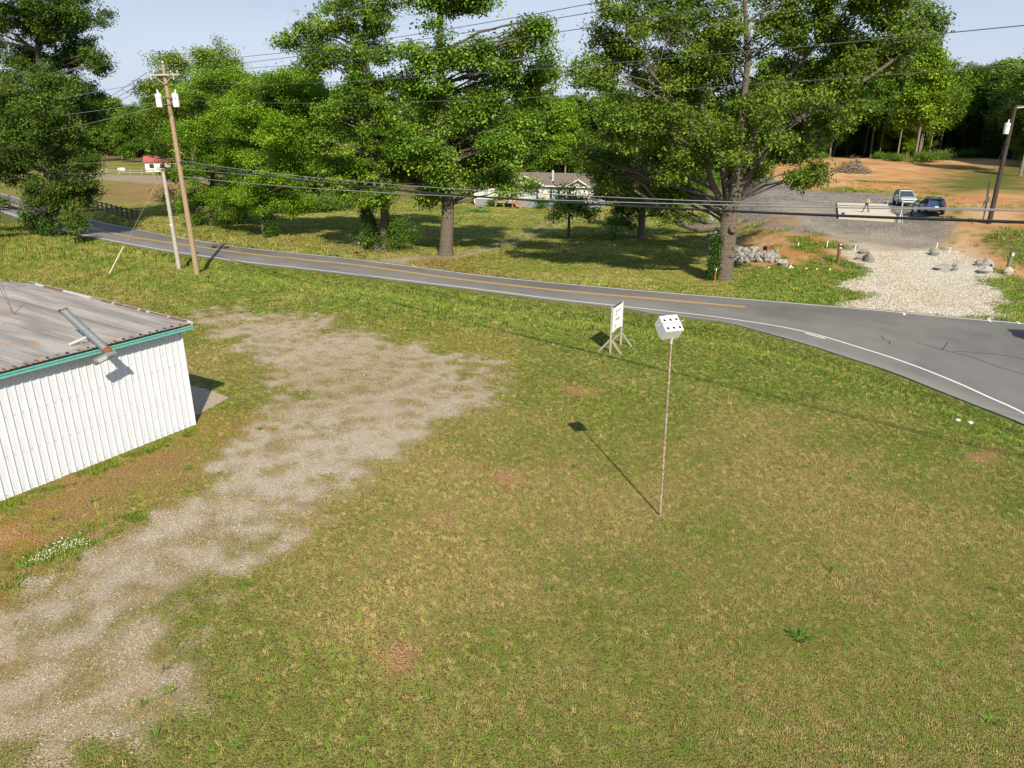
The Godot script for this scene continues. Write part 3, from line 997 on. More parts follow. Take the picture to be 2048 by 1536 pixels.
func weeds() -> void:
	# rosettes and rank tufts that stand out of the mown grass
	var kinds := []
	for k in 3:
		var s := Mesher.new()
		s.use_c = true
		var g := RandomNumberGenerator.new()
		g.seed = 80 + k
		for i in [26, 34, 22][k]:
			var a := g.randf() * TAU
			var out := Vector3(cos(a), 0, sin(a))
			var len: float = g.randf_range(0.09, 0.2)
			var rise: float = g.randf_range(0.15, [0.7, 1.6, 0.35][k])
			var side: Vector3 = out.cross(Vector3.UP) * [0.016, 0.008, 0.022][k]
			var p := out * g.randf() * 0.05
			var mid := p + out * len * 0.55 + Vector3(0, len * rise * 0.7, 0)
			var tip := p + out * len + Vector3(0, len * rise * 0.75, 0)
			s.tint = [Color(0.07, 0.15, 0.018), Color(0.12, 0.21, 0.03), Color(0.13, 0.2, 0.028)][k] * g.randf_range(0.7, 1.4)
			var m := (out * -0.3 + Vector3.UP).normalized()
			s.tri(p, mid - side, mid + side, m, m, m)
			s.tri(mid - side, mid + side, tip, m, m, m)
		kinds.append(s.mesh())
	var dark := thing("weed_rosette", "large dark green weed rosette alone in the mown lawn", "weed", gp(1600, 1277))
	part_mesh("leaves", kinds[0], M.leaf, dark, Transform3D(Basis().scaled(Vector3.ONE * 1.5), Vector3.ZERO))
	var spots := [287, 1410, 186, 1485, 313, 1478, 340, 1382, 330, 1340, 500, 1165, 485, 1172, 472, 1490, 460, 1395, 700, 1325, 650, 1200, 590, 1270, 770, 960, 770, 1000, 1150, 935, 1635, 1108, 1660, 1140, 1620, 1020, 1600, 990, 1740, 1090, 1950, 1240, 1880, 1330, 1990, 1180, 1450, 1380, 1480, 1360, 1760, 1450, 1830, 1480, 1980, 1440, 1290, 790, 1400, 815, 1500, 790, 1560, 850, 1700, 960, 1350, 1150, 1100, 1180, 980, 1080, 900, 1180, 810, 1130, 600, 1500, 720, 1480, 860, 1400, 1010, 1330, 1130, 1250, 1240, 1460, 1380, 1500, 440, 945, 375, 940, 300, 905, 520, 860, 190, 1000, 110, 1040, 240, 1050, 60, 1110, 150, 1090]
	for i in spots.size() / 2:
		var sx: float = spots[2 * i]
		var sy: float = spots[2 * i + 1]
		var where := "in the bare soil between shed and drive" if sx < 560 and sy < 1120 else "along the grassy edge of the gravel drive" if sx < 720 else "in the mown lawn"
		var o := thing("weed_clump", "small bright green weed clump " + where, "weed", gp(sx, sy), rng.randf() * TAU, "weeds " + where)
		part_mesh("leaves", kinds[1 + i % 2], M.leaf, o, Transform3D(Basis().scaled(Vector3.ONE * rng.randf_range(0.45, 1.0)), Vector3.ZERO))
	# white clover in the bank between the shed and the drive, and rank grass along it
	var fl := PackedFloat32Array()
	var tf := PackedFloat32Array()
	for i in 1500:
		var t := rng.randf()
		var wide := 6.0 + 9.0 * absf(n_mid.get_noise_1d(t * 40.0)) * 2.0
		var p := gp(lerpf(0, 285, t) + rng.randfn(0, wide), lerpf(1172, 1030, pow(t, 0.85)) + rng.randfn(0, wide * 0.8))
		if n_hi.get_noise_2d(p.x * 0.8, p.z * 0.8) < -0.12: continue
		push(tf, Basis(Vector3.UP, rng.randf() * TAU).scaled(Vector3.ONE * rng.randf_range(0.5, 1.5)), p, Color(0.15, 0.23, 0.03).lerp(Color(0.27, 0.27, 0.06), rng.randf() * 0.7) * rng.randf_range(0.6, 1.2))
		if i % 3 == 0 and t > 0.2 and t < 0.62:
			push(fl, Basis().scaled(Vector3.ONE * rng.randf_range(0.008, 0.014)), p + Vector3(0, rng.randf_range(0.07, 0.12), 0), Color(0.7, 0.7, 0.62))
	for i in 900:                                   # weeds along the foot of the shed wall
		var t := rng.randf()
		var p := gp(lerpf(0, 388, t) + rng.randfn(0, 5) + 3.0, lerpf(1008, 855, t) + absf(rng.randfn(0, 7)) + 2.0)
		if n_hi.get_noise_2d(p.x * 0.7, p.z * 0.7) > -0.15:
			push(tf, Basis(Vector3.UP, rng.randf() * TAU).scaled(Vector3.ONE * rng.randf_range(0.6, 1.5)), p, Color(0.18, 0.22, 0.03) * rng.randf_range(0.7, 1.2))
	tag(copies("bank_grass", tuft_mesh(14, 0.1, 0.1, 0.012, 65), M.grass, tf, self), "rank green grass along the drive edge and the shed foot", "grass")
	var ball := SphereMesh.new()
	ball.radius = 1.0
	ball.height = 2.0
	ball.radial_segments = 8
	ball.rings = 4
	tag(copies("clover_flowers", ball, M.stone, fl, self), "tiny white clover heads in the green bank by the drive", "flowers")

# ---------------------------------------------------------------- trees
func leaf_cluster(count: int, size: float, spread: float, seed_: int, needle := false) -> ArrayMesh:
	var g := RandomNumberGenerator.new()
	g.seed = seed_
	var s := Mesher.new()
	for i in count:
		var p := Vector3(g.randfn(0, 1), g.randfn(0, 0.6), g.randfn(0, 1)) * spread * 0.5
		var d := Vector3(g.randf_range(-1, 1), g.randf_range(-0.5, 0.35), g.randf_range(-1, 1)).normalized()
		if needle: d = (p + Vector3(0, 0.05, 0)).normalized()
		var m := (Vector3(g.randf_range(-1, 1), g.randf_range(0.2, 1.6), g.randf_range(-1, 1))).normalized()
		var side := d.cross(m).normalized()
		m = side.cross(d).normalized()
		if m.y < 0.0: m = -m
		var l := size * g.randf_range(0.7, 1.25)
		var wd := l * (0.42 if not needle else 0.1)
		var a := p
		var t := p + d * l
		var q1 := p + d * l * 0.5 + side * wd + m * l * 0.1
		var q2 := p + d * l * 0.5 - side * wd + m * l * 0.1
		var m1 := (m + side * 0.25).normalized()
		var m2 := (m - side * 0.25).normalized()
		s.tri(a, q1, t, m1, m1, m1)
		s.tri(a, t, q2, m2, m2, m2)
	return s.mesh()
func trunk_at(pts: Array, rad: Array, y: float) -> Array:       # point and radius of a trunk line at a height
	for i in pts.size() - 1:
		if y <= pts[i + 1].y or i == pts.size() - 2:
			var t := clampf((y - pts[i].y) / maxf(pts[i + 1].y - pts[i].y, 0.01), 0.0, 1.0)
			return [pts[i].lerp(pts[i + 1], t), lerpf(rad[i], rad[i + 1], t)]
	return [pts[0], rad[0]]
# lobes: [centre relative to the base, radius, density]; the limbs reach for them, the leaves fill them in clumps
func grow(o: Node3D, pts: Array, rad: Array, lobes: Array, p: Dictionary) -> void:
	var g := RandomNumberGenerator.new()
	g.seed = p.get("seed", 1)
	var t := Mesher.new()
	# flared foot
	var tp := pts.duplicate()
	var tr := rad.duplicate()
	tp.insert(1, pts[0].lerp(pts[1], minf(0.9, 0.6 / maxf(pts[1].distance_to(pts[0]), 0.7))))
	tr.insert(1, rad[0])
	tr[0] = rad[0] * p.get("flare", 1.35)
	tp[0] = tp[0] - Vector3(0, 0.25, 0)
	t.tube(tp, tr, 12)
	for k in int(p.get("knots", 0)):
		var q := trunk_at(pts, rad, g.randf_range(1.0, pts[-1].y * 0.5))
		t.blob(q[0] + Vector3(g.randf_range(-1, 1), 0, g.randf_range(0.2, 1)).normalized() * q[1] * 0.85, Vector3.ONE * q[1] * 0.35, k + 5, 0.2)
	part("trunk", t, p.bark, o)
	var br := Mesher.new()
	var buf := PackedFloat32Array()
	var clump: float = p.clump
	var top: float = pts[-1].y
	var first: float = p.get("first", top * 0.25)
	var spots := []
	for k in 25: spots.append(trunk_at(pts, rad, top * k / 25.0))
	for ld in p.get("leaders", []):
		br.tube(ld[0], ld[1], 9)
		for k in ld[0].size() - 1:
			for u in [0.0, 0.33, 0.66]: spots.append([ld[0][k].lerp(ld[0][k + 1], u), lerpf(ld[1][k], ld[1][k + 1], u)])
	for lb in lobes:
		var c: Vector3 = lb[0]
		var r: float = lb[1]
		var dens: float = lb[2] if lb.size() > 2 else 1.0
		var at := [pts[0], rad[0]]
		var best := 1e9
		for q in spots:                              # the nearest wood that lies lower than the lobe
			var d: float = q[0].distance_to(c)
			var cost := d + 2.5 * maxf(0.0, q[0].y - (c.y - d * p.get("rise", 0.55) * 0.6)) + 6.0 * maxf(0.0, first - q[0].y)
			if cost < best:
				best = cost
				at = q
		var a: Vector3 = at[0]
		var r0: float = minf(at[1] * 0.5, 0.025 + 0.012 * a.distance_to(c) + r * 0.012) * p.get("limb", 1.0)
		var mid := a.lerp(c, 0.5) + Vector3(g.randf_range(-1, 1) * 0.1, g.randf_range(-0.04, 0.2), g.randf_range(-1, 1) * 0.06) * a.distance_to(c)
		var limb := []
		var lr := []
		for k in 9:
			var u := k / 8.0
			limb.append(a.lerp(mid, u).lerp(mid.lerp(c, u), u) + Vector3(g.randf_range(-1, 1), g.randf_range(-1, 1), g.randf_range(-1, 1)) * (0.0 if k == 0 else 0.012 * a.distance_to(c)))
			lr.append(lerpf(r0, r0 * 0.3, u))
		br.tube(limb, lr, 6)
		var n_clump := int(maxf(3.0, p.clumps * r * r * dens))
		for k in n_clump:
			var d := Vector3(g.randfn(0, 1), g.randfn(0, 1), g.randfn(0, 1)).normalized()
			var cc := c + d * r * pow(g.randf_range(0.1, 1.15), 0.42) * Vector3(1, p.get("squash", 0.85), 1)
			if g.randf() < 0.6:
				var s: Vector3 = limb[g.randi_range(4, 8)]
				var twig := s.lerp(cc, 0.55) + Vector3(0, 0.08, 0) * s.distance_to(cc)
				br.tube([s, twig, cc], [0.028, 0.02, 0.008], 4, false)
			var tone: Color = p.c0.lerp(p.c1, g.randf()) * Color(1.4, 1.5, 1.0) * g.randf_range(0.7, 1.3)
			for q in int(p.leaves * g.randf_range(0.6, 1.35)):
				var pos := cc + Vector3(g.randfn(0, 1), g.randfn(0, 0.62), g.randfn(0, 1)) * clump * 0.5
				var sc := g.randf_range(0.75, 1.3)
				push(buf, Basis.from_euler(Vector3(g.randf_range(-0.5, 0.5), g.randf() * TAU, g.randf_range(-0.5, 0.5))).scaled(Vector3.ONE * sc), pos, tone * g.randf_range(0.72, 1.25))
	part("branches", br, p.get("twig_bark", p.bark), o)
	if p.get("bake", false):                          # one shared mesh for a tree that is planted many times
		var src: Array = p.leaf.surface_get_arrays(0)
		var sv: PackedVector3Array = src[Mesh.ARRAY_VERTEX]
		var sn: PackedVector3Array = src[Mesh.ARRAY_NORMAL]
		var all := []
		all.resize(Mesh.ARRAY_MAX)
		var vv := PackedVector3Array()
		var vn := PackedVector3Array()
		var vc := PackedColorArray()
		for i in buf.size() / 16:
			var q := i * 16
			var xf := Transform3D(Basis(Vector3(buf[q], buf[q + 4], buf[q + 8]), Vector3(buf[q + 1], buf[q + 5], buf[q + 9]), Vector3(buf[q + 2], buf[q + 6], buf[q + 10])), Vector3(buf[q + 3], buf[q + 7], buf[q + 11]))
			vv.append_array(xf * sv)
			vn.append_array(Transform3D(xf.basis.orthonormalized(), Vector3.ZERO) * sn)
			var cc := PackedColorArray()
			cc.resize(sv.size())
			cc.fill(Color(buf[q + 12], buf[q + 13], buf[q + 14]))
			vc.append_array(cc)
		all[Mesh.ARRAY_VERTEX] = vv
		all[Mesh.ARRAY_NORMAL] = vn
		all[Mesh.ARRAY_COLOR] = vc
		var am := ArrayMesh.new()
		am.add_surface_from_arrays(Mesh.PRIMITIVE_TRIANGLES, all)
		stuff(part_mesh("crown", am, M.leaf, o))
	else:
		copies("crown", p.leaf, M.leaf, buf, o)
func px_lobes(base: Vector3, px: Array, depth: float, dens := 1.0, seed_ := 1) -> Array:      # px: x, y, radius triples in the photograph, at about the tree's own distance
	var g := RandomNumberGenerator.new()
	g.seed = seed_
	var out := []
	for i in px.size() / 3:
		var f := -base.z + g.randf_range(-1, 1) * depth
		var c := at_f(px[3 * i], px[3 * i + 1], f) - base
		var r: float = px[3 * i + 2] / FOCAL * f
		if r < 1.0:
			out.append([c, r * 0.96, dens])
			continue
		for k in 4:                                  # a bough is a few unequal sprays, not one ball
			var d := Vector3(g.randfn(0, 1), g.randfn(0, 0.8), g.randfn(0, 1)).normalized() * r * g.randf_range(0.3, 0.68)
			out.append([c + d, r * g.randf_range(0.5, 0.8), dens * 0.8])
	return out
func front_lobes(base: Vector3, px: Array, ahead: float) -> Array:     # sprays on the near side of a trunk
	var out := []
	for i in px.size() / 3:
		var f := -base.z - ahead
		out.append([at_f(px[3 * i], px[3 * i + 1], f) - base, px[3 * i + 2] / FOCAL * f, 0.8])
	return out
func px_line(base: Vector3, px: Array) -> Array:
	var out := []
	for i in px.size() / 2:
		out.append(at_f(px[2 * i], px[2 * i + 1], -base.z) - base)
	out[0] = Vector3.ZERO
	return out
var LEAF := {}
func hero_trees() -> void:
	# the great oak by the lot entrance
	var b := gp(1447, 560)
	var o := thing("oak_tree", "huge spreading oak with furrowed grey trunk beside the lot entrance", "tree", b)
	var lobes := px_lobes(b, [1215, 110, 62, 1185, 150, 34, 1260, 60, 62, 1330, 20, 66, 1330, 130, 72, 1230, 240, 56, 1300, 230, 70, 1240, 320, 56, 1330, 330, 66, 1195, 330, 40, 1400, 60, 74, 1400, 180, 78, 1445, 270, 60, 1400, 300, 52, 1290, 390, 40, 1350, 410, 34], 4.5, 1.0, 3)
	lobes += px_lobes(b, [1480, 110, 70, 1530, 210, 62, 1495, 330, 32, 1570, 120, 50, 1590, 270, 50, 1560, 315, 38, 1610, 350, 32, 1625, 190, 40, 1655, 245, 30, 1540, 270, 45], 4.0, 0.62, 4)
	lobes += px_lobes(b, [1680, 60, 42, 1700, 145, 34, 1760, 40, 40, 1745, 190, 26, 1800, 100, 34, 1850, 50, 32, 1872, 76, 18, 1640, 0, 46, 1560, 20, 50, 1700, 215, 24, 1660, 120, 36, 1600, 60, 36, 1640, 155, 32, 1690, 180, 26, 1725, 100, 28, 1775, 130, 22, 1785, 70, 26, 1832, 84, 20, 1825, 28, 24, 1735, 5, 28, 1785, -12, 28], 3.0, 0.5, 5)
	lobes += px_lobes(b, [1480, -30, 74, 1380, -50, 76, 1300, -50, 56, 1710, -60, 60, 1600, -100, 70, 1480, -140, 84, 1360, -140, 60, 1800, -40, 42, 1560, -190, 50], 5.0, 0.6, 6)
	for q in [[-5.0, 13, -7.0, 3.0], [4.0, 12, -7.5, 3.0], [9.0, 14, -5.0, 2.6], [-2.0, 17, -6.0, 3.2], [2.0, 11, 6.0, 2.0]]:
		lobes.append([Vector3(q[0], q[1], q[2]), q[3], 0.6])
	var lead := func(px: Array, dz: float) -> Array:
		var out := []
		for k in px.size() / 2: out.append(at_f(px[2 * k], px[2 * k + 1], -b.z + dz * k / (px.size() / 2.0)) - b)
		return out
	var leaders := [
		[lead.call([1458, 420, 1447, 340, 1428, 270, 1400, 205, 1378, 120, 1360, 20], 2.0), [0.32, 0.28, 0.23, 0.18, 0.12, 0.05]],
		[lead.call([1462, 420, 1474, 330, 1484, 230, 1496, 120, 1490, 10, 1480, -90], -1.5), [0.38, 0.32, 0.26, 0.2, 0.13, 0.05]],
		[lead.call([1468, 415, 1490, 330, 1520, 240, 1570, 160, 1630, 90, 1700, 30, 1760, -20], 1.5), [0.33, 0.28, 0.23, 0.18, 0.13, 0.09, 0.04]],
		[lead.call([1470, 405, 1510, 330, 1560, 265, 1640, 210, 1730, 160, 1810, 105, 1868, 62], -2.0), [0.3, 0.25, 0.2, 0.16, 0.12, 0.08, 0.03]],
		[lead.call([1450, 415, 1425, 370, 1408, 310, 1385, 250, 1340, 190, 1290, 130], -2.5), [0.27, 0.22, 0.18, 0.14, 0.1, 0.04]],
		[lead.call([1465, 420, 1500, 360, 1540, 320, 1590, 300], 3.0), [0.2, 0.15, 0.1, 0.05]]]
	grow(o, px_line(b, [1447, 560, 1450, 510, 1455, 455, 1459, 425, 1461, 385]), [0.64, 0.7, 0.72, 0.58, 0.46], lobes,
		{"flare": 1.12, "leaders": leaders, "seed": 7, "bark": M.bark, "clump": 0.8, "clumps": 3.3, "leaves": 22.0, "leaf": LEAF.broad, "c0": Color(0.07, 0.115, 0.018), "c1": Color(0.125, 0.16, 0.028), "first": 3.2, "rise": 0.5, "knots": 4, "limb": 1.0})
	var low := Mesher.new()                          # the heavy low limb to the left
	var pl := px_line(b, [1440, 452, 1400, 458, 1360, 447, 1335, 428, 1300, 402, 1268, 380])
	pl[0] = at_f(1445, 452, -b.z) - b
	low.tube(pl, [0.34, 0.3, 0.24, 0.19, 0.14, 0.07], 8)
	low.tube([pl[3], at_f(1290, 372, -b.z) - b, at_f(1252, 350, -b.z) - b], [0.12, 0.09, 0.05], 6)
	var knot := at_f(1460, 456, -b.z) - b + Vector3(0, 0, 0.62)
	low.lathe(knot, [[0.0, 0.26], [0.1, 0.26], [0.13, 0.34], [0.27, 0.33], [0.34, 0.16], [0.36, -0.1]], Basis(Vector3.RIGHT, deg_to_rad(80)), 14)
	part("low_limb", low, M.bark, o)
	ivy(o, [pl[0] * Vector3(0.2, 0.1, 0.2) + Vector3(-0.9, 0.0, 0.3), Vector3(-0.95, 1.6, 0.35), Vector3(-0.85, 3.4, 0.4)], 0.3, 300, 8)
	# the tall tulip tree with the bare lower trunk
	b = gp(891, 510)
	o = thing("poplar_tree", "tall straight-trunked tree with bare lower trunk at the house drive", "tree", b)
	lobes = px_lobes(b, [900, 20, 32, 860, -20, 42, 940, -10, 26, 905, 105, 38, 955, 130, 44, 1010, 130, 46, 1060, 80, 38, 1090, 150, 26, 1080, 50, 24, 1000, 190, 46, 1050, 175, 36, 940, 200, 48, 865, 200, 40, 845, 130, 34, 820, 165, 36, 1095, 110, 20], 3.0, 0.75, 11)
	lobes += px_lobes(b, [880, 280, 52, 950, 280, 56, 1000, 290, 42, 830, 290, 48, 870, 350, 48, 940, 340, 48, 1000, 350, 34, 800, 340, 38, 850, 388, 26, 940, 372, 22, 1012, 374, 20, 1058, 362, 14, 790, 270, 38, 1030, 240, 36], 3.2, 1.0, 12)
	lobes += px_lobes(b, [880, -90, 50, 930, -140, 40, 850, -150, 40, 890, -210, 34], 2.5, 0.6, 13)
	lobes += front_lobes(b, [893, 352, 26, 878, 300, 30, 895, 240, 28, 868, 180, 26, 892, 110, 24, 872, 50, 22], 2.2)
	grow(o, px_line(b, [891, 510, 896, 420, 893, 340, 885, 240, 880, 120, 880, 0, 885, -200]), [0.62, 0.56, 0.46, 0.4, 0.33, 0.22, 0.06], lobes,
		{"seed": 14, "bark": M.bark, "clump": 0.78, "clumps": 3.3, "leaves": 21.0, "leaf": LEAF.big, "c0": Color(0.075, 0.145, 0.018), "c1": Color(0.15, 0.21, 0.035), "first": 4.5, "rise": 0.35, "knots": 2})
	# the vine-clad double trunk
	b = gp(768, 498)
	o = thing("vine_tree", "leaning double-trunked tree wrapped in vines beside the mailbox", "tree", b)
	lobes = px_lobes(b, [600, 75, 30, 640, 60, 40, 690, 40, 48, 740, 40, 52, 770, 90, 46, 720, 110, 46, 660, 115, 40, 625, 125, 26, 690, -20, 44, 745, -30, 46], 3.0, 0.75, 16)
	lobes += px_lobes(b, [700, 180, 44, 750, 170, 48, 690, 230, 48, 760, 240, 48, 720, 300, 52, 660, 290, 42, 780, 320, 46, 720, 370, 42, 680, 340, 38, 755, 395, 34, 800, 260, 36, 650, 230, 34], 3.5, 1.0, 17)
	lobes += front_lobes(b, [750, 345, 28, 738, 270, 28, 742, 200, 26], 2.0)
	grow(o, px_line(b, [768, 498, 770, 430, 760, 340, 745, 220, 730, 100, 725, -40]), [0.42, 0.38, 0.34, 0.27, 0.18, 0.05], lobes,
		{"seed": 18, "bark": M.bark, "clump": 0.78, "clumps": 3.3, "leaves": 21.0, "leaf": LEAF.broad, "c0": Color(0.07, 0.135, 0.016), "c1": Color(0.155, 0.205, 0.028), "first": 4.0, "rise": 0.45})
	var second := Mesher.new()
	var sp := [Vector3(-0.5, -0.2, 0.2), Vector3(-1.3, 3.0, 0.3), Vector3(-1.6, 6.0, 0.2), Vector3(-1.9, 10.0, 0)]
	second.tube(sp, [0.38, 0.33, 0.28, 0.12], 10)
	part("second_trunk", second, M.bark, o)
	ivy(o, [sp[0] + Vector3(0, 0.5, 0), sp[1], sp[2], sp[3]], 0.5, 1300, 19)
	# the bright maples left of it
	b = gp(533, 473)
	o = thing("maple_tree", "broad bright green maple leaning over the mown lawn", "tree", b)
	lobes = px_lobes(b, [470, 400, 40, 530, 395, 50, 590, 405, 40, 500, 330, 56, 570, 330, 62, 620, 350, 38, 480, 270, 56, 550, 260, 66, 620, 280, 56, 520, 200, 56, 590, 200, 56, 650, 230, 46, 465, 195, 46, 560, 160, 40, 630, 180, 40, 665, 325, 34], 4.0, 1.0, 21)
	grow(o, px_line(b, [533, 473, 524, 430, 530, 360, 550, 270, 565, 170]), [0.34, 0.32, 0.28, 0.2, 0.06], lobes,
		{"seed": 22, "bark": M.bark, "clump": 0.8, "clumps": 3.3, "leaves": 23.0, "leaf": LEAF.fine, "c0": Color(0.085, 0.165, 0.012), "c1": Color(0.165, 0.235, 0.02), "first": 2.2, "rise": 0.5, "squash": 0.75})
	ivy(o, [Vector3(0.5, 0.0, 0.2), Vector3(0.6, 1.0, 0.2), Vector3(0.4, 2.2, 0.2)], 0.55, 350, 23)
	b = gp(425, 452)
	o = thing("maple_tree", "bright green maple crowding behind the wooden power pole", "tree", b)
	lobes = px_lobes(b, [390, 200, 36, 430, 170, 42, 400, 270, 46, 440, 320, 46, 388, 340, 38, 420, 385, 38, 450, 240, 46, 384, 405, 26, 445, 150, 32, 480, 165, 34, 470, 380, 40], 4.0, 1.0, 24)
	grow(o, px_line(b, [425, 452, 424, 420, 425, 350, 425, 250, 430, 160]), [0.3, 0.27, 0.24, 0.18, 0.05], lobes,
		{"seed": 25, "bark": M.bark, "clump": 0.8, "clumps": 3.3, "leaves": 23.0, "leaf": LEAF.fine, "c0": Color(0.075, 0.15, 0.012), "c1": Color(0.15, 0.22, 0.02), "first": 2.5, "rise": 0.5, "squash": 0.75})
	# the one whose top shows over the pole
	b = gp(394, 446)
	b = on_ground(at_f(394, 446, 99.0).x, 99.0)
	o = thing("poplar_tree", "loose-leaved tree rising behind the power pole's crossarm", "tree", b)
	lobes = px_lobes(b, [320, 150, 30, 350, 130, 34, 400, 118, 32, 438, 118, 30, 460, 140, 22, 296, 176, 20, 370, 180, 40, 338, 220, 34, 312, 245, 20, 330, 300, 24, 345, 345, 16, 325, 385, 14, 360, 400, 14], 3.0, 0.9, 26)
	grow(o, px_line(b, [394, 446, 392, 380, 385, 280, 385, 190, 400, 110]), [0.4, 0.36, 0.28, 0.2, 0.05], lobes,
		{"seed": 27, "bark": M.bark, "clump": 1.0, "clumps": 3.2, "leaves": 16.0, "leaf": LEAF.big, "c0": Color(0.08, 0.14, 0.016), "c1": Color(0.17, 0.2, 0.03), "first": 3.0, "rise": 0.4})
	# the dark tree by the left edge of the picture
	b = gp(112, 478)
	o = thing("dark_oak_tree", "tall dense dark green tree standing before the road bend", "tree", b)
	lobes = px_lobes(b, [30, 30, 54, 100, 20, 54, 168, 40, 40, 60, 110, 54, 140, 110, 50, 188, 122, 26, 30, 190, 50, 100, 190, 54, 158, 190, 42, 185, 232, 22, 60, 270, 54, 130, 270, 48, 30, 330, 44, 100, 340, 46, 160, 330, 38, 175, 378, 30, 130, 400, 40, 70, 395, 36, 150, 438, 26, 90, 445, 34], 4.0, 1.0, 31)
	lobes += px_lobes(b, [-45, 60, 76, -45, 190, 76, -55, 310, 56, 50, -60, 76, 130, -60, 56, -15, 415, 30, 60, -150, 60, -50, -80, 60], 4.5, 0.8, 32)
	lobes += front_lobes(b, [84, 60, 34, 78, 140, 38, 92, 225, 38, 100, 305, 36, 92, 375, 32], 2.5)
	grow(o, px_line(b, [112, 478, 108, 420, 92, 320, 80, 200, 75, 60, 60, -140]), [0.55, 0.5, 0.42, 0.34, 0.22, 0.06], lobes,
		{"seed": 33, "bark": M.bark, "clump": 0.8, "clumps": 3.3, "leaves": 24.0, "leaf": LEAF.broad, "c0": Color(0.04, 0.08, 0.016), "c1": Color(0.085, 0.12, 0.024), "first": 2.4, "rise": 0.4})
	ivy(o, [Vector3(-0.4, 0.0, 0.3), Vector3(-0.2, 1.5, 0.4), Vector3(0, 3.0, 0.2)], 0.9, 500, 34)
	# under and beside the oak
	b = gp(1282, 478)
	o = thing("shade_tree", "dark shaded tree with drooping boughs behind the big oak", "tree", b)
	lobes = px_lobes(b, [1250, 425, 30, 1222, 452, 18, 1290, 395, 40, 1340, 395, 36, 1380, 385, 34, 1250, 365, 40, 1320, 350, 46, 1380, 330, 42, 1200, 385, 26, 1290, 300, 46, 1360, 280, 46, 1230, 310, 40, 1390, 440, 14], 4.0, 1.0, 36)
	grow(o, px_line(b, [1282, 478, 1284, 430, 1290, 380, 1300, 320, 1310, 250]), [0.4, 0.36, 0.32, 0.2, 0.05], lobes,
		{"seed": 37, "bark": M.bark, "clump": 0.8, "clumps": 3.3, "leaves": 23.0, "leaf": LEAF.broad, "c0": Color(0.04, 0.085, 0.014), "c1": Color(0.08, 0.13, 0.02), "first": 2.4, "rise": 0.4})
	b = gp(1137, 475)
	o = thing("young_tree", "slim young tree alone on the lawn before the house", "tree", b)
	lobes = px_lobes(b, [1132, 408, 26, 1160, 402, 22, 1112, 418, 16, 1178, 424, 11, 1140, 380, 18, 1105, 432, 8], 1.0, 1.0, 38)
	grow(o, px_line(b, [1137, 475, 1138, 440, 1140, 410, 1142, 375]), [0.16, 0.14, 0.1, 0.03], lobes,
		{"seed": 39, "bark": M.bark, "clump": 0.8, "clumps": 3.2, "leaves": 11.0, "leaf": LEAF.big, "c0": Color(0.08, 0.14, 0.02), "c1": Color(0.14, 0.19, 0.03), "first": 1.9, "rise": 0.3})
func ivy(o: Node3D, line: Array, reach: float, count: int, seed_: int) -> void:
	var g := RandomNumberGenerator.new()
	g.seed = seed_
	var buf := PackedFloat32Array()
	for i in count:
		var k := g.randi_range(0, line.size() - 2)
		var p: Vector3 = line[k].lerp(line[k + 1], g.randf())
		var d := Vector3(g.randfn(0, 1), 0, g.randfn(0, 1)).normalized() * reach * g.randf_range(0.6, 1.15)
		push(buf, Basis.from_euler(Vector3(g.randf_range(-1, 1), g.randf() * TAU, g.randf_range(-1, 1))), p + d + Vector3(0, g.randf_range(-0.3, 0.3), 0), Color(0.06, 0.13, 0.018) * g.randf_range(0.6, 1.5))
	copies("vine_leaves", LEAF.ivy, M.leaf, buf, o)
func shrub(called: String, label: String, at: Vector3, r: Vector3, c0: Color, c1: Color, seed_: int, group := "") -> Node3D:
	var o := thing(called, label, "shrub", at, 0.0, group)
	var g := RandomNumberGenerator.new()
	g.seed = seed_
	var buf := PackedFloat32Array()
	var st := Mesher.new()
	for k in 7:
		var tip := Vector3(g.randf_range(-0.6, 0.6) * r.x, r.y * g.randf_range(0.8, 1.5), g.randf_range(-0.6, 0.6) * r.z)
		st.tube([Vector3(0, -0.1, 0), tip * 0.5 + Vector3(0, 0.2, 0), tip], [0.035, 0.025, 0.01], 5)
	part("stems", st, M.bark, o)
	for i in int(55.0 * r.x * r.y * r.z) + 60:
		var d := Vector3(g.randfn(0, 1), g.randfn(0, 1), g.randfn(0, 1)).normalized() * pow(g.randf(), 0.3)
		d *= 1.0 + 1.3 * n_mid.get_noise_3d(d.x * 7.0 + seed_, d.y * 7.0, d.z * 7.0)
		push(buf, Basis.from_euler(Vector3(g.randf_range(-0.6, 0.6), g.randf() * TAU, g.randf_range(-0.6, 0.6))).scaled(Vector3.ONE * g.randf_range(0.7, 1.2)), Vector3(d.x * r.x, r.y * (1.0 + d.y) , d.z * r.z), c0.lerp(c1, g.randf()) * Color(1.35, 1.5, 1.0) * g.randf_range(0.6, 1.3))
	copies("foliage", LEAF.big if r.x > 1.9 else LEAF.fine, M.leaf, buf, o)
	return o

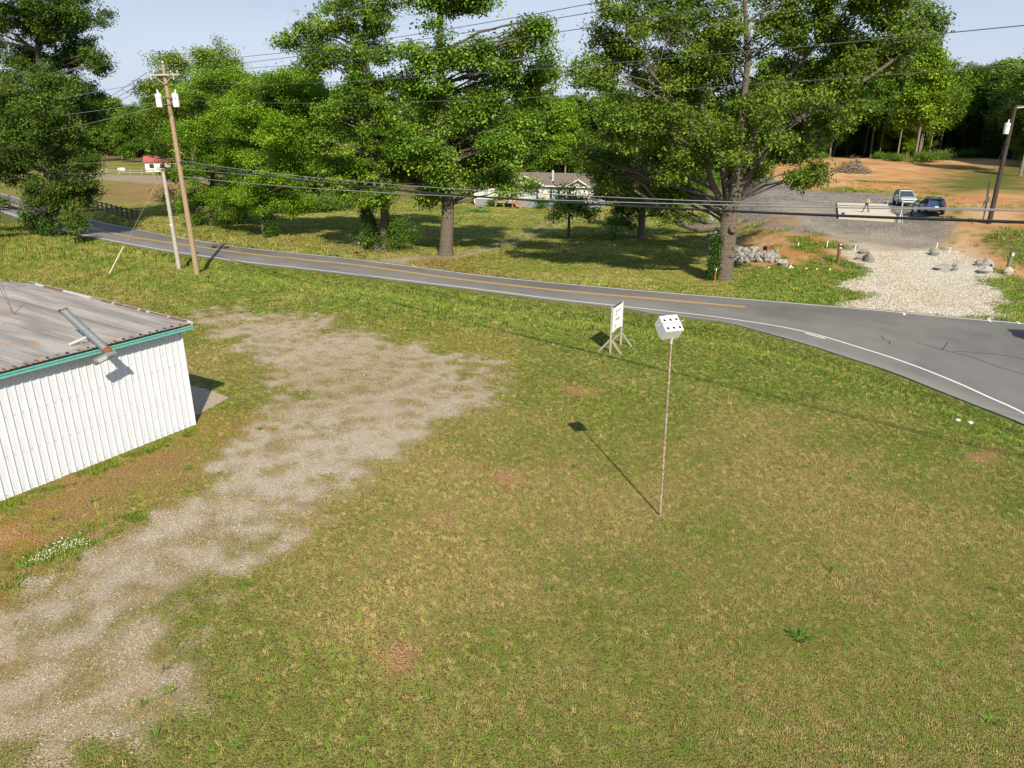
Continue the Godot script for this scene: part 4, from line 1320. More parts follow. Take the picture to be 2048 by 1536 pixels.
# ---------------------------------------------------------------- woods beyond
var woods := {}
const looks := {"slender_tree": "slender bare-trunked woodland tree", "broad_tree": "broad green woodland tree", "bright_tree": "bright yellow-green tree with pale trunk", "cedar_tree": "dark conical cedar", "pine_tree": "tall dark pine with flat tiers"}
func wood_proto(kind: String, label: String, h: float, group: String, at: Vector3) -> void:
	var o := thing(kind, label, "tree", at, 0.0, group)
	var g := RandomNumberGenerator.new()
	g.seed = kind.hash() % 1000
	var lobes := []
	var p := {"seed": g.seed + 1, "bark": M.bark, "clump": 1.3, "clumps": 2.6, "leaves": 13.0, "leaf": LEAF.wood, "first": h * 0.3, "rise": 0.5, "bake": true}
	var pts := [Vector3.ZERO, Vector3(g.randf_range(-0.3, 0.3), h * 0.4, 0), Vector3(g.randf_range(-0.6, 0.6), h * 0.75, 0.2), Vector3(0, h * 0.98, 0)]
	var rad := [h * 0.013, h * 0.01, h * 0.006, 0.03]
	match kind:
		"slender_tree":
			p.merge({"c0": Color(0.07, 0.125, 0.018), "c1": Color(0.13, 0.18, 0.03), "bark": M.bark_pale}, true)
			p.first = h * 0.42
			for k in 12:
				var y := lerpf(0.48, 0.98, k / 11.0) * h
				var a := g.randf() * TAU
				var d := h * 0.13 * (1.2 - y / h) * 2.0
				lobes.append([Vector3(cos(a) * d, y, sin(a) * d), h * g.randf_range(0.07, 0.105), 0.9])
		"broad_tree":
			p.merge({"c0": Color(0.055, 0.11, 0.016), "c1": Color(0.11, 0.165, 0.025)}, true)
			for k in 18:
				var y := lerpf(0.22, 0.95, k / 17.0) * h
				var a := g.randf() * TAU
				var d := h * 0.24 * sin(PI * clampf(y / h * 0.92, 0.15, 1.0)) * g.randf_range(0.5, 1.1)
				lobes.append([Vector3(cos(a) * d, y, sin(a) * d), h * g.randf_range(0.1, 0.14)])
		"bright_tree":
			p.merge({"c0": Color(0.1, 0.17, 0.016), "c1": Color(0.19, 0.25, 0.03), "bark": M.bark_pale}, true)
			p.first = h * 0.3
			for k in 18:
				var y := lerpf(0.38, 0.97, k / 17.0) * h
				var a := g.randf() * TAU
				var d := h * 0.17 * (1.25 - y / h) * g.randf_range(0.5, 1.3)
				lobes.append([Vector3(cos(a) * d, y, sin(a) * d), h * g.randf_range(0.07, 0.11)])
		"cedar_tree":
			p.merge({"c0": Color(0.02, 0.042, 0.014), "c1": Color(0.045, 0.07, 0.022), "leaf": LEAF.needle, "clump": 1.2, "rise": 0.1}, true)
			for k in 22:
				var y := lerpf(0.1, 0.97, k / 21.0) * h
				var a := k * 2.4
				var d := h * 0.2 * (1.05 - y / h)
				lobes.append([Vector3(cos(a) * d, y, sin(a) * d), h * (0.03 + 0.085 * (1.05 - y / h)), 1.4])
		"pine_tree":
			p.merge({"c0": Color(0.03, 0.055, 0.02), "c1": Color(0.06, 0.085, 0.03), "leaf": LEAF.needle, "clump": 1.2, "rise": 0.05, "squash": 0.35}, true)
			p.first = h * 0.4
			for k in 16:
				var y := lerpf(0.5, 0.99, k / 15.0) * h
				var a := k * 2.4
				var d := h * 0.17 * (1.3 - y / h)
				lobes.append([Vector3(cos(a) * d, y, sin(a) * d), h * 0.085, 1.2])
	grow(o, pts, rad, lobes, p)
	woods[kind] = o
var wood_used := {}
var place := ""                                   # where the trees being planted stand
func plant(kind: String, x: float, f: float, sc: float) -> void:
	var at := on_ground(x, f, -0.05)
	var s := Vector3(sc * rng.randf_range(0.9, 1.12), sc, sc * rng.randf_range(0.9, 1.12))
	if not wood_used.has(kind):
		wood_used[kind] = true
		woods[kind].position = at
		woods[kind].scale = s
		tag(woods[kind], looks[kind] + " " + place, "tree", kind.replace("_", " ") + "s " + place)
		return
	tag(copy_of(woods[kind], at, rng.randf() * TAU, s), looks[kind] + " " + place, "tree", kind.replace("_", " ") + "s " + place)
func line_of(px: Array) -> PackedVector2Array:
	return poly(px)
func row(line: PackedVector2Array, back: float, gap: float, kinds: Array, lo: float, hi: float) -> void:
	var left := gap * 0.5
	for i in line.size() - 1:
		var d := line[i + 1] - line[i]
		var l := d.length()
		while left < l:
			var p := line[i] + d / l * left
			var j := Vector2(rng.randf_range(-1, 1) * gap * 0.3, back + rng.randf_range(-1, 1) * gap * 0.3)
			plant(kinds[rng.randi() % kinds.size()], p.x * (1.0 + back * 0.7 / p.y) + j.x, p.y + j.y, rng.randf_range(lo, hi))
			left += gap * rng.randf_range(0.8, 1.2)
		left -= l
func far_woods() -> void:
	LEAF.wood = leaf_cluster(14, 0.4, 1.15, 96)
	wood_proto("slender_tree", "slender bare-trunked woodland tree in the woods behind", 20.0, "slender woodland trees", Vector3.ZERO)
	wood_proto("broad_tree", "broad green woodland tree in the woods behind", 17.0, "broad woodland trees", Vector3.ZERO)
	wood_proto("bright_tree", "bright yellow-green tree with pale trunk among the woods", 21.0, "bright woodland trees", Vector3.ZERO)
	wood_proto("cedar_tree", "dark conical cedar standing among the woods", 14.0, "cedars in the woods", Vector3.ZERO)
	wood_proto("pine_tree", "tall pine with flat tiers above the woods", 22.0, "pines in the woods", Vector3.ZERO)
	place = "in the woods behind the clay clearing"
	var right := line_of([1500, 330, 1600, 318, 1700, 312, 1800, 316, 1900, 311, 1980, 309, 2060, 326, 2160, 350])
	row(right, 0.0, 4.6, ["slender_tree"], 0.7, 1.05)
	row(right, 3.0, 5.5, ["broad_tree", "bright_tree", "broad_tree"], 0.28, 0.5)
	row(right, 9.0, 6.0, ["broad_tree", "broad_tree", "bright_tree"], 0.35, 0.6)
	row(right, 6.0, 5.0, ["slender_tree", "slender_tree", "cedar_tree"], 0.8, 1.1)
	row(right, 11.0, 6.5, ["slender_tree", "cedar_tree", "slender_tree", "broad_tree"], 0.85, 1.1)
	row(right, 17.0, 7.0, ["broad_tree", "cedar_tree", "slender_tree", "pine_tree"], 0.85, 1.1)
	row(right, 28.0, 8.0, ["broad_tree", "cedar_tree", "broad_tree"], 0.9, 1.15)
	row(right, 42.0, 9.0, ["broad_tree", "broad_tree", "pine_tree"], 0.95, 1.2)
	place = "in the woods behind the cream house"
	var mid := line_of([560, 392, 700, 380, 820, 374, 960, 368, 1080, 366, 1180, 370, 1300, 368, 1440, 358])
	row(mid, 3.0, 8.0, ["broad_tree", "slender_tree", "broad_tree", "bright_tree"], 0.72, 1.0)
	row(mid, 14.0, 8.0, ["broad_tree", "broad_tree", "cedar_tree", "slender_tree"], 0.85, 1.05)
	row(mid, 28.0, 9.0, ["broad_tree", "broad_tree", "slender_tree"], 0.95, 1.15)
	place = "behind the far red-roofed yard"
	var left := line_of([-60, 318, 60, 314, 180, 312, 300, 316, 420, 345, 560, 372])
	row(left, 4.0, 9.0, ["broad_tree", "slender_tree", "cedar_tree"], 0.8, 1.05)
	row(left, 18.0, 10.0, ["broad_tree", "broad_tree", "cedar_tree"], 0.9, 1.15)
	row(left, 40.0, 14.0, ["broad_tree"], 1.0, 1.3)
	# single ones that stand out
	for q in [["bright_tree", 1829, 322, 1.08], ["bright_tree", 1700, 312, 0.9], ["pine_tree", 1925, 309, 1.0], ["cedar_tree", 1968, 312, 1.25], ["cedar_tree", 2010, 316, 1.3], ["slender_tree", 2040, 352, 0.95], ["bright_tree", 245, 318, 0.95], ["broad_tree", 205, 322, 1.0], ["broad_tree", 262, 324, 0.85], ["bright_tree", 1130, 372, 0.75], ["broad_tree", 1060, 372, 0.8], ["slender_tree", 1600, 322, 0.9], ["cedar_tree", 480, 408, 0.55], ["broad_tree", 600, 404, 0.6], ["broad_tree", 640, 402, 0.7], ["broad_tree", 505, 420, 0.55]]:
		var p := gp(q[1], q[2])
		place = "at the edge of the clay clearing" if q[1] > 1500 else "close behind the cream house" if q[1] > 900 else "behind the bright maples" if q[1] > 400 else "beside the far red-roofed yard"
		plant(q[0], p.x, -p.z, q[3])
	# the wooded hill far off on the left
	place = "on the far wooded hill"
	for k in 60:
		var f := rng.randf_range(360, 500)
		plant("broad_tree", rng.randf_range(-0.85, 0.15) * f, f, rng.randf_range(0.9, 1.2))
	place = "far behind the other woods"
	for k in 40:
		var f := rng.randf_range(300, 420)
		plant("broad_tree", rng.randf_range(0.05, 0.85) * f, f, rng.randf_range(0.95, 1.2))
	# undergrowth
	var under: Array = [[1545, 330, 2.2, 1.0], [1590, 322, 2.4, 1.2], [1640, 318, 2.0, 0.9], [1760, 318, 2.2, 1.0], [1790, 322, 2.6, 1.1], [1850, 324, 3.2, 1.6], [1880, 320, 2.6, 1.4], [1930, 315, 3.0, 1.3], [1970, 314, 3.0, 1.5], [2020, 318, 3.0, 1.5], [560, 425, 2.2, 1.1], [595, 427, 2.6, 1.3], [635, 425, 2.4, 1.3], [670, 421, 2.4, 1.2], [700, 416, 2.2, 1.1], [400, 452, 1.6, 0.8], [450, 452, 1.8, 0.9], [480, 448, 2.0, 0.9], [1420, 375, 3.0, 1.6], [1380, 380, 2.6, 1.5], [1220, 385, 2.6, 1.5], [1010, 378, 2.4, 1.4], [980, 380, 2.6, 1.4], [900, 382, 2.4, 0.9], [330, 320, 3.0, 1.5], [180, 330, 3.0, 1.5]]
	for i in under.size():
		var u: Array = under[i]
		var where := "where the woods meet the clay clearing" if u[0] > 1500 else "behind the cream house" if u[0] > 890 else "along the back of the mown lawn" if u[0] > 540 else "under the bright maples" if u[0] > 390 else "by the far yard"
		shrub("undergrowth_shrub", "leafy green shrub " + where, gp(u[0], u[1]), Vector3(u[2] * 0.85, u[3] * (0.7 if u[0] > 1500 else 1.0), u[2] * 0.7), Color(0.055, 0.11, 0.018), Color(0.12, 0.17, 0.03), 200 + i, "shrubs " + where)
	shrub("bush", "dense green bush at the right foot of the vine tree", gp(795, 500), Vector3(1.7, 1.5, 1.3), Color(0.045, 0.095, 0.014), Color(0.09, 0.14, 0.02), 260)
	shrub("bush", "lower bush at the left foot of the vine tree", gp(742, 498), Vector3(1.0, 1.0, 0.9), Color(0.07, 0.125, 0.016), Color(0.13, 0.175, 0.025), 261)

# ---------------------------------------------------------------- the white metal shed
func shed() -> void:
	# built with x up the roof slope away from the drive and mirrored into a right-handed frame; z along the eave (0 at the far corner, + towards the camera)
	var A := flat(388, 850)
	var B := flat(0, 1003)
	var d := (B - A).normalized()
	var zax := V(d.x, 0, d.y)
	var xax := Vector3.UP.cross(zax)
	var o := thing("metal_shed", "long white ribbed metal shed with weathered sheet roof and teal trim", "shed", V(A.x, 0, A.y))
	o.basis = Basis(xax, Vector3.UP, zax)
	var len := 15.3
	var deep := 9.6
	var eave := 3.72
	var rise := 0.52
	var pitch := 0.235
	# wall sheets: flat pans with a raised rib at each side, three ribs to a sheet
	var sheet := Mesher.new()
	var n := 3
	for k in n:
		var z := k * pitch
		var prof := [[0.0, z], [0.0, z + pitch - 0.056], [-0.03, z + pitch - 0.042], [-0.03, z + pitch - 0.016], [0.0, z + pitch]]
		for m in [0.06, 0.11]:                       # small stiffening ribs in the pan
			sheet.box(Vector3(-0.002, eave * 0.5, z + m), Vector3(0.006, eave, 0.008))
		for i in prof.size() - 1:
			var a := Vector3(prof[i][0], 0.0, prof[i][1])
			var b := Vector3(prof[i + 1][0], 0.0, prof[i + 1][1])
			sheet.face([a, b, b + Vector3(0, eave, 0), a + Vector3(0, eave, 0)], Vector3(-1, 0, 0))
	var sheet_mesh := sheet.flip_x().mesh()
	var screws := Mesher.new()
	for k in n:
		for y in [0.12, 1.25, 2.42, 3.4]:
			screws.lathe(Vector3(-0.036, y, (k + 1) * pitch - 0.085), [[0.011, 0.0], [0.011, -0.006], [0.0, -0.006]], Basis(Vector3.FORWARD, -PI / 2), 6)
	var screw_mesh := screws.flip_x().mesh()
	for i in int(len / (n * pitch)):
		var at := Transform3D(Basis(), Vector3(0, 0, i * n * pitch))
		var s := part_mesh("wall_sheet", sheet_mesh, M.white_wall, o, at)
		stuff(part_mesh("screws", screw_mesh, M.galv, s))
	var shell := Mesher.new()
	var z0 := -0.02
	var z1 := len
	shell.face([Vector3(0.02, 0, z0), Vector3(0.02, eave, z0), Vector3(deep, eave + rise, z0), Vector3(2 * deep, eave, z0), Vector3(2 * deep, 0, z0)], Vector3(0, 0, -1))
	shell.face([Vector3(0.02, 0, z1), Vector3(0.02, eave, z1), Vector3(deep, eave + rise, z1), Vector3(2 * deep, eave, z1), Vector3(2 * deep, 0, z1)], Vector3(0, 0, 1))
	shell.face([Vector3(2 * deep, 0, z0), Vector3(2 * deep, eave, z0), Vector3(2 * deep, eave, z1), Vector3(2 * deep, 0, z1)], Vector3(1, 0, 0))
	shell.face([Vector3(0.02, 0, z0), Vector3(0.02, eave, z0), Vector3(0.02, eave, z1), Vector3(0.02, 0, z1)], Vector3(-1, 0, 0))
	part("end_walls", shell.flip_x(), M.white_wall, o)
	var corner := Mesher.new()
	corner.box(Vector3(-0.02, eave * 0.5, -0.03), Vector3(0.09, eave, 0.06), Basis(), 0.01)
	part("corner_trim", corner.flip_x(), M.white_wall, o)
	# the roof: overlapping ribbed sheets, the sheets slightly uneven
	var up := Vector3(deep + 0.3, rise * (deep + 0.3) / deep, 0)
	var slope := up.normalized()
	var out := Vector3(0, 0, 1).cross(slope).normalized()
	if out.y < 0: out = -out
	var z := -0.28
	var k2 := 0
	while z < len + 0.2:
		var wd := 0.9
		var rf := Mesher.new()
		var lift := 0.01 * (k2 % 2) + rng.randf_range(0, 0.006)
		var edge := Vector3(-0.3, eave + 0.12 + lift, 0)
		for side in 3:
			var zz := z + side * 0.3
			var prof := [[0.0, zz], [0.0, zz + 0.1], [0.006, zz + 0.115], [0.006, zz + 0.13], [0.0, zz + 0.145], [0.0, zz + 0.255], [0.024, zz + 0.27], [0.024, zz + 0.29], [0.0, zz + 0.3 + (0.004 if side == 2 else 0.0)]]
			for i in prof.size() - 1:
				var a: Vector3 = edge + out * prof[i][0] + Vector3(0, 0, prof[i][1])
				var b: Vector3 = edge + out * prof[i + 1][0] + Vector3(0, 0, prof[i + 1][1])
				rf.face([a, b, b + up, a + up], Vector3.UP)
				rf.face([a, b, b - Vector3(0, 0.02, 0), a - Vector3(0, 0.02, 0)], Vector3.LEFT)
		part("roof_sheet", rf.flip_x(), M.sheet_roof, o)
		z += wd
		k2 += 1
	var back := Mesher.new()
	var ridge := Vector3(deep, eave + 0.12 + rise * (deep + 0.3) / deep, 0)
	back.face([ridge + Vector3(0, 0, -0.28), ridge + Vector3(0, 0, len + 0.2), Vector3(2 * deep + 0.3, eave + 0.1, len + 0.2), Vector3(2 * deep + 0.3, eave + 0.1, -0.28)], Vector3.UP)
	part("back_roof", back.flip_x(), M.sheet_roof, o)
	# rusted, broken foam closures along the eave and rust along the far rake
	var eave_y := eave + 0.12
	var clos := Mesher.new()
	clos.box(Vector3(-0.285, eave_y - 0.03, len * 0.5), Vector3(0.03, 0.045, len + 0.5))
	part("eave_closure", clos.flip_x(), M.black, o)
	var zz2 := 0.1
	while zz2 < len:
		var rs := Mesher.new()
		rs.blob(Vector3(-0.25 + rng.randf_range(-0.02, 0.04), eave_y + 0.03, zz2), Vector3(rng.randf_range(0.04, 0.1), 0.025, rng.randf_range(0.03, 0.06)), int(zz2 * 100), 0.4)
		part("rust_flake", rs.flip_x(), M.rust if rng.randf() < 0.7 else M.dark, o)
		zz2 += 0.3 * rng.randf_range(0.9, 1.1)
	var rake := Mesher.new()
	var cap := Mesher.new()
	var foot := Vector3(-0.3, eave_y, -0.3)
	cap.bar(foot + Vector3(0, 0.0, -0.03), foot + up + Vector3(0, 0, -0.03), 0.09, 0.1)
	part("rake_trim", cap.flip_x(), M.galv_bright, o)
	var t := 0.02
	while t < 0.98:
		var l := rng.randf_range(0.03, 0.1)
		if rng.randf() < 0.78:
			rake.bar(foot + up * t + out * 0.055 + Vector3(0, 0, 0.02), foot + up * minf(t + l, 1.0) + out * 0.055 + Vector3(0, 0, 0.02), rng.randf_range(0.05, 0.11), 0.012)
		t += l + rng.randf_range(0.0, 0.02)
	stuff(part("rake_rust", rake.flip_x(), M.rust, o))
	var fas := Mesher.new()
	fas.box(Vector3(-0.305, eave - 0.03, len * 0.5 - 0.08), Vector3(0.03, 0.14, len + 0.56), Basis(), 0.006)
	fas.box(Vector3(-0.16, eave - 0.1, len * 0.5 - 0.08), Vector3(0.27, 0.02, len + 0.5))
	var fs := part("fascia", fas.flip_x(), M.teal, o)
	var gr := Mesher.new()
	gr.box(Vector3(-0.321, eave - 0.012, len * 0.5 - 0.08), Vector3(0.006, 0.02, len + 0.54))
	part("groove", gr.flip_x(), M.teal_dark, fs)
	# the cut-off auger tube that sticks out over the eave
	var au := thing("grain_auger", "rusty-ended grey auger tube slung over the shed eave", "auger", o.position)
	au.basis = o.basis
	var lo := shed_point(o, 222, 708, -0.75)
	var hi := shed_point(o, 128, 622, 1.0)
	var tube := Mesher.new()
	var dir := (hi - lo).normalized()
	tube.tube([lo, hi], [0.12, 0.12], 18, false)
	tube.tube([hi, lo], [0.112, 0.112], 18, false)
	part("tube", tube.flip_x(), M.galv, au)
	for q in [[0.52, 0.56, 0.132], [0.22, 0.235, 0.127]]:
		var band := Mesher.new()
		band.tube([lo.lerp(hi, q[0]), lo.lerp(hi, q[1])], [q[2], q[2]], 18)
		part("clamp_band", band.flip_x(), M.galv, au)
	var torn := Mesher.new()
	for k in 6:
		var a := TAU * k / 6.0
		var side := dir.cross(Vector3.UP).normalized()
		torn.blob(hi + (side * cos(a) + side.cross(dir) * sin(a)) * 0.1 + dir * rng.randf_range(-0.02, 0.12), Vector3(0.05, 0.03, 0.06), k + 3, 0.5)
	part("torn_end", torn.flip_x(), M.rust, au)
	var rp := Mesher.new()
	rp.tube([lo, lo.lerp(hi, 0.11)], [0.124, 0.124], 18, false)
	part("rust_collar", rp.flip_x(), M.rust, au)
	var boot := Mesher.new()
	var bdir := Vector3(0.0, -0.22, 1).normalized()
	boot.tube([lo - bdir * 0.12, lo + bdir * 0.3, lo + bdir * 0.58], [0.1, 0.11, 0.105], 16)
	boot.box(lo - dir * 0.02 - bdir * 0.06, Vector3(0.22, 0.12, 0.2), Basis(Vector3.UP, 0.3), 0.02)
	part("boot", boot.flip_x(), M.galv, au)
	var tray := Mesher.new()
	tray.box(lo + bdir * 0.36 + Vector3(-0.1, 0.02, 0), Vector3(0.02, 0.12, 0.3), Basis(Vector3.RIGHT, 0.22))
	part("tray", tray.flip_x(), M.galv_bright, au)
	var br := Mesher.new()
	br.bar(lo.lerp(hi, 0.5) + Vector3(0, -0.12, 0), lo.lerp(hi, 0.5) + Vector3(0.25, -0.3, 0.5), 0.02, 0.06)
	part("bracket", br.flip_x(), M.galv_bright, au)
	# the thin rusty mast on the roof
	var ms := thing("roof_mast", "thin rusty guyed rods standing on the shed roof", "mast", o.position)
	ms.basis = o.basis
	var base2 := Vector3(5.2, eave + 0.13 + rise * 5.2 / deep + 0.03, shed_z(o, 26, 5.2))
	for q in [[-0.12, 0.12], [0.1, -0.02]]:
		var r2 := Mesher.new()
		r2.rod(base2, base2 + Vector3(q[1], 1.35, q[0] + 0.25), 0.008, 6)
		part("rod", r2.flip_x(), M.rust, ms)
	var plate := Mesher.new()
	plate.box(base2, Vector3(0.14, 0.03, 0.14), Basis(), 0.005)
	part("base_plate", plate.flip_x(), M.galv, ms)
	# the old slab behind the corner
	var sl := Mesher.new()
	var ring := []
	for q in [[350, 846], [397, 829.5], [458, 797], [410, 779], [340, 764]]: ring.append(gp(q[0], q[1]) + Vector3(0, 0.05, 0))
	sl.face(ring, Vector3.UP)
	for k in 5:
		var a: Vector3 = ring[k]
		var b: Vector3 = ring[(k + 1) % 5]
		sl.face([a, b, b - Vector3(0, 0.2, 0), a - Vector3(0, 0.2, 0)], (a + b) * 0.5 - ring[4].lerp(ring[1], 0.5))
	tag(part("concrete_slab", sl, M.old_slab, self), "old tan concrete slab on the grass behind the shed corner", "slab")
func shed_point(o: Node3D, px: float, py: float, x: float) -> Vector3:      # where a sight line crosses the shed's local plane at x
	var inv := o.transform.affine_inverse()
	var r := ray(px, py)
	var a := inv * EYE
	var b := inv.basis * Vector3(r.x, r.y, -r.z)
	return (a + b * ((-x - a.x) / b.x)) * Vector3(-1, 1, 1)
func shed_z(o: Node3D, px: float, x: float) -> float:
	return shed_point(o, px, 622, x).z

# ---------------------------------------------------------------- poles and wires
var P1: Vector3
func transformer(parent: Node3D, at: Vector3, h: float, turn: float) -> void:
	var s := Mesher.new()
	s.lathe(at, [[0.0, 0.0], [0.2, 0.0], [0.22, 0.03], [0.235, h], [0.25, h], [0.25, h + 0.04], [0.1, h + 0.1], [0.0, h + 0.1]], Basis(), 18)
	var t := part("transformer", s, M.white, parent)
	var bu := Mesher.new()
	bu.lathe(at + Vector3(0.02, h + 0.08, 0), [[0.06, 0.0], [0.075, 0.06], [0.05, 0.1], [0.07, 0.15], [0.045, 0.2], [0.06, 0.26], [0.03, 0.3], [0.0, 0.32]], Basis(Vector3.FORWARD, turn), 10)
	part("bushing", bu, M.white, t)
	for q in [-0.1, 0.1]:
		var lug := Mesher.new()
		lug.box(at + Vector3(q, h * 0.75, 0.23), Vector3(0.05, 0.06, 0.05), Basis(), 0.01)
		part("terminal", lug, M.dark, t)
func power_pole(called: String, label: String, base: Vector3, top: Vector3, arm: Vector3, with_cans: bool) -> Node3D:
	var o := thing(called, label, "utility pole", base)
	var t := top - base
	var s := Mesher.new()
	s.tube([Vector3(0, -0.3, 0), t * 0.3, t * 0.65, t], [0.2, 0.185, 0.16, 0.13], 14)
	part("pole", s, M.pole, o)
	var a := t + Vector3(0, -0.62, 0)
	var c := Mesher.new()
	var across := arm.normalized()
	c.box(a + Vector3(0, 0, 0.2), Vector3(2.6, 0.13, 0.1), Basis(across, Vector3.UP, across.cross(Vector3.UP)), 0.01)
	part("crossarm", c, M.pole_grey, o)
	for k in [-1.0, 1.0]:
		var br := Mesher.new()
		br.bar(a + across * k * 0.75 + Vector3(0, -0.06, 0.24), a + Vector3(0, -0.62, 0.2), 0.03, 0.05)
		part("brace", br, M.grey_wood, o)
	for k in [-1.15, -0.72, 0.62, 1.12]:
		var ins := Mesher.new()
		ins.lathe(a + across * k + Vector3(0, 0.065, 0.2), [[0.025, 0], [0.025, 0.08], [0.07, 0.09], [0.05, 0.13], [0.07, 0.15], [0.04, 0.2], [0.0, 0.21]], Basis(), 10)
		part("insulator", ins, M.galv_bright, o)
	var tip := Mesher.new()
	tip.lathe(t, [[0.03, 0], [0.03, 0.14], [0.09, 0.16], [0.06, 0.21], [0.08, 0.24], [0.04, 0.3], [0.0, 0.32]], Basis(), 10)
	part("insulator", tip, M.galv_bright, o)
	if with_cans:
		for k in [-1.0, 1.0]:
			transformer(o, t + Vector3(0, -2.75, 0.12) + across * k * 0.66, 0.82, 0.25 * k)
		var br2 := Mesher.new()
		for y in [-2.1, -2.55]:
			br2.bar(t + Vector3(0, y, 0.16) - across * 0.5, t + Vector3(0, y, 0.16) + across * 0.5, 0.05, 0.05)
		part("can_bracket", br2, M.galv, o)
		for k in [-0.95, 0.8]:
			var cut := Mesher.new()
			cut.rod(a + across * k + Vector3(0, 0.12, 0.3), a + across * k + Vector3(0.05, -0.32, 0.34), 0.035, 8)
			part("fuse_cutout", cut, M.galv_bright, o)
		var lead := Mesher.new()
		for k in [-1.0, 1.0]:
			lead.tube([a + across * k * 0.95 + Vector3(0, -0.2, 0.34), t + Vector3(0, -1.4, 0.3) + across * k * 0.8, t + Vector3(0, -1.65, 0.14) + across * k * 0.66], [0.012, 0.012, 0.012], 5)
			lead.tube([t + Vector3(0, -2.0, 0.2) + across * k * 0.45, t + Vector3(0, -2.9, 0.3) + across * k * 0.3, t + Vector3(0, -3.4, 0.17)], [0.014, 0.014, 0.014], 5)
		part("leads", lead, M.cable, o)
	return o
func wire(called: String, label: String, a: Vector3, b: Vector3, sag: float, r: float, m: Material, group: String) -> void:
	var pts := []
	var o := thing(called, label, "wire", a, 0.0, group)
	for k in 25:
		var t := k / 24.0
		pts.append((b - a) * t - Vector3(0, 4.0 * sag * t * (1.0 - t), 0))
	var s := Mesher.new()
	s.tube(pts, [r], 6)
	part("strand", s, m, o)
func poles() -> void:
	var base := gp(395, 552)
	P1 = base
	var f := -base.z
	var top := at_f(326, 131, f)
	var arm := Vector3(1, 0, 0.18)
	power_pole("power_pole", "leaning wooden power pole with crossarm and two white transformers", base, top, arm, true)
	var h := top - base
	var clod := Mesher.new()
	clod.blob(Vector3(0.1, 0.0, 0.1), Vector3(0.5, 0.06, 0.4), 8, 0.3)
	tag(part("clay_mound", clod, M.rust_clay, self), "reddish clay heaped at the power pole's foot", "clay").position = base
	# the next pole along the near roadside, outside the picture, and the one towards the bend
	var P2 := on_ground(31.5, -0.5)
	var P2t := P2 + Vector3(0, 15.2, 0)
	power_pole("power_pole", "wooden power pole with crossarm standing nearer along the road", P2, P2t, Vector3(0.7, 0, 0.7), false)
	var P0 := on_ground(-82, 110)
	var P0t := P0 + Vector3(0, 13.0, 0)
	power_pole("power_pole", "wooden power pole with crossarm behind the dark tree", P0, P0t, arm, false)
	var g := "power lines above the road"
	var at_p := func(p: Vector3, y: float, side: float, dir: Vector3) -> Vector3: return Vector3(p.x, y, p.z) + dir * side
	var arm2 := Vector3(0.7, 0, 0.7)
	var line_1 := V(lerpf(base.x, top.x, 0.9), 0, f)
	# [kind, label, height at the pole, height at the next, sag, radius, material, group, offset along the crossarms]
	for q in [["power_line", "topmost power line from the leaning pole's tip across the treetops", 15.14, 16.85, 1.5, 0.014, M.wire, g, 0.0],
			["power_line", "power line from the right crossarm end across the treetops", 14.6, 15.5, 0.85, 0.014, M.wire, g, 0.0],
			["power_line", "power line from the left crossarm end across the treetops", 14.5, 15.68, 1.35, 0.014, M.wire, g, 0.0],
			["power_line", "lower neutral wire slung below the crossarm lines", 13.62, 13.28, 0.95, 0.013, M.wire, g, 0.0],
			["power_line", "lowest power wire leaving the pole under the transformers", 12.76, 12.95, 1.33, 0.012, M.wire, g, 0.0]]:
		wire(q[0], q[1], at_p.call(line_1, q[2], q[8], arm), at_p.call(P2, q[3], q[8], arm2), q[4], q[5], q[6], q[7])
	var t2 := "black cables slung low over the road"
	var line_2 := V(base.x, 0, f - 0.2)
	wire("cable", "thick black telephone cable slung low in front of the oak", at_p.call(line_2, 8.4, 0, arm), at_p.call(P2, 9.66, 0, arm), 1.33, 0.042, M.cable, t2)
	wire("cable", "thinner cable running just above the thick telephone cable", at_p.call(line_2, 8.54, 0, arm), at_p.call(P2, 9.94, 0, arm), 1.26, 0.016, M.wire_light, t2)
	wire("cable", "single cable that leaves the pole lowest and crosses the thick one", at_p.call(line_2, 7.4, 0, arm), at_p.call(P2, 9.98, 0, arm), 0.88, 0.02, M.wire_light, t2)
	var w2 := "wires that run left towards the bend"
	for q in [["upper wire running left from the pole across the dark tree", 14.02, 12.87, 0.05, 0.018], ["middle wire running left from the pole across the dark tree", 12.59, 11.31, 0.05, 0.018], ["third wire running left below the transformers", 12.4, 9.5, 0.6, 0.018], ["low cable running left across the dark tree", 8.67, 5.94, 0.1, 0.02], ["lowest cable running left across the dark tree", 7.95, 4.6, 0.1, 0.016]]:
		wire("wire", q[0], at_p.call(line_1, q[1], 0, arm), at_p.call(P0, q[2], 0, arm), q[3], q[4], M.wire_light, w2)
	# three more towards a pole far behind, down the side road
	var far := on_ground(at_f(120, 330, 210.0).x, 210.0)
	for k in [-1.1, -0.2, 0.9]:
		wire("wire", "thin line dropping away from the crossarm to the far side road", at_p.call(line_1, 14.6, k, arm), far + Vector3(k, 13.0, 0), 1.2, 0.02, M.wire, "lines to the far side road")
	# the stub pole with its tag, and the guy with its guard
	var sb := gp(359, 541)
	var st := at_f(326, 342, -sb.z)
	var o := thing("stub_pole", "shorter grey pole with a tag beside the power pole", "pole", sb)
	var s := Mesher.new()
	s.tube([Vector3(0, -0.3, 0), (st - sb) * 0.5, st - sb], [0.17, 0.15, 0.13], 14)
	part("pole", s, M.pole_grey, o)
	var tagm := Mesher.new()
	tagm.box((st - sb) * 0.47 + Vector3(0, 0, 0.155), Vector3(0.16, 0.14, 0.01))
	part("tag", tagm, M.white, o)
	var ga := gp(216, 552)
	var gt := at_f(276, 440, 58.5)
	var gtop := at_f(357, 322, f)
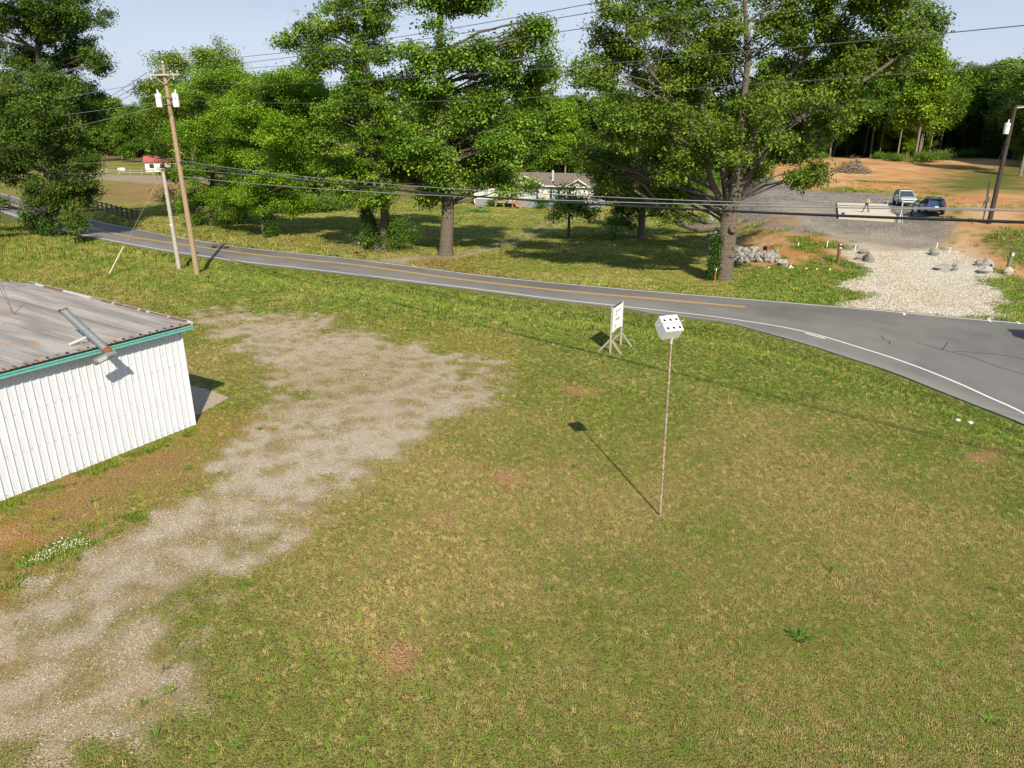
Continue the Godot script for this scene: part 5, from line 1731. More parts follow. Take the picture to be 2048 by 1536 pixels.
	var gw := thing("guy_wire", "slanting guy wire with pale yellow guard in the tall grass", "guy wire", ga)
	var gs := Mesher.new()
	gs.rod(Vector3(0, -0.1, 0), st - ga, 0.012, 6)
	part("strand", gs, M.wire_light, gw)
	var gg := Mesher.new()
	var dir := (st - ga).normalized()
	gg.rod(Vector3.ZERO, dir * 2.6, 0.035, 8)
	part("guard", gg, M.guard, gw)
	# the dark pole on the building plot
	var db := gp(1978, 447)
	var dt := at_f(2031, 212, -db.z)
	var dp := thing("dark_pole", "leaning dark brown pole with one white transformer on the lot", "utility pole", db)
	var ds := Mesher.new()
	ds.tube([Vector3(0, -0.3, 0), (dt - db) * 0.5, dt - db], [0.22, 0.19, 0.15], 14)
	part("pole", ds, M.pole_dark, dp)
	var rel := dt - db
	transformer(dp, rel * 0.78 + Vector3(-0.42, -0.1, 0.15), 0.85, 0.1)
	var cr := Mesher.new()
	cr.bar(rel * 0.985, rel * 0.985 + Vector3(1.6, 0.15, 0.1), 0.08, 0.08)
	part("top_bracket", cr, M.galv_bright, dp)
	var lp := Mesher.new()
	lp.tube([rel * 0.76 + Vector3(-0.1, 0, 0.2), rel * 0.74 + Vector3(-0.45, -0.5, 0.2), rel * 0.72 + Vector3(0.0, -0.35, 0.2)], [0.02, 0.02, 0.02], 6)
	part("drip_loop", lp, M.cable, dp)
	wire("wire", "line from the dark lot pole leaving to the right", dt, dt + Vector3(40, 3.0, 6), 0.8, 0.016, M.wire_light, "wires on the lot")
	wire("wire", "slack wire from the dark pole to the leaning meter mast", db + rel * 0.72, gp(1963, 440) + Vector3(-0.6, 3.0, 0), 0.3, 0.014, M.wire_light, "wires on the lot")
	# temporary meter mast
	var mb := gp(1967, 443)
	var mo := thing("meter_mast", "weathered temporary meter mast of crossed boards by the dark pole", "mast", mb)
	var mt := at_f(1979, 362, -mb.z) - mb
	var mm := Mesher.new()
	mm.bar(Vector3(0, -0.2, 0), mt, 0.14, 0.1)
	part("board", mm, M.grey_wood, mo)
	for q in [-0.9, 0.55]:
		var b2 := Mesher.new()
		b2.bar(Vector3(q, -0.1, 0.2), mt * 0.62, 0.05, 0.09)
		part("brace", b2, M.grey_wood, mo)
	var bx := Mesher.new()
	bx.box(mt * 0.55 + Vector3(0, 0, 0.12), Vector3(0.3, 0.5, 0.18), Basis(), 0.02)
	part("meter_box", bx, M.galv_bright, mo)

# ---------------------------------------------------------------- lawn furniture
func text(s: String, size: float, m: Material, parent: Node3D, at: Transform3D) -> void:
	var t := TextMesh.new()
	var fnt := SystemFont.new()
	fnt.font_names = PackedStringArray(["Droid Sans"])
	fnt.font_weight = 400
	t.font = fnt
	t.text = s
	t.font_size = 32
	t.pixel_size = size / 32.0
	t.depth = 0.004
	var o := MeshInstance3D.new()
	o.name = "lettering"
	o.mesh = t
	o.material_override = m
	o.transform = at
	parent.add_child(o, true)
func sign_board() -> void:
	var a := gp(1220, 706)
	var b := gp(1241, 690)
	var o := thing("banner_sign", "white banner sign on a weathered timber frame by the road", "sign", a)
	var d := (b - a)
	d.y = 0.0
	var x := d.normalized()
	var z := x.cross(Vector3.UP)               # out of the board, towards the drive side
	if z.z < 0.0 and z.x < 0.0: z = -z
	var wide := d.length() * 1.0
	var tall := 2.3
	for k in [0.0, 1.0]:
		var p: Vector3 = x * wide * k
		var s := Mesher.new()
		s.bar(p, p + Vector3(0, tall, 0), 0.09, 0.09, 0.006)
		part("post", s, M.grey_wood, o)
		for q in [-1.0, 1.0]:
			var br := Mesher.new()
			br.bar(p + z * q * 0.6 + Vector3(0, -0.02, 0), p + z * q * 0.05 + Vector3(0, 0.66, 0), 0.045, 0.09, 0.004)
			part("brace", br, M.grey_wood, o)
	var bk := Mesher.new()
	bk.box(x * wide * 0.5 + Vector3(0, 1.68, 0) - z * 0.01, Vector3(wide, 1.2, 0.03), Basis(x, Vector3.UP, x.cross(Vector3.UP)))
	part("backing_panel", bk, M.pole_dark, o)
	var ban := Mesher.new()
	var n := 14
	var grid := []
	for i in n + 1:
		var row_ := []
		for j in 7:
			var u := float(i) / n
			var v := j / 6.0
			var top := 2.27 - 0.05 * sin(PI * minf(u * 1.6, 1.0)) * (1.0 - u)
			var low := 1.02 + 0.06 * sin(PI * u)
			row_.append(x * (wide * u) + Vector3(0, lerpf(low, top, v), 0) + z * (0.056 + 0.012 * sin(u * 9.0 + v * 2.0)))
		grid.append(row_)
	for i in n:
		for j in 6:
			ban.face([grid[i][j], grid[i + 1][j], grid[i + 1][j + 1], grid[i][j + 1]], z)
	var bp := part("banner", ban, M.banner, o)
	var bs := Basis(x, Vector3.UP, z) if x.cross(Vector3.UP).dot(z) > 0.0 else Basis(-x, Vector3.UP, z)
	var put := func(u: float, y: float) -> Transform3D: return Transform3D(bs, x * wide * u + Vector3(0, y, 0) + z * 0.078)
	text("POWER DEALER", 0.105, M.teal_letter, bp, put.call(0.46, 2.02))
	text("DEALS", 0.1, M.teal_letter, bp, put.call(0.32, 1.87))
	text("PERSONNEL", 0.115, M.letter, bp, put.call(0.46, 1.6))
	text("KEW", 0.11, M.letter, bp, put.call(0.26, 1.33))
	text("VALE", 0.09, M.teal_letter, bp, put.call(0.28, 1.2))
func bird_house() -> void:
	var base := gp(1320, 1032)
	var o := thing("bird_house", "white metal martin house with round holes on a tall thin pole", "bird house", base)
	var f := -base.z
	var neck := at_f(1343, 676, f) - base
	var s := Mesher.new()
	s.tube([Vector3(0, -0.2, 0), neck * 0.5, neck], [0.028, 0.027, 0.026], 10)
	part("pole", s, M.rust_pipe, o)
	var sl := Mesher.new()
	sl.tube([neck * 0.97, neck + Vector3(0, 0.16, 0)], [0.034, 0.034], 10)
	part("sleeve", sl, M.galv_bright, o)
	# the house has slipped over to lie on its back: its doors look up at the sky and the camera
	var c := at_f(1338, 654, f) - base
	var bs := Basis(Vector3.UP, deg_to_rad(20)) * Basis(Vector3.RIGHT, deg_to_rad(-50)) 
	var wd := 0.52
	var hh := 0.25
	var dp := 0.36
	for k in [-1.0, 1.0]:                        # two floors of three rooms
		var fl := Mesher.new()
		var mid := c + bs * Vector3(0, k * hh * 0.5, 0)
		fl.box(mid - bs * Vector3(0, 0, 0.006), Vector3(wd, hh - 0.008, dp), bs, 0.008)
		var rm := part("floor_box", fl, M.white, o)
		for q in [-1.0, 0.0, 1.0]:
			var hole := Mesher.new()
			hole.lathe(mid + bs * Vector3(q * wd * 0.33, -0.03, dp * 0.5 - 0.004), [[0.0, 0.004], [0.042, 0.004], [0.042, 0.0]], bs * Basis(Vector3.RIGHT, PI / 2), 16)
			part("entrance_hole", hole, M.black, rm)
			var rim := Mesher.new()
			rim.lathe(mid + bs * Vector3(q * wd * 0.33, -0.03, dp * 0.5 - 0.006), [[0.042, 0.0], [0.042, 0.008], [0.048, 0.008], [0.048, 0.0]], bs * Basis(Vector3.RIGHT, PI / 2), 16)
			part("hole_rim", rim, M.white, rm)
	var ledge := Mesher.new()
	ledge.box(c + bs * Vector3(0, -0.004, dp * 0.5 + 0.02), Vector3(wd + 0.02, 0.01, 0.05), bs)
	part("ledge", ledge, M.galv_bright, o)
	var perch := Mesher.new()
	perch.rod(c + bs * Vector3(-wd * 0.5, 0.02, 0.08), c + bs * Vector3(-wd * 0.5 - 0.14, 0.0, 0.12), 0.008, 6)
	perch.rod(c + bs * Vector3(wd * 0.5, 0.02, 0.16), c + bs * Vector3(wd * 0.5 + 0.1, 0.04, 0.2), 0.008, 6)
	part("perch", perch, M.galv_bright, o)
	var br := Mesher.new()
	br.face([neck + Vector3(0, -0.04, 0.04), neck + Vector3(-0.16, 0.16, 0.08), neck + Vector3(0.16, 0.16, 0.06)], Vector3(0, 0, 1))
	br.face([neck + Vector3(0, -0.04, 0.03), neck + Vector3(-0.16, 0.16, 0.07), neck + Vector3(0.16, 0.16, 0.05)], Vector3(0, 0, -1))
	br.bar(neck + Vector3(0, 0.0, 0.05), neck + Vector3(0.03, 0.3, 0.14), 0.04, 0.02)
	part("bracket", br, M.white, o)
func mailbox() -> void:
	var b := gp(720, 514)
	var o := thing("mailbox", "dark mailbox on a brown post at the road edge", "mailbox", b)
	var s := Mesher.new()
	s.bar(Vector3(0, -0.1, 0), Vector3(-0.02, 1.15, 0), 0.11, 0.11, 0.008)
	part("post", s, M.post_wood, o)
	var bx := Mesher.new()
	bx.box(Vector3(-0.18, 1.22, 0), Vector3(0.55, 0.16, 0.2), Basis(), 0.01)
	bx.tube([Vector3(-0.455, 1.29, 0), Vector3(0.095, 1.29, 0)], [0.1, 0.1], 12)
	var m := part("box", bx, M.dark, o)
	var num := Mesher.new()
	num.box(Vector3(0.0, 1.26, 0.104), Vector3(0.16, 0.06, 0.006))
	part("number_plate", num, M.galv_bright, m)
	var fl := Mesher.new()
	fl.box(Vector3(-0.3, 1.36, 0.105), Vector3(0.02, 0.16, 0.01))
	part("flag", fl, M.rust, o)
func bird_bath() -> void:
	var b := gp(961, 424)
	var o := thing("bird_bath", "small stone bird bath in a green flower bed on the lawn", "bird bath", b)
	var s := Mesher.new()
	s.lathe(Vector3.ZERO, [[0.2, 0], [0.2, 0.06], [0.09, 0.12], [0.08, 0.5], [0.12, 0.6]], Basis(), 14)
	part("pedestal", s, M.white, o)
	var bo := Mesher.new()
	bo.lathe(Vector3(0, 0.6, 0), [[0.0, 0.0], [0.14, 0.0], [0.48, 0.17], [0.5, 0.21], [0.45, 0.21], [0.2, 0.1], [0.0, 0.08]], Basis(), 20)
	part("bowl", bo, M.old_slab, o)
	shrub("flower_bed", "low patch of bluish green plants round the bird bath", gp(955, 425), Vector3(1.7, 0.16, 0.9), Color(0.07, 0.15, 0.06), Color(0.12, 0.2, 0.08), 301)
func board_fence() -> void:
	var line := poly([276, 442, 256, 437, 236, 432, 216, 426, 197, 420, 178, 414])
	var o := thing("board_fence", "dark weathered three-rail board fence beside the road bend", "fence", V(line[0].x, 0, line[0].y))
	var org := o.position
	for i in line.size():
		for h in 2 if i < line.size() - 1 else 1:
			var p := line[i] if h == 0 else line[i].lerp(line[i + 1], 0.5)
			var s := Mesher.new()
			var q := on_ground(p.x, p.y) - org
			s.bar(q - Vector3(0, 0.1, 0), q + Vector3(0, 1.35, 0), 0.2, 0.16, 0.01)
			part("post", s, M.fence, o)
	for i in line.size() - 1:
		for y in [0.32, 0.75, 1.2]:
			var s := Mesher.new()
			s.bar(on_ground(line[i].x, line[i].y, y) - org + Vector3(0, 0, 0.11), on_ground(line[i + 1].x, line[i + 1].y, y) - org + Vector3(0, 0, 0.11), 0.04, 0.17, 0.004)
			part("rail", s, M.fence, o)
func left_yard() -> void:
	# white building with red roof, a rail fence and parked cars far back on the left
	var b := gp(292, 344)
	var o := thing("red_roof_building", "small white building with red roof in the far yard", "building", b, 0.35)
	var wl := Mesher.new()
	var w2 := 8.5
	wl.box(Vector3(w2 * 0.5, 1.3, -3), Vector3(w2, 2.6, 6))
	wl.face([Vector3(0, 2.6, 0), Vector3(0, 2.6, -6), Vector3(0, 4.0, -3)], Vector3.LEFT)
	part("wall", wl, M.siding, o)
	var rf := Mesher.new()
	for k in [[0.4, -3.0], [-6.4, -3.0]]:
		rf.face([Vector3(-0.4, 2.45, k[0]), Vector3(w2 + 0.4, 2.45, k[0]), Vector3(w2 + 0.4, 4.1, k[1]), Vector3(-0.4, 4.1, k[1])], Vector3.UP)
	part("roof", rf, M.red_roof, o)
	for k in [1.6, 4.2, 6.8]:
		var wn := Mesher.new()
		wn.box(Vector3(k, 1.5, 0.02), Vector3(1.1, 1.1, 0.06))
		part("window", wn, M.glass, o)
	var line := poly([190, 347, 215, 347.5, 240, 348, 262, 348.5, 285, 349, 308, 350])
	var fo := thing("rail_fence", "low grey rail fence along the far gravel yard", "fence", V(line[0].x, 0, line[0].y))
	for i in line.size():
		var s := Mesher.new()
		var q := on_ground(line[i].x, line[i].y) - fo.position
		s.bar(q, q + Vector3(0, 1.4, 0), 0.2, 0.2)
		part("post", s, M.grey_wood, fo)
		if i:
			for y in [0.5, 1.0]:
				var r := Mesher.new()
				r.bar(on_ground(line[i - 1].x, line[i - 1].y, y) - fo.position, q + Vector3(0, y, 0), 0.05, 0.14)
				part("rail", r, M.grey_wood, fo)
	var tk := thing("propane_tank", "white propane tank by the far rail fence", "tank", gp(244, 345), 0.2)
	var ts := Mesher.new()
	ts.tube([Vector3(-0.9, 0.7, 0), Vector3(-0.7, 0.7, 0), Vector3(0.7, 0.7, 0), Vector3(0.9, 0.7, 0)], [0.25, 0.5, 0.5, 0.25], 16)
	part("tank", ts, M.white, tk)
	var tf := Mesher.new()
	for k in [-0.6, 0.6]: tf.box(Vector3(k, 0.12, 0), Vector3(0.12, 0.3, 0.6))
	part("feet", tf, M.concrete, tk)

# ---------------------------------------------------------------- the house across the lawn
func house() -> void:
	var a := gp(949, 410)
	var c := gp(1103, 417.3)
	var x := c - a
	x.y = 0
	x = x.normalized()
	var o := thing("mobile_home", "low cream double-wide house with brown roof behind the lawn", "house", a)
	o.basis = Basis(x, Vector3.UP, x.cross(Vector3.UP))
	var L := 19.6
	var D := 8.4
	var sk := 0.95
	var ev := 3.45
	var s := Mesher.new()
	s.box(Vector3(L * 0.5, sk * 0.5, -D * 0.5), Vector3(L - 0.1, sk, D - 0.1))
	part("skirting", s, M.skirt, o)
	s = Mesher.new()
	s.box(Vector3(L * 0.5, (sk + ev) * 0.5, -D * 0.5), Vector3(L, ev - sk, D))
	for k in 2: s.face([Vector3(L * k, ev, 0), Vector3(L * k, ev, -D), Vector3(L * k, ev + 1.55, -D * 0.5)], Vector3(2 * k - 1, 0, 0))
	var wall := part("wall", s, M.siding, o)
	var lap := Mesher.new()
	for k in 11: lap.box(Vector3(L * 0.5, sk + 0.1 + k * 0.22, 0.004), Vector3(L - 0.02, 0.012, 0.02))
	part("lap_lines", lap, M.siding, wall)
	s = Mesher.new()
	var ov := 0.4
	for k in [[ov, -D * 0.5], [-D - ov, -D * 0.5]]:
		s.face([Vector3(-ov, ev - 0.08, k[0]), Vector3(L + ov, ev - 0.08, k[0]), Vector3(L + ov, ev + 1.62, k[1]), Vector3(-ov, ev + 1.62, k[1])], Vector3.UP)
	s.face([Vector3(-ov, ev - 0.1, ov), Vector3(L + ov, ev - 0.1, ov), Vector3(L + ov, ev - 0.1, -D - ov), Vector3(-ov, ev - 0.1, -D - ov)], Vector3.DOWN)
	var roof := part("roof", s, M.shingle, o)
	for g in [[6.0, 12.6, 1.25], [16.3, 19.8, 0.95]]:           # two front gables
		var gm := Mesher.new()
		var mid: float = (g[0] + g[1]) * 0.5
		gm.face([Vector3(g[0], ev - 0.1, 0.08), Vector3(g[1], ev - 0.1, 0.08), Vector3(mid, ev - 0.05 + g[2], 0.08)], Vector3(0, 0, 1))
		gm.face([Vector3(g[0], sk + 0.1, 0.07), Vector3(g[1], sk + 0.1, 0.07), Vector3(g[1], ev - 0.1, 0.07), Vector3(g[0], ev - 0.1, 0.07)], Vector3(0, 0, 1))
		part("gable", gm, M.siding, o)
		var gr := Mesher.new()
		for k in 2:
			var e: float = g[0] - 0.3 if k == 0 else g[1] + 0.3
			gr.face([Vector3(e, ev - 0.16, 0.48), Vector3(mid, ev + g[2] + 0.02, 0.48), Vector3(mid, ev + g[2] + 0.02, -3.6), Vector3(e, ev - 0.16, -0.4)], Vector3.UP)
		part("gable_roof", gr, M.shingle, o)
		var tr := Mesher.new()
		for k in 2:
			var e: float = g[0] - 0.3 if k == 0 else g[1] + 0.3
			tr.bar(Vector3(e, ev - 0.2, 0.49), Vector3(mid, ev + g[2] - 0.02, 0.49), 0.04, 0.16)
		part("gable_trim", tr, M.white, o)
	var ft := Mesher.new()
	ft.box(Vector3(L * 0.5, ev - 0.13, ov + 0.01), Vector3(L + 2 * ov, 0.15, 0.03))
	ft.bar(Vector3(-ov - 0.01, ev - 0.14, ov), Vector3(-ov - 0.01, ev + 1.56, -D * 0.5), 0.03, 0.16)
	part("eave_trim", ft, M.white, o)
	var cor := Mesher.new()
	cor.box(Vector3(0.05, (sk + ev) * 0.5 - 0.3, 0.02), Vector3(0.14, ev - sk + 0.8, 0.06))
	part("corner_board", cor, M.white, o)
	for q in [[2.2, 0.9], [8.6, 1.5], [10.25, 1.5], [14.2, 0.9], [18.0, 0.9]]:
		var zf := 0.09 if (q[0] > 6.0 and q[0] < 12.6) or q[0] > 16.3 else 0.02
		var wn := Mesher.new()
		wn.box(Vector3(q[0], 2.25, zf), Vector3(q[1] + 0.1, 1.7, 0.05))
		var wp := part("window", wn, M.white, o)
		var pn := Mesher.new()
		for k in 2: pn.box(Vector3(q[0], 1.86 + 0.78 * k, zf + 0.02), Vector3(q[1] - 0.08, 0.7, 0.03))
		part("pane", pn, M.blind, wp)
	for q in [7.65, 11.2, 13.55, 14.85]:
		var sh := Mesher.new()
		sh.box(Vector3(q, 2.25, 0.1), Vector3(0.34, 1.7, 0.05))
		part("shutter", sh, M.shutter, o)
	var dr := Mesher.new()
	dr.box(Vector3(6.9, 2.0, 0.1), Vector3(0.95, 2.05, 0.05))
	part("door", dr, M.siding, o)
	var vp := Mesher.new()
	vp.rod(Vector3(13.0, ev + 0.3, -1.6), Vector3(13.0, ev + 2.1, -1.6), 0.17, 12)
	vp.lathe(Vector3(13.0, ev + 0.35, -1.6), [[0.42, 0], [0.3, 0.22], [0.17, 0.3]], Basis(), 14)
	part("flue_pipe", vp, M.galv_bright, o)
	var pier := Mesher.new()
	for k in 5: pier.box(Vector3(11.0 + k * 2.0, 0.02, 0.6), Vector3(1.9, 0.14, 0.5), Basis(), 0.02)
	part("brick_edging", pier, M.rust_clay, o)
	# the new timber deck and its stairs
	var dk := thing("porch_deck", "raw timber deck and steps at the house door", "porch", a)
	dk.basis = o.basis
	for k in 9:
		var bd := Mesher.new()
		bd.box(Vector3(6.4, 0.95, 0.25 + k * 0.2), Vector3(3.2, 0.04, 0.185), Basis(), 0.004)
		part("deck_board", bd, M.new_wood, dk)
	var rim := Mesher.new()
	rim.box(Vector3(6.4, 0.82, 2.0), Vector3(3.2, 0.22, 0.05))
	part("rim_joist", rim, M.grey_wood, dk)
	for k in [4.9, 6.4, 7.9]:
		var ps := Mesher.new()
		ps.bar(Vector3(k, -0.05, 1.9), Vector3(k, 0.95 if k < 7 else 2.0, 1.9), 0.1, 0.1)
		part("post", ps, M.new_wood, dk)
	for k in 4:
		var st := Mesher.new()
		st.box(Vector3(8.3 + k * 0.3, 0.78 - k * 0.2, 1.3), Vector3(0.3, 0.05, 1.1))
		part("step", st, M.new_wood, dk)
	for y in [0.0, 0.8]:
		for zz in [0.75, 1.85]:
			var sg := Mesher.new()
			sg.bar(Vector3(8.0, 0.9 + y * 1.15, zz), Vector3(9.5, 0.0 + y * 1.15, zz), 0.05, 0.2 if y == 0.0 else 0.1)
			part("stringer" if y == 0.0 else "handrail", sg, M.new_wood, dk)
	for zz in [0.75, 1.85]:
		var np := Mesher.new()
		np.bar(Vector3(9.45, -0.05, zz), Vector3(9.45, 1.0, zz), 0.1, 0.1)
		part("newel_post", np, M.new_wood, dk)
	var xf := o.transform
	for q in [[3.6, 0.45, 0.5], [5.0, 0.9, 0.8], [12.5, 1.1, 1.0], [15.6, 0.8, 0.7]]:
		shrub("house_shrub", "low shrub against the skirting of the cream house", xf * Vector3(q[0], 0, 1.0), Vector3(q[1], q[2], 0.5), Color(0.05, 0.1, 0.018), Color(0.1, 0.15, 0.03), 310 + int(q[0]), "shrubs along the house front")
	wire("wire", "thin service wire dropping towards the cream house", at_f(365, 338, -P1.z), xf * Vector3(13, ev + 1.0, -2), 1.0, 0.02, M.wire_light, "house service wire")

# ---------------------------------------------------------------- vehicles
# local frame: +x forward, y up, z across; the body is a loft of rounded cross-sections
func loft(st: Array, flare := 0.0) -> Mesher:      # stations: [x, bottom, belt, half width, crown]
	var s := Mesher.new()
	var rings := []
	for q in st:
		var w2: float = q[3]
		var prof := [[w2 * 0.86, q[1]], [w2 * 0.97, q[1] + 0.1], [w2, lerpf(q[1], q[2], 0.45)], [w2 * 0.985, q[2] - 0.09], [w2 * 0.9, q[2]], [w2 * 0.5, q[4]], [0.0, q[4] + 0.015]]
		var ring := []
		for p in prof: ring.append(Vector3(q[0], p[1], p[0]))
		for k in range(prof.size() - 2, -1, -1): ring.append(Vector3(q[0], prof[k][1], -prof[k][0]))
		rings.append(ring)
	for i in rings.size() - 1:
		for k in rings[i].size() - 1:
			var a: Vector3 = rings[i][k]
			var b: Vector3 = rings[i][k + 1]
			var mid: Vector3 = (a + rings[i + 1][k + 1]) * 0.5
			s.face([a, b, rings[i + 1][k + 1], rings[i + 1][k]], Vector3(0, mid.y - 0.6, mid.z))
		s.face([rings[i][0], rings[i + 1][0], rings[i + 1][-1], rings[i][-1]], Vector3.DOWN)
	s.face(rings[0], Vector3.LEFT)
	s.face(rings[-1], Vector3.RIGHT)
	return s
func wheel(o: Node3D, at: Vector3, r: float, side: float) -> void:
	var t := Mesher.new()
	var b := Basis(Vector3.RIGHT, PI / 2 * side)
	t.lathe(at, [[r * 0.62, -0.11], [r * 0.95, -0.11], [r, -0.07], [r, 0.07], [r * 0.95, 0.11], [r * 0.62, 0.11], [r * 0.6, 0.06]], b, 22)
	var w2 := Node3D.new()
	w2.name = "wheel"
	o.add_child(w2, true)
	part("tyre", t, M.rubber, w2)
	var rm := Mesher.new()
	rm.lathe(at, [[r * 0.62, 0.06], [r * 0.55, 0.08], [r * 0.5, 0.03], [0.09, 0.05], [0.08, 0.09], [0.0, 0.09]], b, 20)
	for k in 5:
		var a := TAU * k / 5
		rm.bar(at + b * Vector3(0, 0.07, 0), at + b * (Vector3(cos(a), 0, sin(a)) * r * 0.56 + Vector3(0, 0.07, 0)), 0.07, 0.03)
	part("rim", rm, M.galv_bright, w2)
func cabin(o: Node3D, body: Material, x0: float, x1: float, r0: float, r1: float, belt: float, roof: float, wb: float, wt: float) -> void:
	# pillars and roof as one frame, the panes set into it
	var P := func(x: float, y: float, z: float) -> Vector3: return Vector3(x, y, z)
	var B := [P.call(x0, belt, wb), P.call(x1, belt, wb), P.call(x1, belt, -wb), P.call(x0, belt, -wb)]
	var T := [P.call(r0, roof, wt), P.call(r1, roof, wt), P.call(r1, roof, -wt), P.call(r0, roof, -wt)]
	var s := Mesher.new()
	for k in 4:
		s.bar(B[k], T[k], 0.09, 0.09, 0.01)
		s.bar(T[k], T[(k + 1) % 4], 0.08, 0.07, 0.01)
	for z in [1.0, -1.0]:
		for u in [0.36, 0.7]:
			s.bar(P.call(lerpf(x0, x1, u), belt, wb * z), P.call(lerpf(r0, r1, u), roof, wt * z), 0.07, 0.05)
	var mid := []
	for q in T: mid.append(q + Vector3(0, 0.035, 0))
	var crown := [mid[0] * Vector3(0.93, 1, 0.8) + Vector3(0, 0.03, 0), mid[1] * Vector3(0.9, 1, 0.8) + Vector3(0, 0.025, 0), mid[2] * Vector3(0.9, 1, 0.8) + Vector3(0, 0.025, 0), mid[3] * Vector3(0.93, 1, 0.8) + Vector3(0, 0.03, 0)]
	s.face(crown, Vector3.UP)
	for k in 4: s.face([mid[k], mid[(k + 1) % 4], crown[(k + 1) % 4], crown[k]], Vector3.UP)
	part("roof_frame", s, body, o)
	var names_ := ["side_window", "windshield", "side_window", "rear_window"]
	for k in 4:
		var g := Mesher.new()
		var q := (k + 1) % 4
		var out: Vector3 = (B[k] + B[q]) * 0.5 - Vector3((x0 + x1) * 0.5, belt, 0)
		out.y = 0.3
		var inn: Vector3 = out.normalized() * 0.015
		g.face([B[k] + inn, B[q] + inn, T[q] + inn, T[k] + inn], out)
		part(names_[k], g, M.glass, o)
func silver_suv(at: Vector3, turn: float, label: String, called := "silver_suv") -> Node3D:
	var o := thing(called, label, "car", at, turn)
	var s := loft([[-2.4, 0.55, 1.02, 0.86, 1.06], [-2.32, 0.42, 1.1, 0.93, 1.12], [-1.4, 0.4, 1.12, 0.96, 1.13], [0.6, 0.4, 1.1, 0.96, 1.13], [0.9, 0.42, 1.1, 0.95, 1.16], [1.9, 0.44, 1.06, 0.93, 1.12], [2.3, 0.46, 0.98, 0.88, 1.02], [2.42, 0.5, 0.86, 0.78, 0.88]])
	part("body", s, M.silver, o)
	cabin(o, M.silver, -2.3, 0.95, -2.1, 0.1, 1.11, 1.74, 0.87, 0.7)
	for z in [-1.0, 1.0]:
		var hl := Mesher.new()
		hl.box(Vector3(2.32, 0.9, z * 0.68), Vector3(0.2, 0.17, 0.36), Basis(Vector3.UP, -0.35 * z), 0.03)
		part("headlight", hl, M.lamp_glass, o)
		var fg := Mesher.new()
		fg.box(Vector3(2.36, 0.6, z * 0.7), Vector3(0.14, 0.28, 0.2), Basis(), 0.03)
		part("fog_light_bezel", fg, M.dark, o)
		var mr := Mesher.new()
		mr.box(Vector3(0.62, 1.22, z * 1.06), Vector3(0.14, 0.17, 0.22), Basis(), 0.03)
		part("mirror", mr, M.silver, o)
		var rl := Mesher.new()
		rl.bar(Vector3(-1.8, 1.86, z * 0.6), Vector3(-0.1, 1.86, z * 0.6), 0.05, 0.04)
		for k in [-1.75, -0.15]: rl.box(Vector3(k, 1.82, z * 0.6), Vector3(0.08, 0.08, 0.05))
		part("roof_rail", rl, M.dark, o)
		for x in [-1.45, 1.42]:
			wheel(o, Vector3(x, 0.39, z * 0.82), 0.39, z)
			var ar := Mesher.new()
			ar.tube([Vector3(x - 0.48, 0.5, z * 0.95), Vector3(x - 0.3, 0.84, z * 0.965), Vector3(x, 0.93, z * 0.97), Vector3(x + 0.3, 0.84, z * 0.965), Vector3(x + 0.48, 0.5, z * 0.94)], [0.05], 6)
			part("wheel_arch", ar, M.silver, o)
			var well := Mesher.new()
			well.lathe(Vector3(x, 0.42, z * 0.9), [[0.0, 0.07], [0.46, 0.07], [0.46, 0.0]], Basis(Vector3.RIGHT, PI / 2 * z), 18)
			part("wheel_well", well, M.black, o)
	var gr := Mesher.new()
	gr.box(Vector3(2.41, 0.74, 0), Vector3(0.06, 0.13, 1.02), Basis(), 0.02)
	part("grille", gr, M.black, o)
	var gb := Mesher.new()
	gb.box(Vector3(2.42, 0.62, 0), Vector3(0.08, 0.1, 1.1), Basis(), 0.02)
	gb.box(Vector3(2.4, 0.85, 0), Vector3(0.08, 0.06, 1.1), Basis(), 0.02)
	part("bumper_bar", gb, M.white, o)
	var sk := Mesher.new()
	sk.box(Vector3(2.3, 0.44, 0), Vector3(0.2, 0.14, 1.4), Basis(), 0.03)
	part("skid_plate", sk, M.dark, o)
	var an := Mesher.new()
	an.rod(Vector3(-0.4, 1.8, 0.62), Vector3(-0.75, 2.35, 0.62), 0.008, 5)
	part("antenna", an, M.dark, o)
	return o
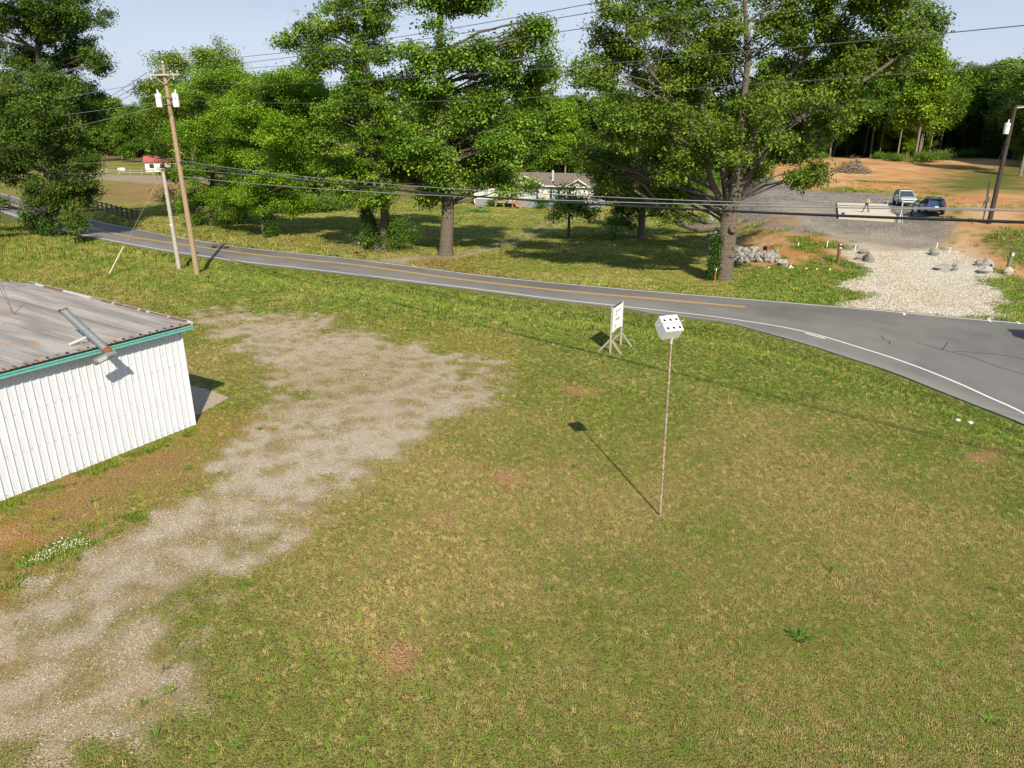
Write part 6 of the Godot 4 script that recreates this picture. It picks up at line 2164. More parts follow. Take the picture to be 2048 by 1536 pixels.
func blue_suv(at: Vector3, turn: float) -> void:
	var o := thing("blue_crossover", "blue crossover seen from behind with its driver door open", "car", at, turn)
	var s := loft([[-2.2, 0.5, 0.95, 0.8, 0.98], [-2.1, 0.36, 1.02, 0.88, 1.04], [-1.2, 0.34, 1.03, 0.9, 1.05], [0.8, 0.34, 1.0, 0.9, 1.04], [1.7, 0.36, 0.96, 0.87, 1.02], [2.15, 0.4, 0.8, 0.78, 0.86], [2.25, 0.45, 0.7, 0.7, 0.72]])
	part("body", s, M.blue_car, o)
	cabin(o, M.blue_car, -2.1, 1.0, -1.75, 0.1, 1.02, 1.55, 0.82, 0.62)
	var sp := Mesher.new()
	sp.box(Vector3(-1.86, 1.58, 0), Vector3(0.24, 0.04, 1.2), Basis(), 0.015)
	part("spoiler", sp, M.blue_car, o)
	var pl := Mesher.new()
	pl.box(Vector3(-2.2, 0.82, 0), Vector3(0.03, 0.13, 0.32))
	part("license_plate", pl, M.white, o)
	var bp := Mesher.new()
	bp.box(Vector3(-2.16, 0.46, 0), Vector3(0.16, 0.22, 1.55), Basis(), 0.04)
	part("rear_bumper", bp, M.dark, o)
	for z in [-1.0, 1.0]:
		var tl := Mesher.new()
		tl.box(Vector3(-2.1, 0.88, z * 0.72), Vector3(0.2, 0.16, 0.3), Basis(Vector3.UP, 0.3 * z), 0.03)
		part("tail_light", tl, M.tail_red, o)
		var rl := Mesher.new()
		rl.bar(Vector3(-1.5, 1.66, z * 0.55), Vector3(-0.1, 1.66, z * 0.55), 0.05, 0.05)
		for k in [-1.45, -0.15]: rl.box(Vector3(k, 1.62, z * 0.55), Vector3(0.08, 0.08, 0.05))
		part("roof_rail", rl, M.dark, o)
		var mr := Mesher.new()
		mr.box(Vector3(0.65, 1.1, z * 1.0), Vector3(0.13, 0.15, 0.2), Basis(), 0.03)
		part("mirror", mr, M.blue_car, o)
		for x in [-1.35, 1.35]:
			wheel(o, Vector3(x, 0.34, z * 0.78), 0.34, z)
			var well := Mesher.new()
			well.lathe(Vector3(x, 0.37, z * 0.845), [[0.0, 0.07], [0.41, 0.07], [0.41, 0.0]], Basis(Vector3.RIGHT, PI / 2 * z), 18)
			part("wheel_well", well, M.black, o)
	# the open front door on the left (z < 0 is the car's left when +x is forward)
	var hinge := Vector3(0.78, 0, -0.9)
	var b := Basis(Vector3.UP, deg_to_rad(62))
	var d := Node3D.new()
	d.name = "open_door"
	o.add_child(d, true)
	d.transform = Transform3D(b, hinge)
	var pn := Mesher.new()
	pn.box(Vector3(-0.5, 0.7, 0), Vector3(1.0, 0.62, 0.1), Basis(), 0.03)
	part("door_panel", pn, M.dark, d)
	var fr := Mesher.new()
	fr.tube([Vector3(0.0, 1.0, 0), Vector3(-0.35, 1.4, 0.03), Vector3(-0.9, 1.5, 0.05), Vector3(-1.0, 1.0, 0)], [0.03], 6)
	part("window_frame", fr, M.black, d)

# ---------------------------------------------------------------- people: one smooth skin over tapered capsules
func capsule(p: Vector3, a: Vector3, b: Vector3, ra: float, rb: float) -> float:
	var d := b - a
	var t := clampf((p - a).dot(d) / maxf(d.length_squared(), 1e-8), 0.0, 1.0)
	return p.distance_to(a + d * t) - lerpf(ra, rb, t)
func field(p: Vector3, bones: Array, k: float) -> float:
	var v := 1e9
	for q in bones:
		var d := capsule(p, q[0], q[1], q[2], q[3])
		var h := clampf(0.5 + 0.5 * (v - d) / k, 0.0, 1.0)
		v = lerpf(v, d, h) - k * h * (1.0 - h)
	return v
func skin(s: Mesher, bones: Array, cs: float, k: float) -> void:
	var lo: Vector3 = bones[0][0]
	var hi := lo
	for q in bones:
		for e in 2:
			var r: float = maxf(q[2], q[3]) + cs * 2.0
			lo = lo.min(q[e] - Vector3.ONE * r)
			hi = hi.max(q[e] + Vector3.ONE * r)
	var n := Vector3i(((hi - lo) / cs).ceil()) + Vector3i.ONE
	var val := PackedFloat32Array()
	val.resize(n.x * n.y * n.z)
	for z in n.z:
		for y in n.y:
			for x in n.x:
				var p := lo + Vector3(x, y, z) * cs
				var near := []
				for q in bones:
					if (p - (q[0] + q[1]) * 0.5).length() < (q[0] - q[1]).length() * 0.5 + maxf(q[2], q[3]) + 0.06: near.append(q)
				val[(z * n.y + y) * n.x + x] = field(p, near, k) if near.size() else 1.0
	var vert := {}
	var step := [1, n.x, n.x * n.y]
	for z in n.z - 1:
		for y in n.y - 1:
			for x in n.x - 1:
				var i := (z * n.y + y) * n.x + x
				var c := Vector3.ZERO
				var m := 0
				for e in [[0, 1], [2, 3], [4, 5], [6, 7], [0, 2], [1, 3], [4, 6], [5, 7], [0, 4], [1, 5], [2, 6], [3, 7]]:
					var a: int = e[0]
					var b: int = e[1]
					var va := val[i + (a & 1) + ((a >> 1) & 1) * n.x + (a >> 2) * n.x * n.y]
					var vb := val[i + (b & 1) + ((b >> 1) & 1) * n.x + (b >> 2) * n.x * n.y]
					if (va < 0.0) != (vb < 0.0):
						var t := va / (va - vb)
						c += Vector3(a & 1, (a >> 1) & 1, a >> 2).lerp(Vector3(b & 1, (b >> 1) & 1, b >> 2), t)
						m += 1
				if m: vert[i] = lo + (Vector3(x, y, z) + c / m) * cs
	var nrm := {}
	var tint := {}
	for i in vert:
		var p: Vector3 = vert[i]
		var e := cs * 0.5
		nrm[i] = Vector3(field(p + Vector3(e, 0, 0), bones, k) - field(p - Vector3(e, 0, 0), bones, k), field(p + Vector3(0, e, 0), bones, k) - field(p - Vector3(0, e, 0), bones, k), field(p + Vector3(0, 0, e), bones, k) - field(p - Vector3(0, 0, e), bones, k)).normalized()
		var best := 1e9
		for q in bones:
			var d := capsule(p, q[0], q[1], q[2], q[3])
			if d < best:
				best = d
				tint[i] = q[4]
	for z in range(1, n.z - 1):
		for y in range(1, n.y - 1):
			for x in range(1, n.x - 1):
				var i := (z * n.y + y) * n.x + x
				for ax in 3:
					if (val[i] < 0.0) == (val[i + step[ax]] < 0.0): continue
					var u: int = step[(ax + 1) % 3]
					var v: int = step[(ax + 2) % 3]
					var q := [i, i - u, i - u - v, i - v]
					s.tint = tint[q[0]]
					s.tri(vert[q[0]], vert[q[1]], vert[q[2]], nrm[q[0]], nrm[q[1]], nrm[q[2]])
					s.tri(vert[q[0]], vert[q[2]], vert[q[3]], nrm[q[0]], nrm[q[2]], nrm[q[3]])
func hand(s: Mesher, wrist: Vector3, dir: Vector3, palm_n: Vector3, c: Color) -> void:
	var sd := dir.cross(palm_n).normalized()
	var bones := [[wrist, wrist + dir * 0.05, 0.026, 0.03, c], [wrist + dir * 0.04 + sd * 0.02, wrist + dir * 0.085 + sd * 0.022, 0.02, 0.018, c], [wrist + dir * 0.04 - sd * 0.02, wrist + dir * 0.08 - sd * 0.026, 0.02, 0.017, c]]
	for k in 4:
		var root := wrist + dir * 0.085 + sd * (0.032 - 0.021 * k)
		var l: float = [0.034, 0.039, 0.036, 0.028][k]
		var mid := root + dir * l + palm_n * 0.008
		bones.append([root, mid, 0.0095, 0.0088, c])
		bones.append([mid, mid + dir * l * 0.6 + palm_n * l * 0.7, 0.0088, 0.0075, c])
	var tb := wrist + dir * 0.03 + sd * 0.03
	bones.append([tb, tb + dir * 0.035 + sd * 0.03, 0.012, 0.0105, c])
	bones.append([tb + dir * 0.035 + sd * 0.03, tb + dir * 0.065 + sd * 0.034 + palm_n * 0.012, 0.0105, 0.009, c])
	skin(s, bones, 0.0085, 0.006)
func person(label: String, at: Vector3, turn: float, j: Dictionary, shirt: Color, trousers: Color, hair: Color, cap: bool) -> void:
	var o := thing("person", label, "person", at, turn)
	var flesh := Color(0.42, 0.24, 0.17)
	var shoe := Color(0.03, 0.025, 0.022)
	var s := Mesher.new()
	s.use_c = true
	var up: Vector3 = (j.neck - j.pelvis).normalized()
	var fw: Vector3 = j.face
	var sd := up.cross(fw).normalized()
	var B := [[j.pelvis - sd * 0.07, j.pelvis + sd * 0.07, 0.135, 0.135, trousers], [j.pelvis + up * 0.1, j.neck - up * 0.22, 0.145, 0.16, shirt], [j.neck - up * 0.12 - sd * 0.13, j.neck - up * 0.12 + sd * 0.13, 0.085, 0.085, shirt], [j.neck - up * 0.06, j.neck + up * 0.07, 0.058, 0.055, flesh]]
	var hd: Vector3 = j.head
	B.append([hd + Vector3(0, 0.025, 0) - fw * 0.01, hd - Vector3(0, 0.03, 0) + fw * 0.012, 0.095, 0.08, flesh])
	B.append([hd - Vector3(0, 0.055, 0) + fw * 0.045, hd - Vector3(0, 0.085, 0) + fw * 0.05, 0.05, 0.038, flesh])
	B.append([hd + fw * 0.095 - Vector3(0, 0.005, 0), hd + fw * 0.108 - Vector3(0, 0.028, 0), 0.012, 0.018, flesh])     # nose
	for q in [-1.0, 1.0]: B.append([hd + sd * q * 0.088 + Vector3(0, 0.01, 0), hd + sd * q * 0.092 - Vector3(0, 0.03, 0), 0.02, 0.014, flesh])
	for q in [["l", -1.0], ["r", 1.0]]:
		var sh: Vector3 = j.neck - up * 0.12 + sd * 0.2 * q[1]
		B.append([sh, j["elbow_" + q[0]], 0.07, 0.05, shirt])
		B.append([j["elbow_" + q[0]], j["wrist_" + q[0]], 0.05, 0.034, shirt])
		var hp: Vector3 = j.pelvis + sd * 0.1 * q[1]
		B.append([hp, j["knee_" + q[0]], 0.105, 0.068, trousers])
		B.append([j["knee_" + q[0]], j["ankle_" + q[0]], 0.068, 0.05, trousers])
		B.append([j["ankle_" + q[0]] - Vector3(0, 0.03, 0), j["toe_" + q[0]], 0.052, 0.04, shoe])
	skin(s, B, 0.03, 0.035)
	for q in ["l", "r"]:
		var d: Vector3 = (j["wrist_" + q] - j["elbow_" + q]).normalized()
		hand(s, j["wrist_" + q], d, (-sd if q == "r" else sd).slerp(up, 0.1).normalized(), flesh)
	part("body", s, M.stone, o)
	var h := Mesher.new()
	h.use_c = true
	h.tint = hair
	h.lathe(hd + Vector3(0, 0.02, 0) - fw * 0.012, [[0.102, 0.0], [0.1, 0.04], [0.08, 0.085], [0.04, 0.107], [0.0, 0.112]], Basis(), 14)
	if cap: h.lathe(hd + fw * 0.1 + Vector3(0, 0.03, 0), [[0.0, 0.012], [0.06, 0.01], [0.065, 0.0], [0.0, 0.0]], Basis(sd * 1.1, Vector3.UP, fw), 12)
	part("cap" if cap else "hair", h, M.stone, o)
	var f := Mesher.new()
	for q in [-1.0, 1.0]: f.lathe(hd + fw * 0.088 + sd * q * 0.032 + Vector3(0, 0.008, 0), [[0.0, 0.01], [0.009, 0.008], [0.012, 0.0]], Basis(Vector3.RIGHT, PI / 2) if absf(fw.z) > 0.7 else Basis(Vector3.BACK, -PI / 2 * signf(fw.x)), 8)
	part("eyes", f, M.dark, o)
	var mo := Mesher.new()
	mo.box(hd + fw * 0.088 - Vector3(0, 0.075, 0), Vector3(0.012, 0.008, 0.04) if absf(fw.x) > 0.7 else Vector3(0.04, 0.008, 0.012))
	part("mouth", mo, M.mouth, o)

# ---------------------------------------------------------------- the building plot
func lot() -> void:
	# concrete pad with form boards
	var q := [gp(1674, 408), gp(1774, 410), gp(1798, 445), gp(1677, 438)]
	var top := 0.0
	for p in q: top = maxf(top, p.y)
	top += 0.14
	var o := thing("concrete_pad", "pale new concrete slab with dark form boards on the gravel lot", "slab", q[3])
	var s := Mesher.new()
	var t := []
	for p in q: t.append(Vector3(p.x, top, p.z) - q[3])
	s.face(t, Vector3.UP)
	for k in 4:
		var m: Vector3 = t[(k + 1) % 4]
		s.face([t[k], m, m - Vector3(0, 1.2, 0), t[k] - Vector3(0, 1.2, 0)], (t[k] + m) * 0.5 - (t[0] + t[2]) * 0.5)
	part("slab", s, M.concrete, o)
	for k in [[3, 0], [1, 2]]:
		var f := Mesher.new()
		var off: Vector3 = (t[k[0]] + t[k[1]]) * 0.5 - (t[0] + t[2]) * 0.5
		off.y = 0
		off = off.normalized() * 0.05
		f.bar(t[k[0]] + off - Vector3(0, 0.12, 0), t[k[1]] + off - Vector3(0, 0.12, 0), 0.06, 0.34)
		part("form_board", f, M.pole_dark, o)
	# plumbing and conduit stubs
	var pp: Array = [[1799, 446, 402, 0.09, "tall grey vent pipe with conduits at the slab's near corner"], [1775, 414, 401, 0.06, "short pipe stub at the slab's far corner"], [1711, 380, 364, 0.04, "thin marker stake on the far edge of the lot"], [1676, 437, 431, 0.05, "low white pipe stub at the slab's near left corner"]]
	for k in pp.size():
		var a: Array = pp[k]
		var b := gp(a[0], a[1])
		var h := at_f(a[0] + (7.0 if k == 0 else 1.0), a[2], -b.z) - b
		var po := thing("pipe_stub", a[4], "pipe", b)
		var ps := Mesher.new()
		ps.rod(Vector3(0, -0.1, 0), h, a[3] * 0.7, 10)
		part("pipe", ps, M.galv_bright, po)
		if k == 0:
			for e in [-0.25, 0.25]:
				var cs := Mesher.new()
				cs.rod(Vector3(e, -0.1, 0.1), Vector3(e * 0.4 , 0.9, 0.05), 0.04, 8)
				part("conduit", cs, M.galv_bright, po)
	var bk := gp(1683, 436)
	bk.y = top
	var bo := thing("blue_bucket", "small blue bucket on the corner of the concrete slab", "bucket", bk + Vector3(0.1, 0, 0))
	var bs := Mesher.new()
	bs.lathe(Vector3.ZERO, [[0.0, 0.0], [0.15, 0.0], [0.18, 0.36], [0.19, 0.38], [0.17, 0.38], [0.14, 0.06], [0.0, 0.06]], Basis(), 16)
	part("pail", bs, M.blue_plastic, bo)
	var hn := Mesher.new()
	hn.tube([Vector3(-0.18, 0.36, 0), Vector3(-0.1, 0.5, 0), Vector3(0.1, 0.5, 0), Vector3(0.18, 0.36, 0)], [0.008], 5)
	part("handle", hn, M.wire_light, bo)
	var yb := Mesher.new()
	yb.box(Vector3(0, 0.07, 0), Vector3(0.6, 0.14, 0.35), Basis(), 0.04)
	tag(part("yellow_bag", yb, M.yellow_plastic, self), "pale yellow bag lying beside the blue bucket", "bag").position = bk + Vector3(0.8, 0, 0.05)
	# vehicles
	var sp := gp(1807, 411)
	silver_suv(sp + Vector3(0, 0.03, 0), atan2(-0.95, -0.28), "silver sport utility vehicle parked facing the road on the lot")
	var bp2 := gp(1860, 427)
	blue_suv(bp2 + Vector3(0, 0.03, 0), atan2(0.97, 0.3))
	var off := silver_suv(on_ground(29.55, 35.3, 0.08), PI - 0.4, "silver vehicle driving along the road just past the junction", "passing_car")
	# people
	var man := gp(1731, 427)
	man.y = maxf(top, ground_y(man.x, -man.z))
	person("person in tan shirt, jeans and cap walking across the concrete slab", man, 0.1, {
		"pelvis": Vector3(0, 0.94, 0), "neck": Vector3(0.06, 1.46, 0), "head": Vector3(0.02, 1.64, 0), "face": Vector3(-1, 0, 0),
		"elbow_l": Vector3(0.12, 1.1, -0.24), "wrist_l": Vector3(-0.14, 1.12, -0.16), "elbow_r": Vector3(0.16, 1.08, 0.24), "wrist_r": Vector3(-0.1, 1.16, 0.15),
		"knee_l": Vector3(-0.16, 0.5, -0.1), "ankle_l": Vector3(-0.3, 0.09, -0.1), "toe_l": Vector3(-0.49, 0.04, -0.1),
		"knee_r": Vector3(0.1, 0.5, 0.1), "ankle_r": Vector3(0.28, 0.1, 0.1), "toe_r": Vector3(0.1, 0.04, 0.1)}, Color(0.5, 0.4, 0.27), Color(0.04, 0.07, 0.17), Color(0.05, 0.035, 0.025), true)
	person("person in light blue shirt bending into the blue crossover's open door", gp(1822, 431), -0.2, {
		"pelvis": Vector3(0, 0.92, 0), "neck": Vector3(0.24, 1.36, 0), "head": Vector3(0.36, 1.5, 0), "face": Vector3(0.94, -0.34, 0),
		"elbow_l": Vector3(0.42, 1.08, 0.2), "wrist_l": Vector3(0.58, 0.9, 0.16), "elbow_r": Vector3(0.4, 1.06, -0.22), "wrist_r": Vector3(0.6, 0.94, -0.16),
		"knee_l": Vector3(0.06, 0.5, 0.1), "ankle_l": Vector3(-0.05, 0.09, 0.1), "toe_l": Vector3(0.14, 0.04, 0.12),
		"knee_r": Vector3(0.05, 0.5, -0.1), "ankle_r": Vector3(-0.02, 0.09, -0.1), "toe_r": Vector3(0.17, 0.04, -0.12)}, Color(0.26, 0.36, 0.44), Color(0.02, 0.03, 0.06), Color(0.06, 0.035, 0.02), false)
	# riprap along the edge of the fill
	var rr := thing("riprap_bank", "bank of pale broken riprap stones behind the oak trunk", "stones", gp(1462, 520))
	var variants := []
	for k in 6: variants.append(stone_mesh(400 + k))
	var tones := []
	for k in 5: tones.append(grained(lin(0.12 + 0.035 * k, 0.11 + 0.032 * k, 0.095 + 0.03 * k), lin(0.24 + 0.05 * k, 0.225 + 0.048 * k, 0.2 + 0.046 * k), 0.5, 0.04, 0.95, 0.5, 60 + k))
	var n := 0
	while n < 250:
		var px := 0.0
		var py := 0.0
		if rng.randf() < 0.62:
			var u := rng.randf()
			px = lerpf(1455, 1556, u)
			py = lerpf(rng.randf_range(492, 528), rng.randf_range(505, 526), u)
		else:
			py = rng.randf_range(415, 532)
			px = rng.randf_range(1418, 1436) + (py - 480.0) * 0.02
		var p := gp(px, py)
		var r := rng.randf_range(0.14, 0.34)
		part_mesh("stone", variants[n % 6], tones[rng.randi() % 5], rr, Transform3D(Basis.from_euler(Vector3(rng.randf() * TAU, rng.randf() * TAU, rng.randf())).scaled(Vector3.ONE * r), p - rr.position + Vector3(0, r * 0.35 + rng.randf() * 0.12, 0)))
		n += 1
	# boulders round the entrance
	var bl: Array = [[1725, 520, 0.75, 0.3, "grey boulder by the entrance, larger of a leaning pair"], [1737, 524, 0.5, 0.4, "brownish boulder leaning against the larger grey one"], [1726, 507, 0.6, 0.22, "broken brown stones behind the left boulder pair"], [1869, 511, 0.62, 0.35, "single pointed grey boulder in the white gravel"], [1884, 539, 1.1, 0.24, "long flat grey boulder in the white gravel"], [1914, 541, 0.75, 0.3, "rounded grey boulder beside the long flat one"], [1967, 533, 0.85, 0.36, "large grey boulder at the clay bank's foot"], [1970, 546, 0.75, 0.26, "pale low boulder before the large grey one"], [2015, 549, 0.42, 0.34, "small white boulder at the green post's foot"], [1566, 531, 0.6, 0.3, "tan stone on the clay bed beside the riprap"], [1477, 527, 0.36, 0.3, "yellowish round stone among the riprap"]]
	for k in bl.size():
		var a: Array = bl[k]
		var m := Mesher.new()
		m.blob(Vector3(0, a[3] * 0.3, 0), Vector3(a[2] * 0.85, a[3] * 1.5, a[2] * 0.65), 500 + k, 0.3, Basis(Vector3.UP, rng.randf() * TAU))
		var bo2 := part("boulder", m, tones[[2, 0, 0, 2, 2, 3, 2, 3, 4, 3, 3][k]], self)
		bo2.position = gp(a[0], a[1])
		tag(bo2, a[4], "boulder")
	# posts
	var pa := gp(1676, 527)
	var po2 := thing("reflector_post", "leaning brown timber post with red and white reflector", "post", pa)
	var px2 := at_f(1680, 487, -pa.z) - pa
	var pm := Mesher.new()
	pm.tube([Vector3(0, -0.2, 0), px2], [0.14, 0.13], 12)
	part("post", pm, M.post_wood, po2)
	var rf := Mesher.new()
	rf.box(px2 * 0.88 + Vector3(0.04, 0, 0.13), Vector3(0.17, 0.14, 0.015))
	part("red_reflector", rf, M.tail_red, po2)
	rf = Mesher.new()
	rf.box(px2 * 0.79 + Vector3(0.04, 0, 0.13), Vector3(0.17, 0.07, 0.015))
	rf.box(px2 * 0.965 + Vector3(0.04, 0, 0.13), Vector3(0.17, 0.06, 0.015))
	part("white_band", rf, M.white, po2)
	var pb := gp(2013, 545)
	var po3 := thing("gate_post", "leaning greenish timber post with a grey plate beside white boulder", "post", pb)
	var px3 := at_f(2025, 504, -pb.z) - pb
	pm = Mesher.new()
	pm.tube([Vector3(0, -0.2, 0), px3], [0.15, 0.14], 12)
	part("post", pm, M.post_green, po3)
	rf = Mesher.new()
	rf.box(px3 * 0.9 + Vector3(0, 0, 0.15), Vector3(0.2, 0.24, 0.02))
	part("plate", rf, M.galv_bright, po3)
	# white pipes, stakes and utility flags
	for a in [[1709, 503, 0.55, "white pipe stub at the edge of the white gravel"], [1468, 487, 0.6, "white pipe behind the oak trunk"], [1653, 496, 0.6, "thin grey stake on the clay bed edge"], [1872, 500, 0.6, "white stake behind the pointed boulder"], [1898, 507, 0.5, "white stake near the clay strip"], [1596, 492, 0.3, "white utility cap on the clay bed"]]:
		var b := gp(a[0], a[1])
		var st := thing("marker_pipe", a[3], "pipe", b)
		var m := Mesher.new()
		m.rod(Vector3(0, -0.1, 0), Vector3(0.03, a[2], 0), 0.04, 8)
		part("pipe", m, M.white, st)
		m = Mesher.new()
		m.rod(Vector3(0.03, a[2] - 0.06, 0), Vector3(0.03, a[2] + 0.02, 0), 0.055, 8)
		part("cap", m, M.white, st)
	for a in [[1535, 545, 0], [1579, 542, 1], [1577, 545, 1], [1582, 545, 0], [1610, 547, 0], [1631, 548, 0], [1657, 549, 0]]:
		var b := gp(a[0], a[1])
		var st := thing("utility_flag", "small white utility flag in the grass by the riprap" if a[2] else "small yellow utility flag in the grass by the riprap", "flag", b, 0.0, "white utility flags" if a[2] else "yellow utility flags")
		var m := Mesher.new()
		m.rod(Vector3(0, -0.05, 0), Vector3(0, 0.45, 0), 0.006, 5)
		part("wire_stem", m, M.wire_light, st)
		m = Mesher.new()
		m.box(Vector3(0.06, 0.4, 0), Vector3(0.13, 0.1, 0.008))
		part("flag", m, M.flag_white if a[2] else M.flag_yellow, st)
	var om := gp(1428, 569)
	var ost := thing("orange_marker", "short orange marker stake at the oak's foot", "stake", om)
	var omm := Mesher.new()
	omm.rod(Vector3(0, -0.1, 0), Vector3(0.06, 1.0, 0), 0.035, 8)
	part("stake", omm, M.orange, ost)
	omm = Mesher.new()
	omm.rod(Vector3(0.06, 1.0, 0), Vector3(0.07, 1.2, 0), 0.037, 8)
	part("white_tip", omm, M.white, ost)
	var rb := gp(1537, 504)
	var rbo := thing("rusty_drain_box", "rusty open metal box with a stake in the clay bed", "box", rb, 0.2)
	var rm := Mesher.new()
	for k in [[0, 0.25, 0.3, 0.75, 0.5, 0.03], [0, 0.25, -0.3, 0.75, 0.5, 0.03], [-0.36, 0.25, 0, 0.03, 0.5, 0.6], [0.36, 0.25, 0, 0.03, 0.5, 0.6]]:
		rm.box(Vector3(k[0], k[1], k[2]), Vector3(k[3], k[4], k[5]))
	part("box", rm, M.rust, rbo)
	rm = Mesher.new()
	rm.bar(Vector3(-0.1, 0, 0), Vector3(0.0, 1.15, 0), 0.07, 0.05)
	part("stake", rm, M.grey_wood, rbo)
	# brush pile
	var bp3 := gp(1702, 345)
	var pile := thing("brush_pile", "heap of grey cut branches and brush on the clay clearing", "brush pile", bp3)
	for k in 34:
		var m := Mesher.new()
		var a2 := rng.randf() * TAU
		var c := Vector3(rng.randf_range(-1, 1) * 3.2, 0, rng.randf_range(-1, 1) * 1.6)
		var d := Vector3(cos(a2), rng.randf_range(-0.1, 0.5), sin(a2) * 0.5) * rng.randf_range(1.0, 2.6)
		var y := maxf(0.1, 1.8 - absf(c.x) * 0.5 - absf(c.z) * 0.5) * rng.randf()
		m.tube([c + Vector3(0, y + 0.1, 0) - d * 0.5, c + Vector3(0, y + 0.25, 0), c + Vector3(0, y + 0.1, 0) + d * 0.6], [0.11, 0.09, 0.04], 6)
		part("branch", m, M.bark_pale if k % 3 else M.bark, pile)
	var tw := Mesher.new()
	for k in 420:
		var a2 := rng.randf() * TAU
		var rad2 := sqrt(rng.randf())
		var c := Vector3(cos(a2) * rad2 * 3.3, 0, sin(a2) * rad2 * 1.9)
		var y := 3.2 * (1.0 - rad2) * rng.randf_range(0.3, 1.15)
		var d := Vector3(rng.randf_range(-1, 1), rng.randf_range(-0.3, 0.9), rng.randf_range(-1, 1)) * 0.6
		tw.tube([c + Vector3(0, y, 0) - d, c + Vector3(0, y, 0) + d], [0.05, 0.02], 3, false)
	stuff(part("twigs", tw, M.bark_pale, pile))
	var wh := gp(1960, 306)
	var rdw := thing("red_shed", "red-roofed white shed glimpsed through the right woods", "shed", on_ground(wh.x * 1.08, -wh.z * 1.08), 0.3)
	var rs := Mesher.new()
	rs.box(Vector3(0, 1.3, 0), Vector3(10, 2.6, 5))
	part("wall", rs, M.siding, rdw)
	rs = Mesher.new()
	for k in [2.8, -2.8]: rs.face([Vector3(-5.3, 2.5, k), Vector3(5.3, 2.5, k), Vector3(5.3, 4.0, 0), Vector3(-5.3, 4.0, 0)], Vector3.UP)
	part("roof", rs, M.red_roof, rdw)
	for a in [[1535, 848 ], [1941, 848], [1915, 843]]:
		if a[0] == 1535: continue
		var l := Mesher.new()
		l.blob(Vector3(0, 0.05, 0), Vector3(0.09, 0.06, 0.07), a[0], 0.4)
		var lt := part("litter", l, M.white, self)
		lt.position = gp(a[0], a[1])
		tag(lt, "scrap of white litter in the verge grass", "litter", "white litter in the verge")

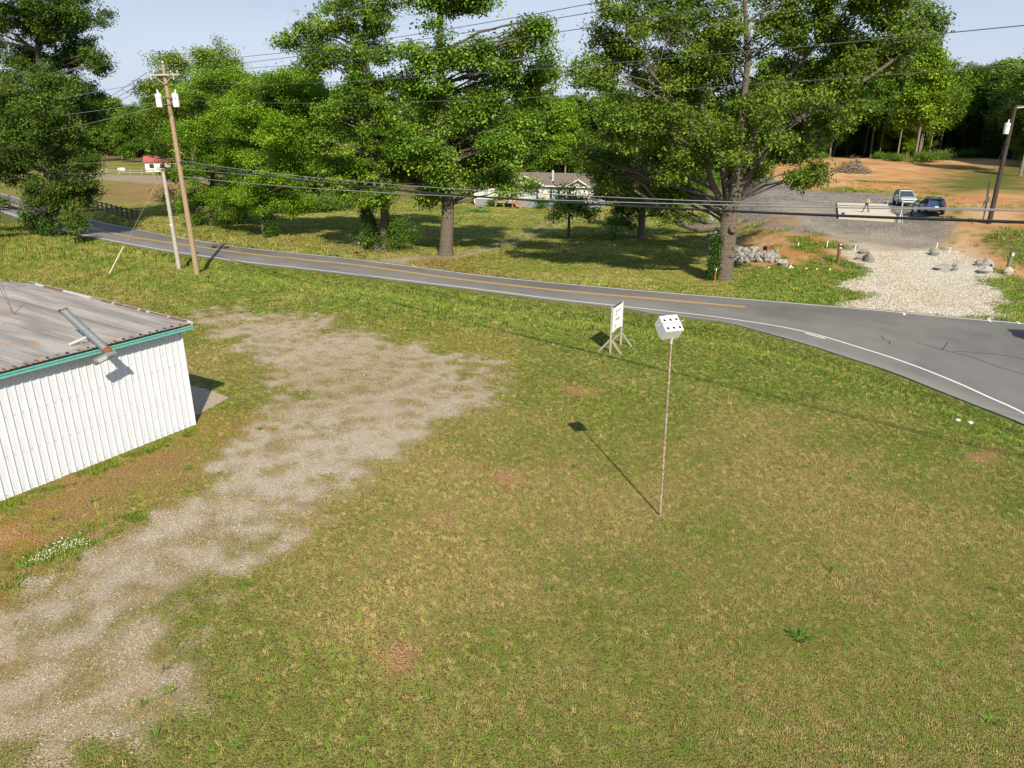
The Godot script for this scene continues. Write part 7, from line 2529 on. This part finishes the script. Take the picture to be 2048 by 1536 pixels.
func _ready() -> void:
	# camera, sky, sun, exposure
	var cam := Camera3D.new()
	cam.name = "camera"
	add_child(cam)
	cam.position = EYE
	cam.rotation_degrees = Vector3(-PITCH, 0, 0)
	cam.fov = rad_to_deg(2.0 * atan(768.0 / FOCAL))
	cam.far = 2000.0
	cam.current = true
	var env := Environment.new()
	env.background_mode = Environment.BG_SKY
	env.tonemap_mode = Environment.TONE_MAPPER_LINEAR
	env.tonemap_exposure = 1.45
	env.sdfgi_enabled = true
	env.ssao_enabled = true
	env.ssil_enabled = true
	var sm := ProceduralSkyMaterial.new()
	sm.sky_top_color = lin(0.17, 0.27, 0.44)
	sm.sky_horizon_color = lin(0.475, 0.53, 0.6)
	sm.sky_curve = 0.2
	sm.ground_bottom_color = lin(0.12, 0.13, 0.06)
	sm.ground_horizon_color = lin(0.3, 0.35, 0.36)
	sm.sky_cover = noise_cover()
	sm.sky_cover_modulate = Color(1, 1, 1, 1)
	var sky := Sky.new()
	sky.sky_material = sm
	env.sky = sky
	var we := WorldEnvironment.new()
	we.name = "world"
	we.environment = env
	add_child(we)
	var sun := DirectionalLight3D.new()
	sun.name = "sun"
	sun.light_energy = 1.6
	sun.light_color = Color(1.0, 0.95, 0.86)
	sun.light_angular_distance = 0.5
	sun.shadow_enabled = true
	add_child(sun)
	var to_sun := Vector3(0.24 * cos(deg_to_rad(39)), sin(deg_to_rad(39)), 0.97 * cos(deg_to_rad(39)))
	sun.look_at_from_position(to_sun * 100.0, Vector3.ZERO)
	# generators
	rng.seed = 20240510
	n_lo.seed = 11; n_lo.frequency = 0.06; n_lo.fractal_octaves = 3
	n_mid.seed = 12; n_mid.frequency = 0.22; n_mid.fractal_octaves = 4
	n_hi.seed = 13; n_hi.frequency = 0.9; n_hi.fractal_octaves = 3
	n_fine.seed = 14; n_fine.frequency = 2.6; n_fine.fractal_octaves = 3
	up_line = monotone([-120, 366, 0, 388, 60, 405, 120, 422, 204, 446, 258, 456.5, 323, 470, 398, 483, 480, 496, 600, 508.5, 720, 521.5, 960, 552.6, 1100, 567, 1300, 585, 1500, 601.3, 1760, 623.5, 2048, 649.8, 2300, 672, 2700, 705])
	low_line = monotone([-130, 393, 0, 422, 58, 446, 120, 462, 199, 479, 258, 491, 340, 506, 480, 527, 720, 555, 960, 585, 1100, 603.5, 1300, 628, 1460, 648.5, 1600, 687, 1688, 715, 1777, 744, 1865, 779, 1954, 814.5, 2048, 852])
	low_line.append(Vector2(low_line[-1].x + 0.4, -60.0))
	materials()
	M.rust_clay = grained(lin(0.32, 0.13, 0.06), lin(0.48, 0.24, 0.12), 0.8, 0.03, 0.95, 0.3, 70)
	M.guard = paint(lin(0.62, 0.58, 0.4), 0.6)
	M.mouth = paint(lin(0.25, 0.09, 0.08), 0.6)
	LEAF.broad = leaf_cluster(15, 0.17, 0.58, 91)
	LEAF.fine = leaf_cluster(17, 0.14, 0.56, 92)
	LEAF.big = leaf_cluster(13, 0.2, 0.62, 93)
	LEAF.ivy = leaf_cluster(9, 0.14, 0.35, 94)
	LEAF.needle = leaf_cluster(26, 0.3, 0.5, 95, true)
	for step in [ground_masks, raster, build_ground, build_road, shed, poles, house, left_yard, board_fence, hero_trees, far_woods, lot, sign_board, bird_house, mailbox, bird_bath, weeds, spread_gravel, grow_grass]:
		step.call()
func monotone(px: Array) -> PackedVector2Array:
	var out := PackedVector2Array()
	for i in px.size() / 2: out.append(flat(px[2 * i], px[2 * i + 1]))
	return out
func noise_cover() -> ImageTexture:                # thin streaked high cloud
	var im := Image.create(1024, 512, false, Image.FORMAT_RGBAF)
	var f := FastNoiseLite.new()
	f.seed = 77
	f.frequency = 0.008
	f.fractal_octaves = 5
	for y in 512:
		for x in 1024:
			var a := TAU * x / 1024.0
			var k := clampf(0.5 + 1.1 * f.get_noise_3d(cos(a) * 110.0, y * 3.2, sin(a) * 110.0), 0, 1)
			im.set_pixel(x, y, Color(0.11, 0.115, 0.12, k))
	return ImageTexture.create_from_image(im)
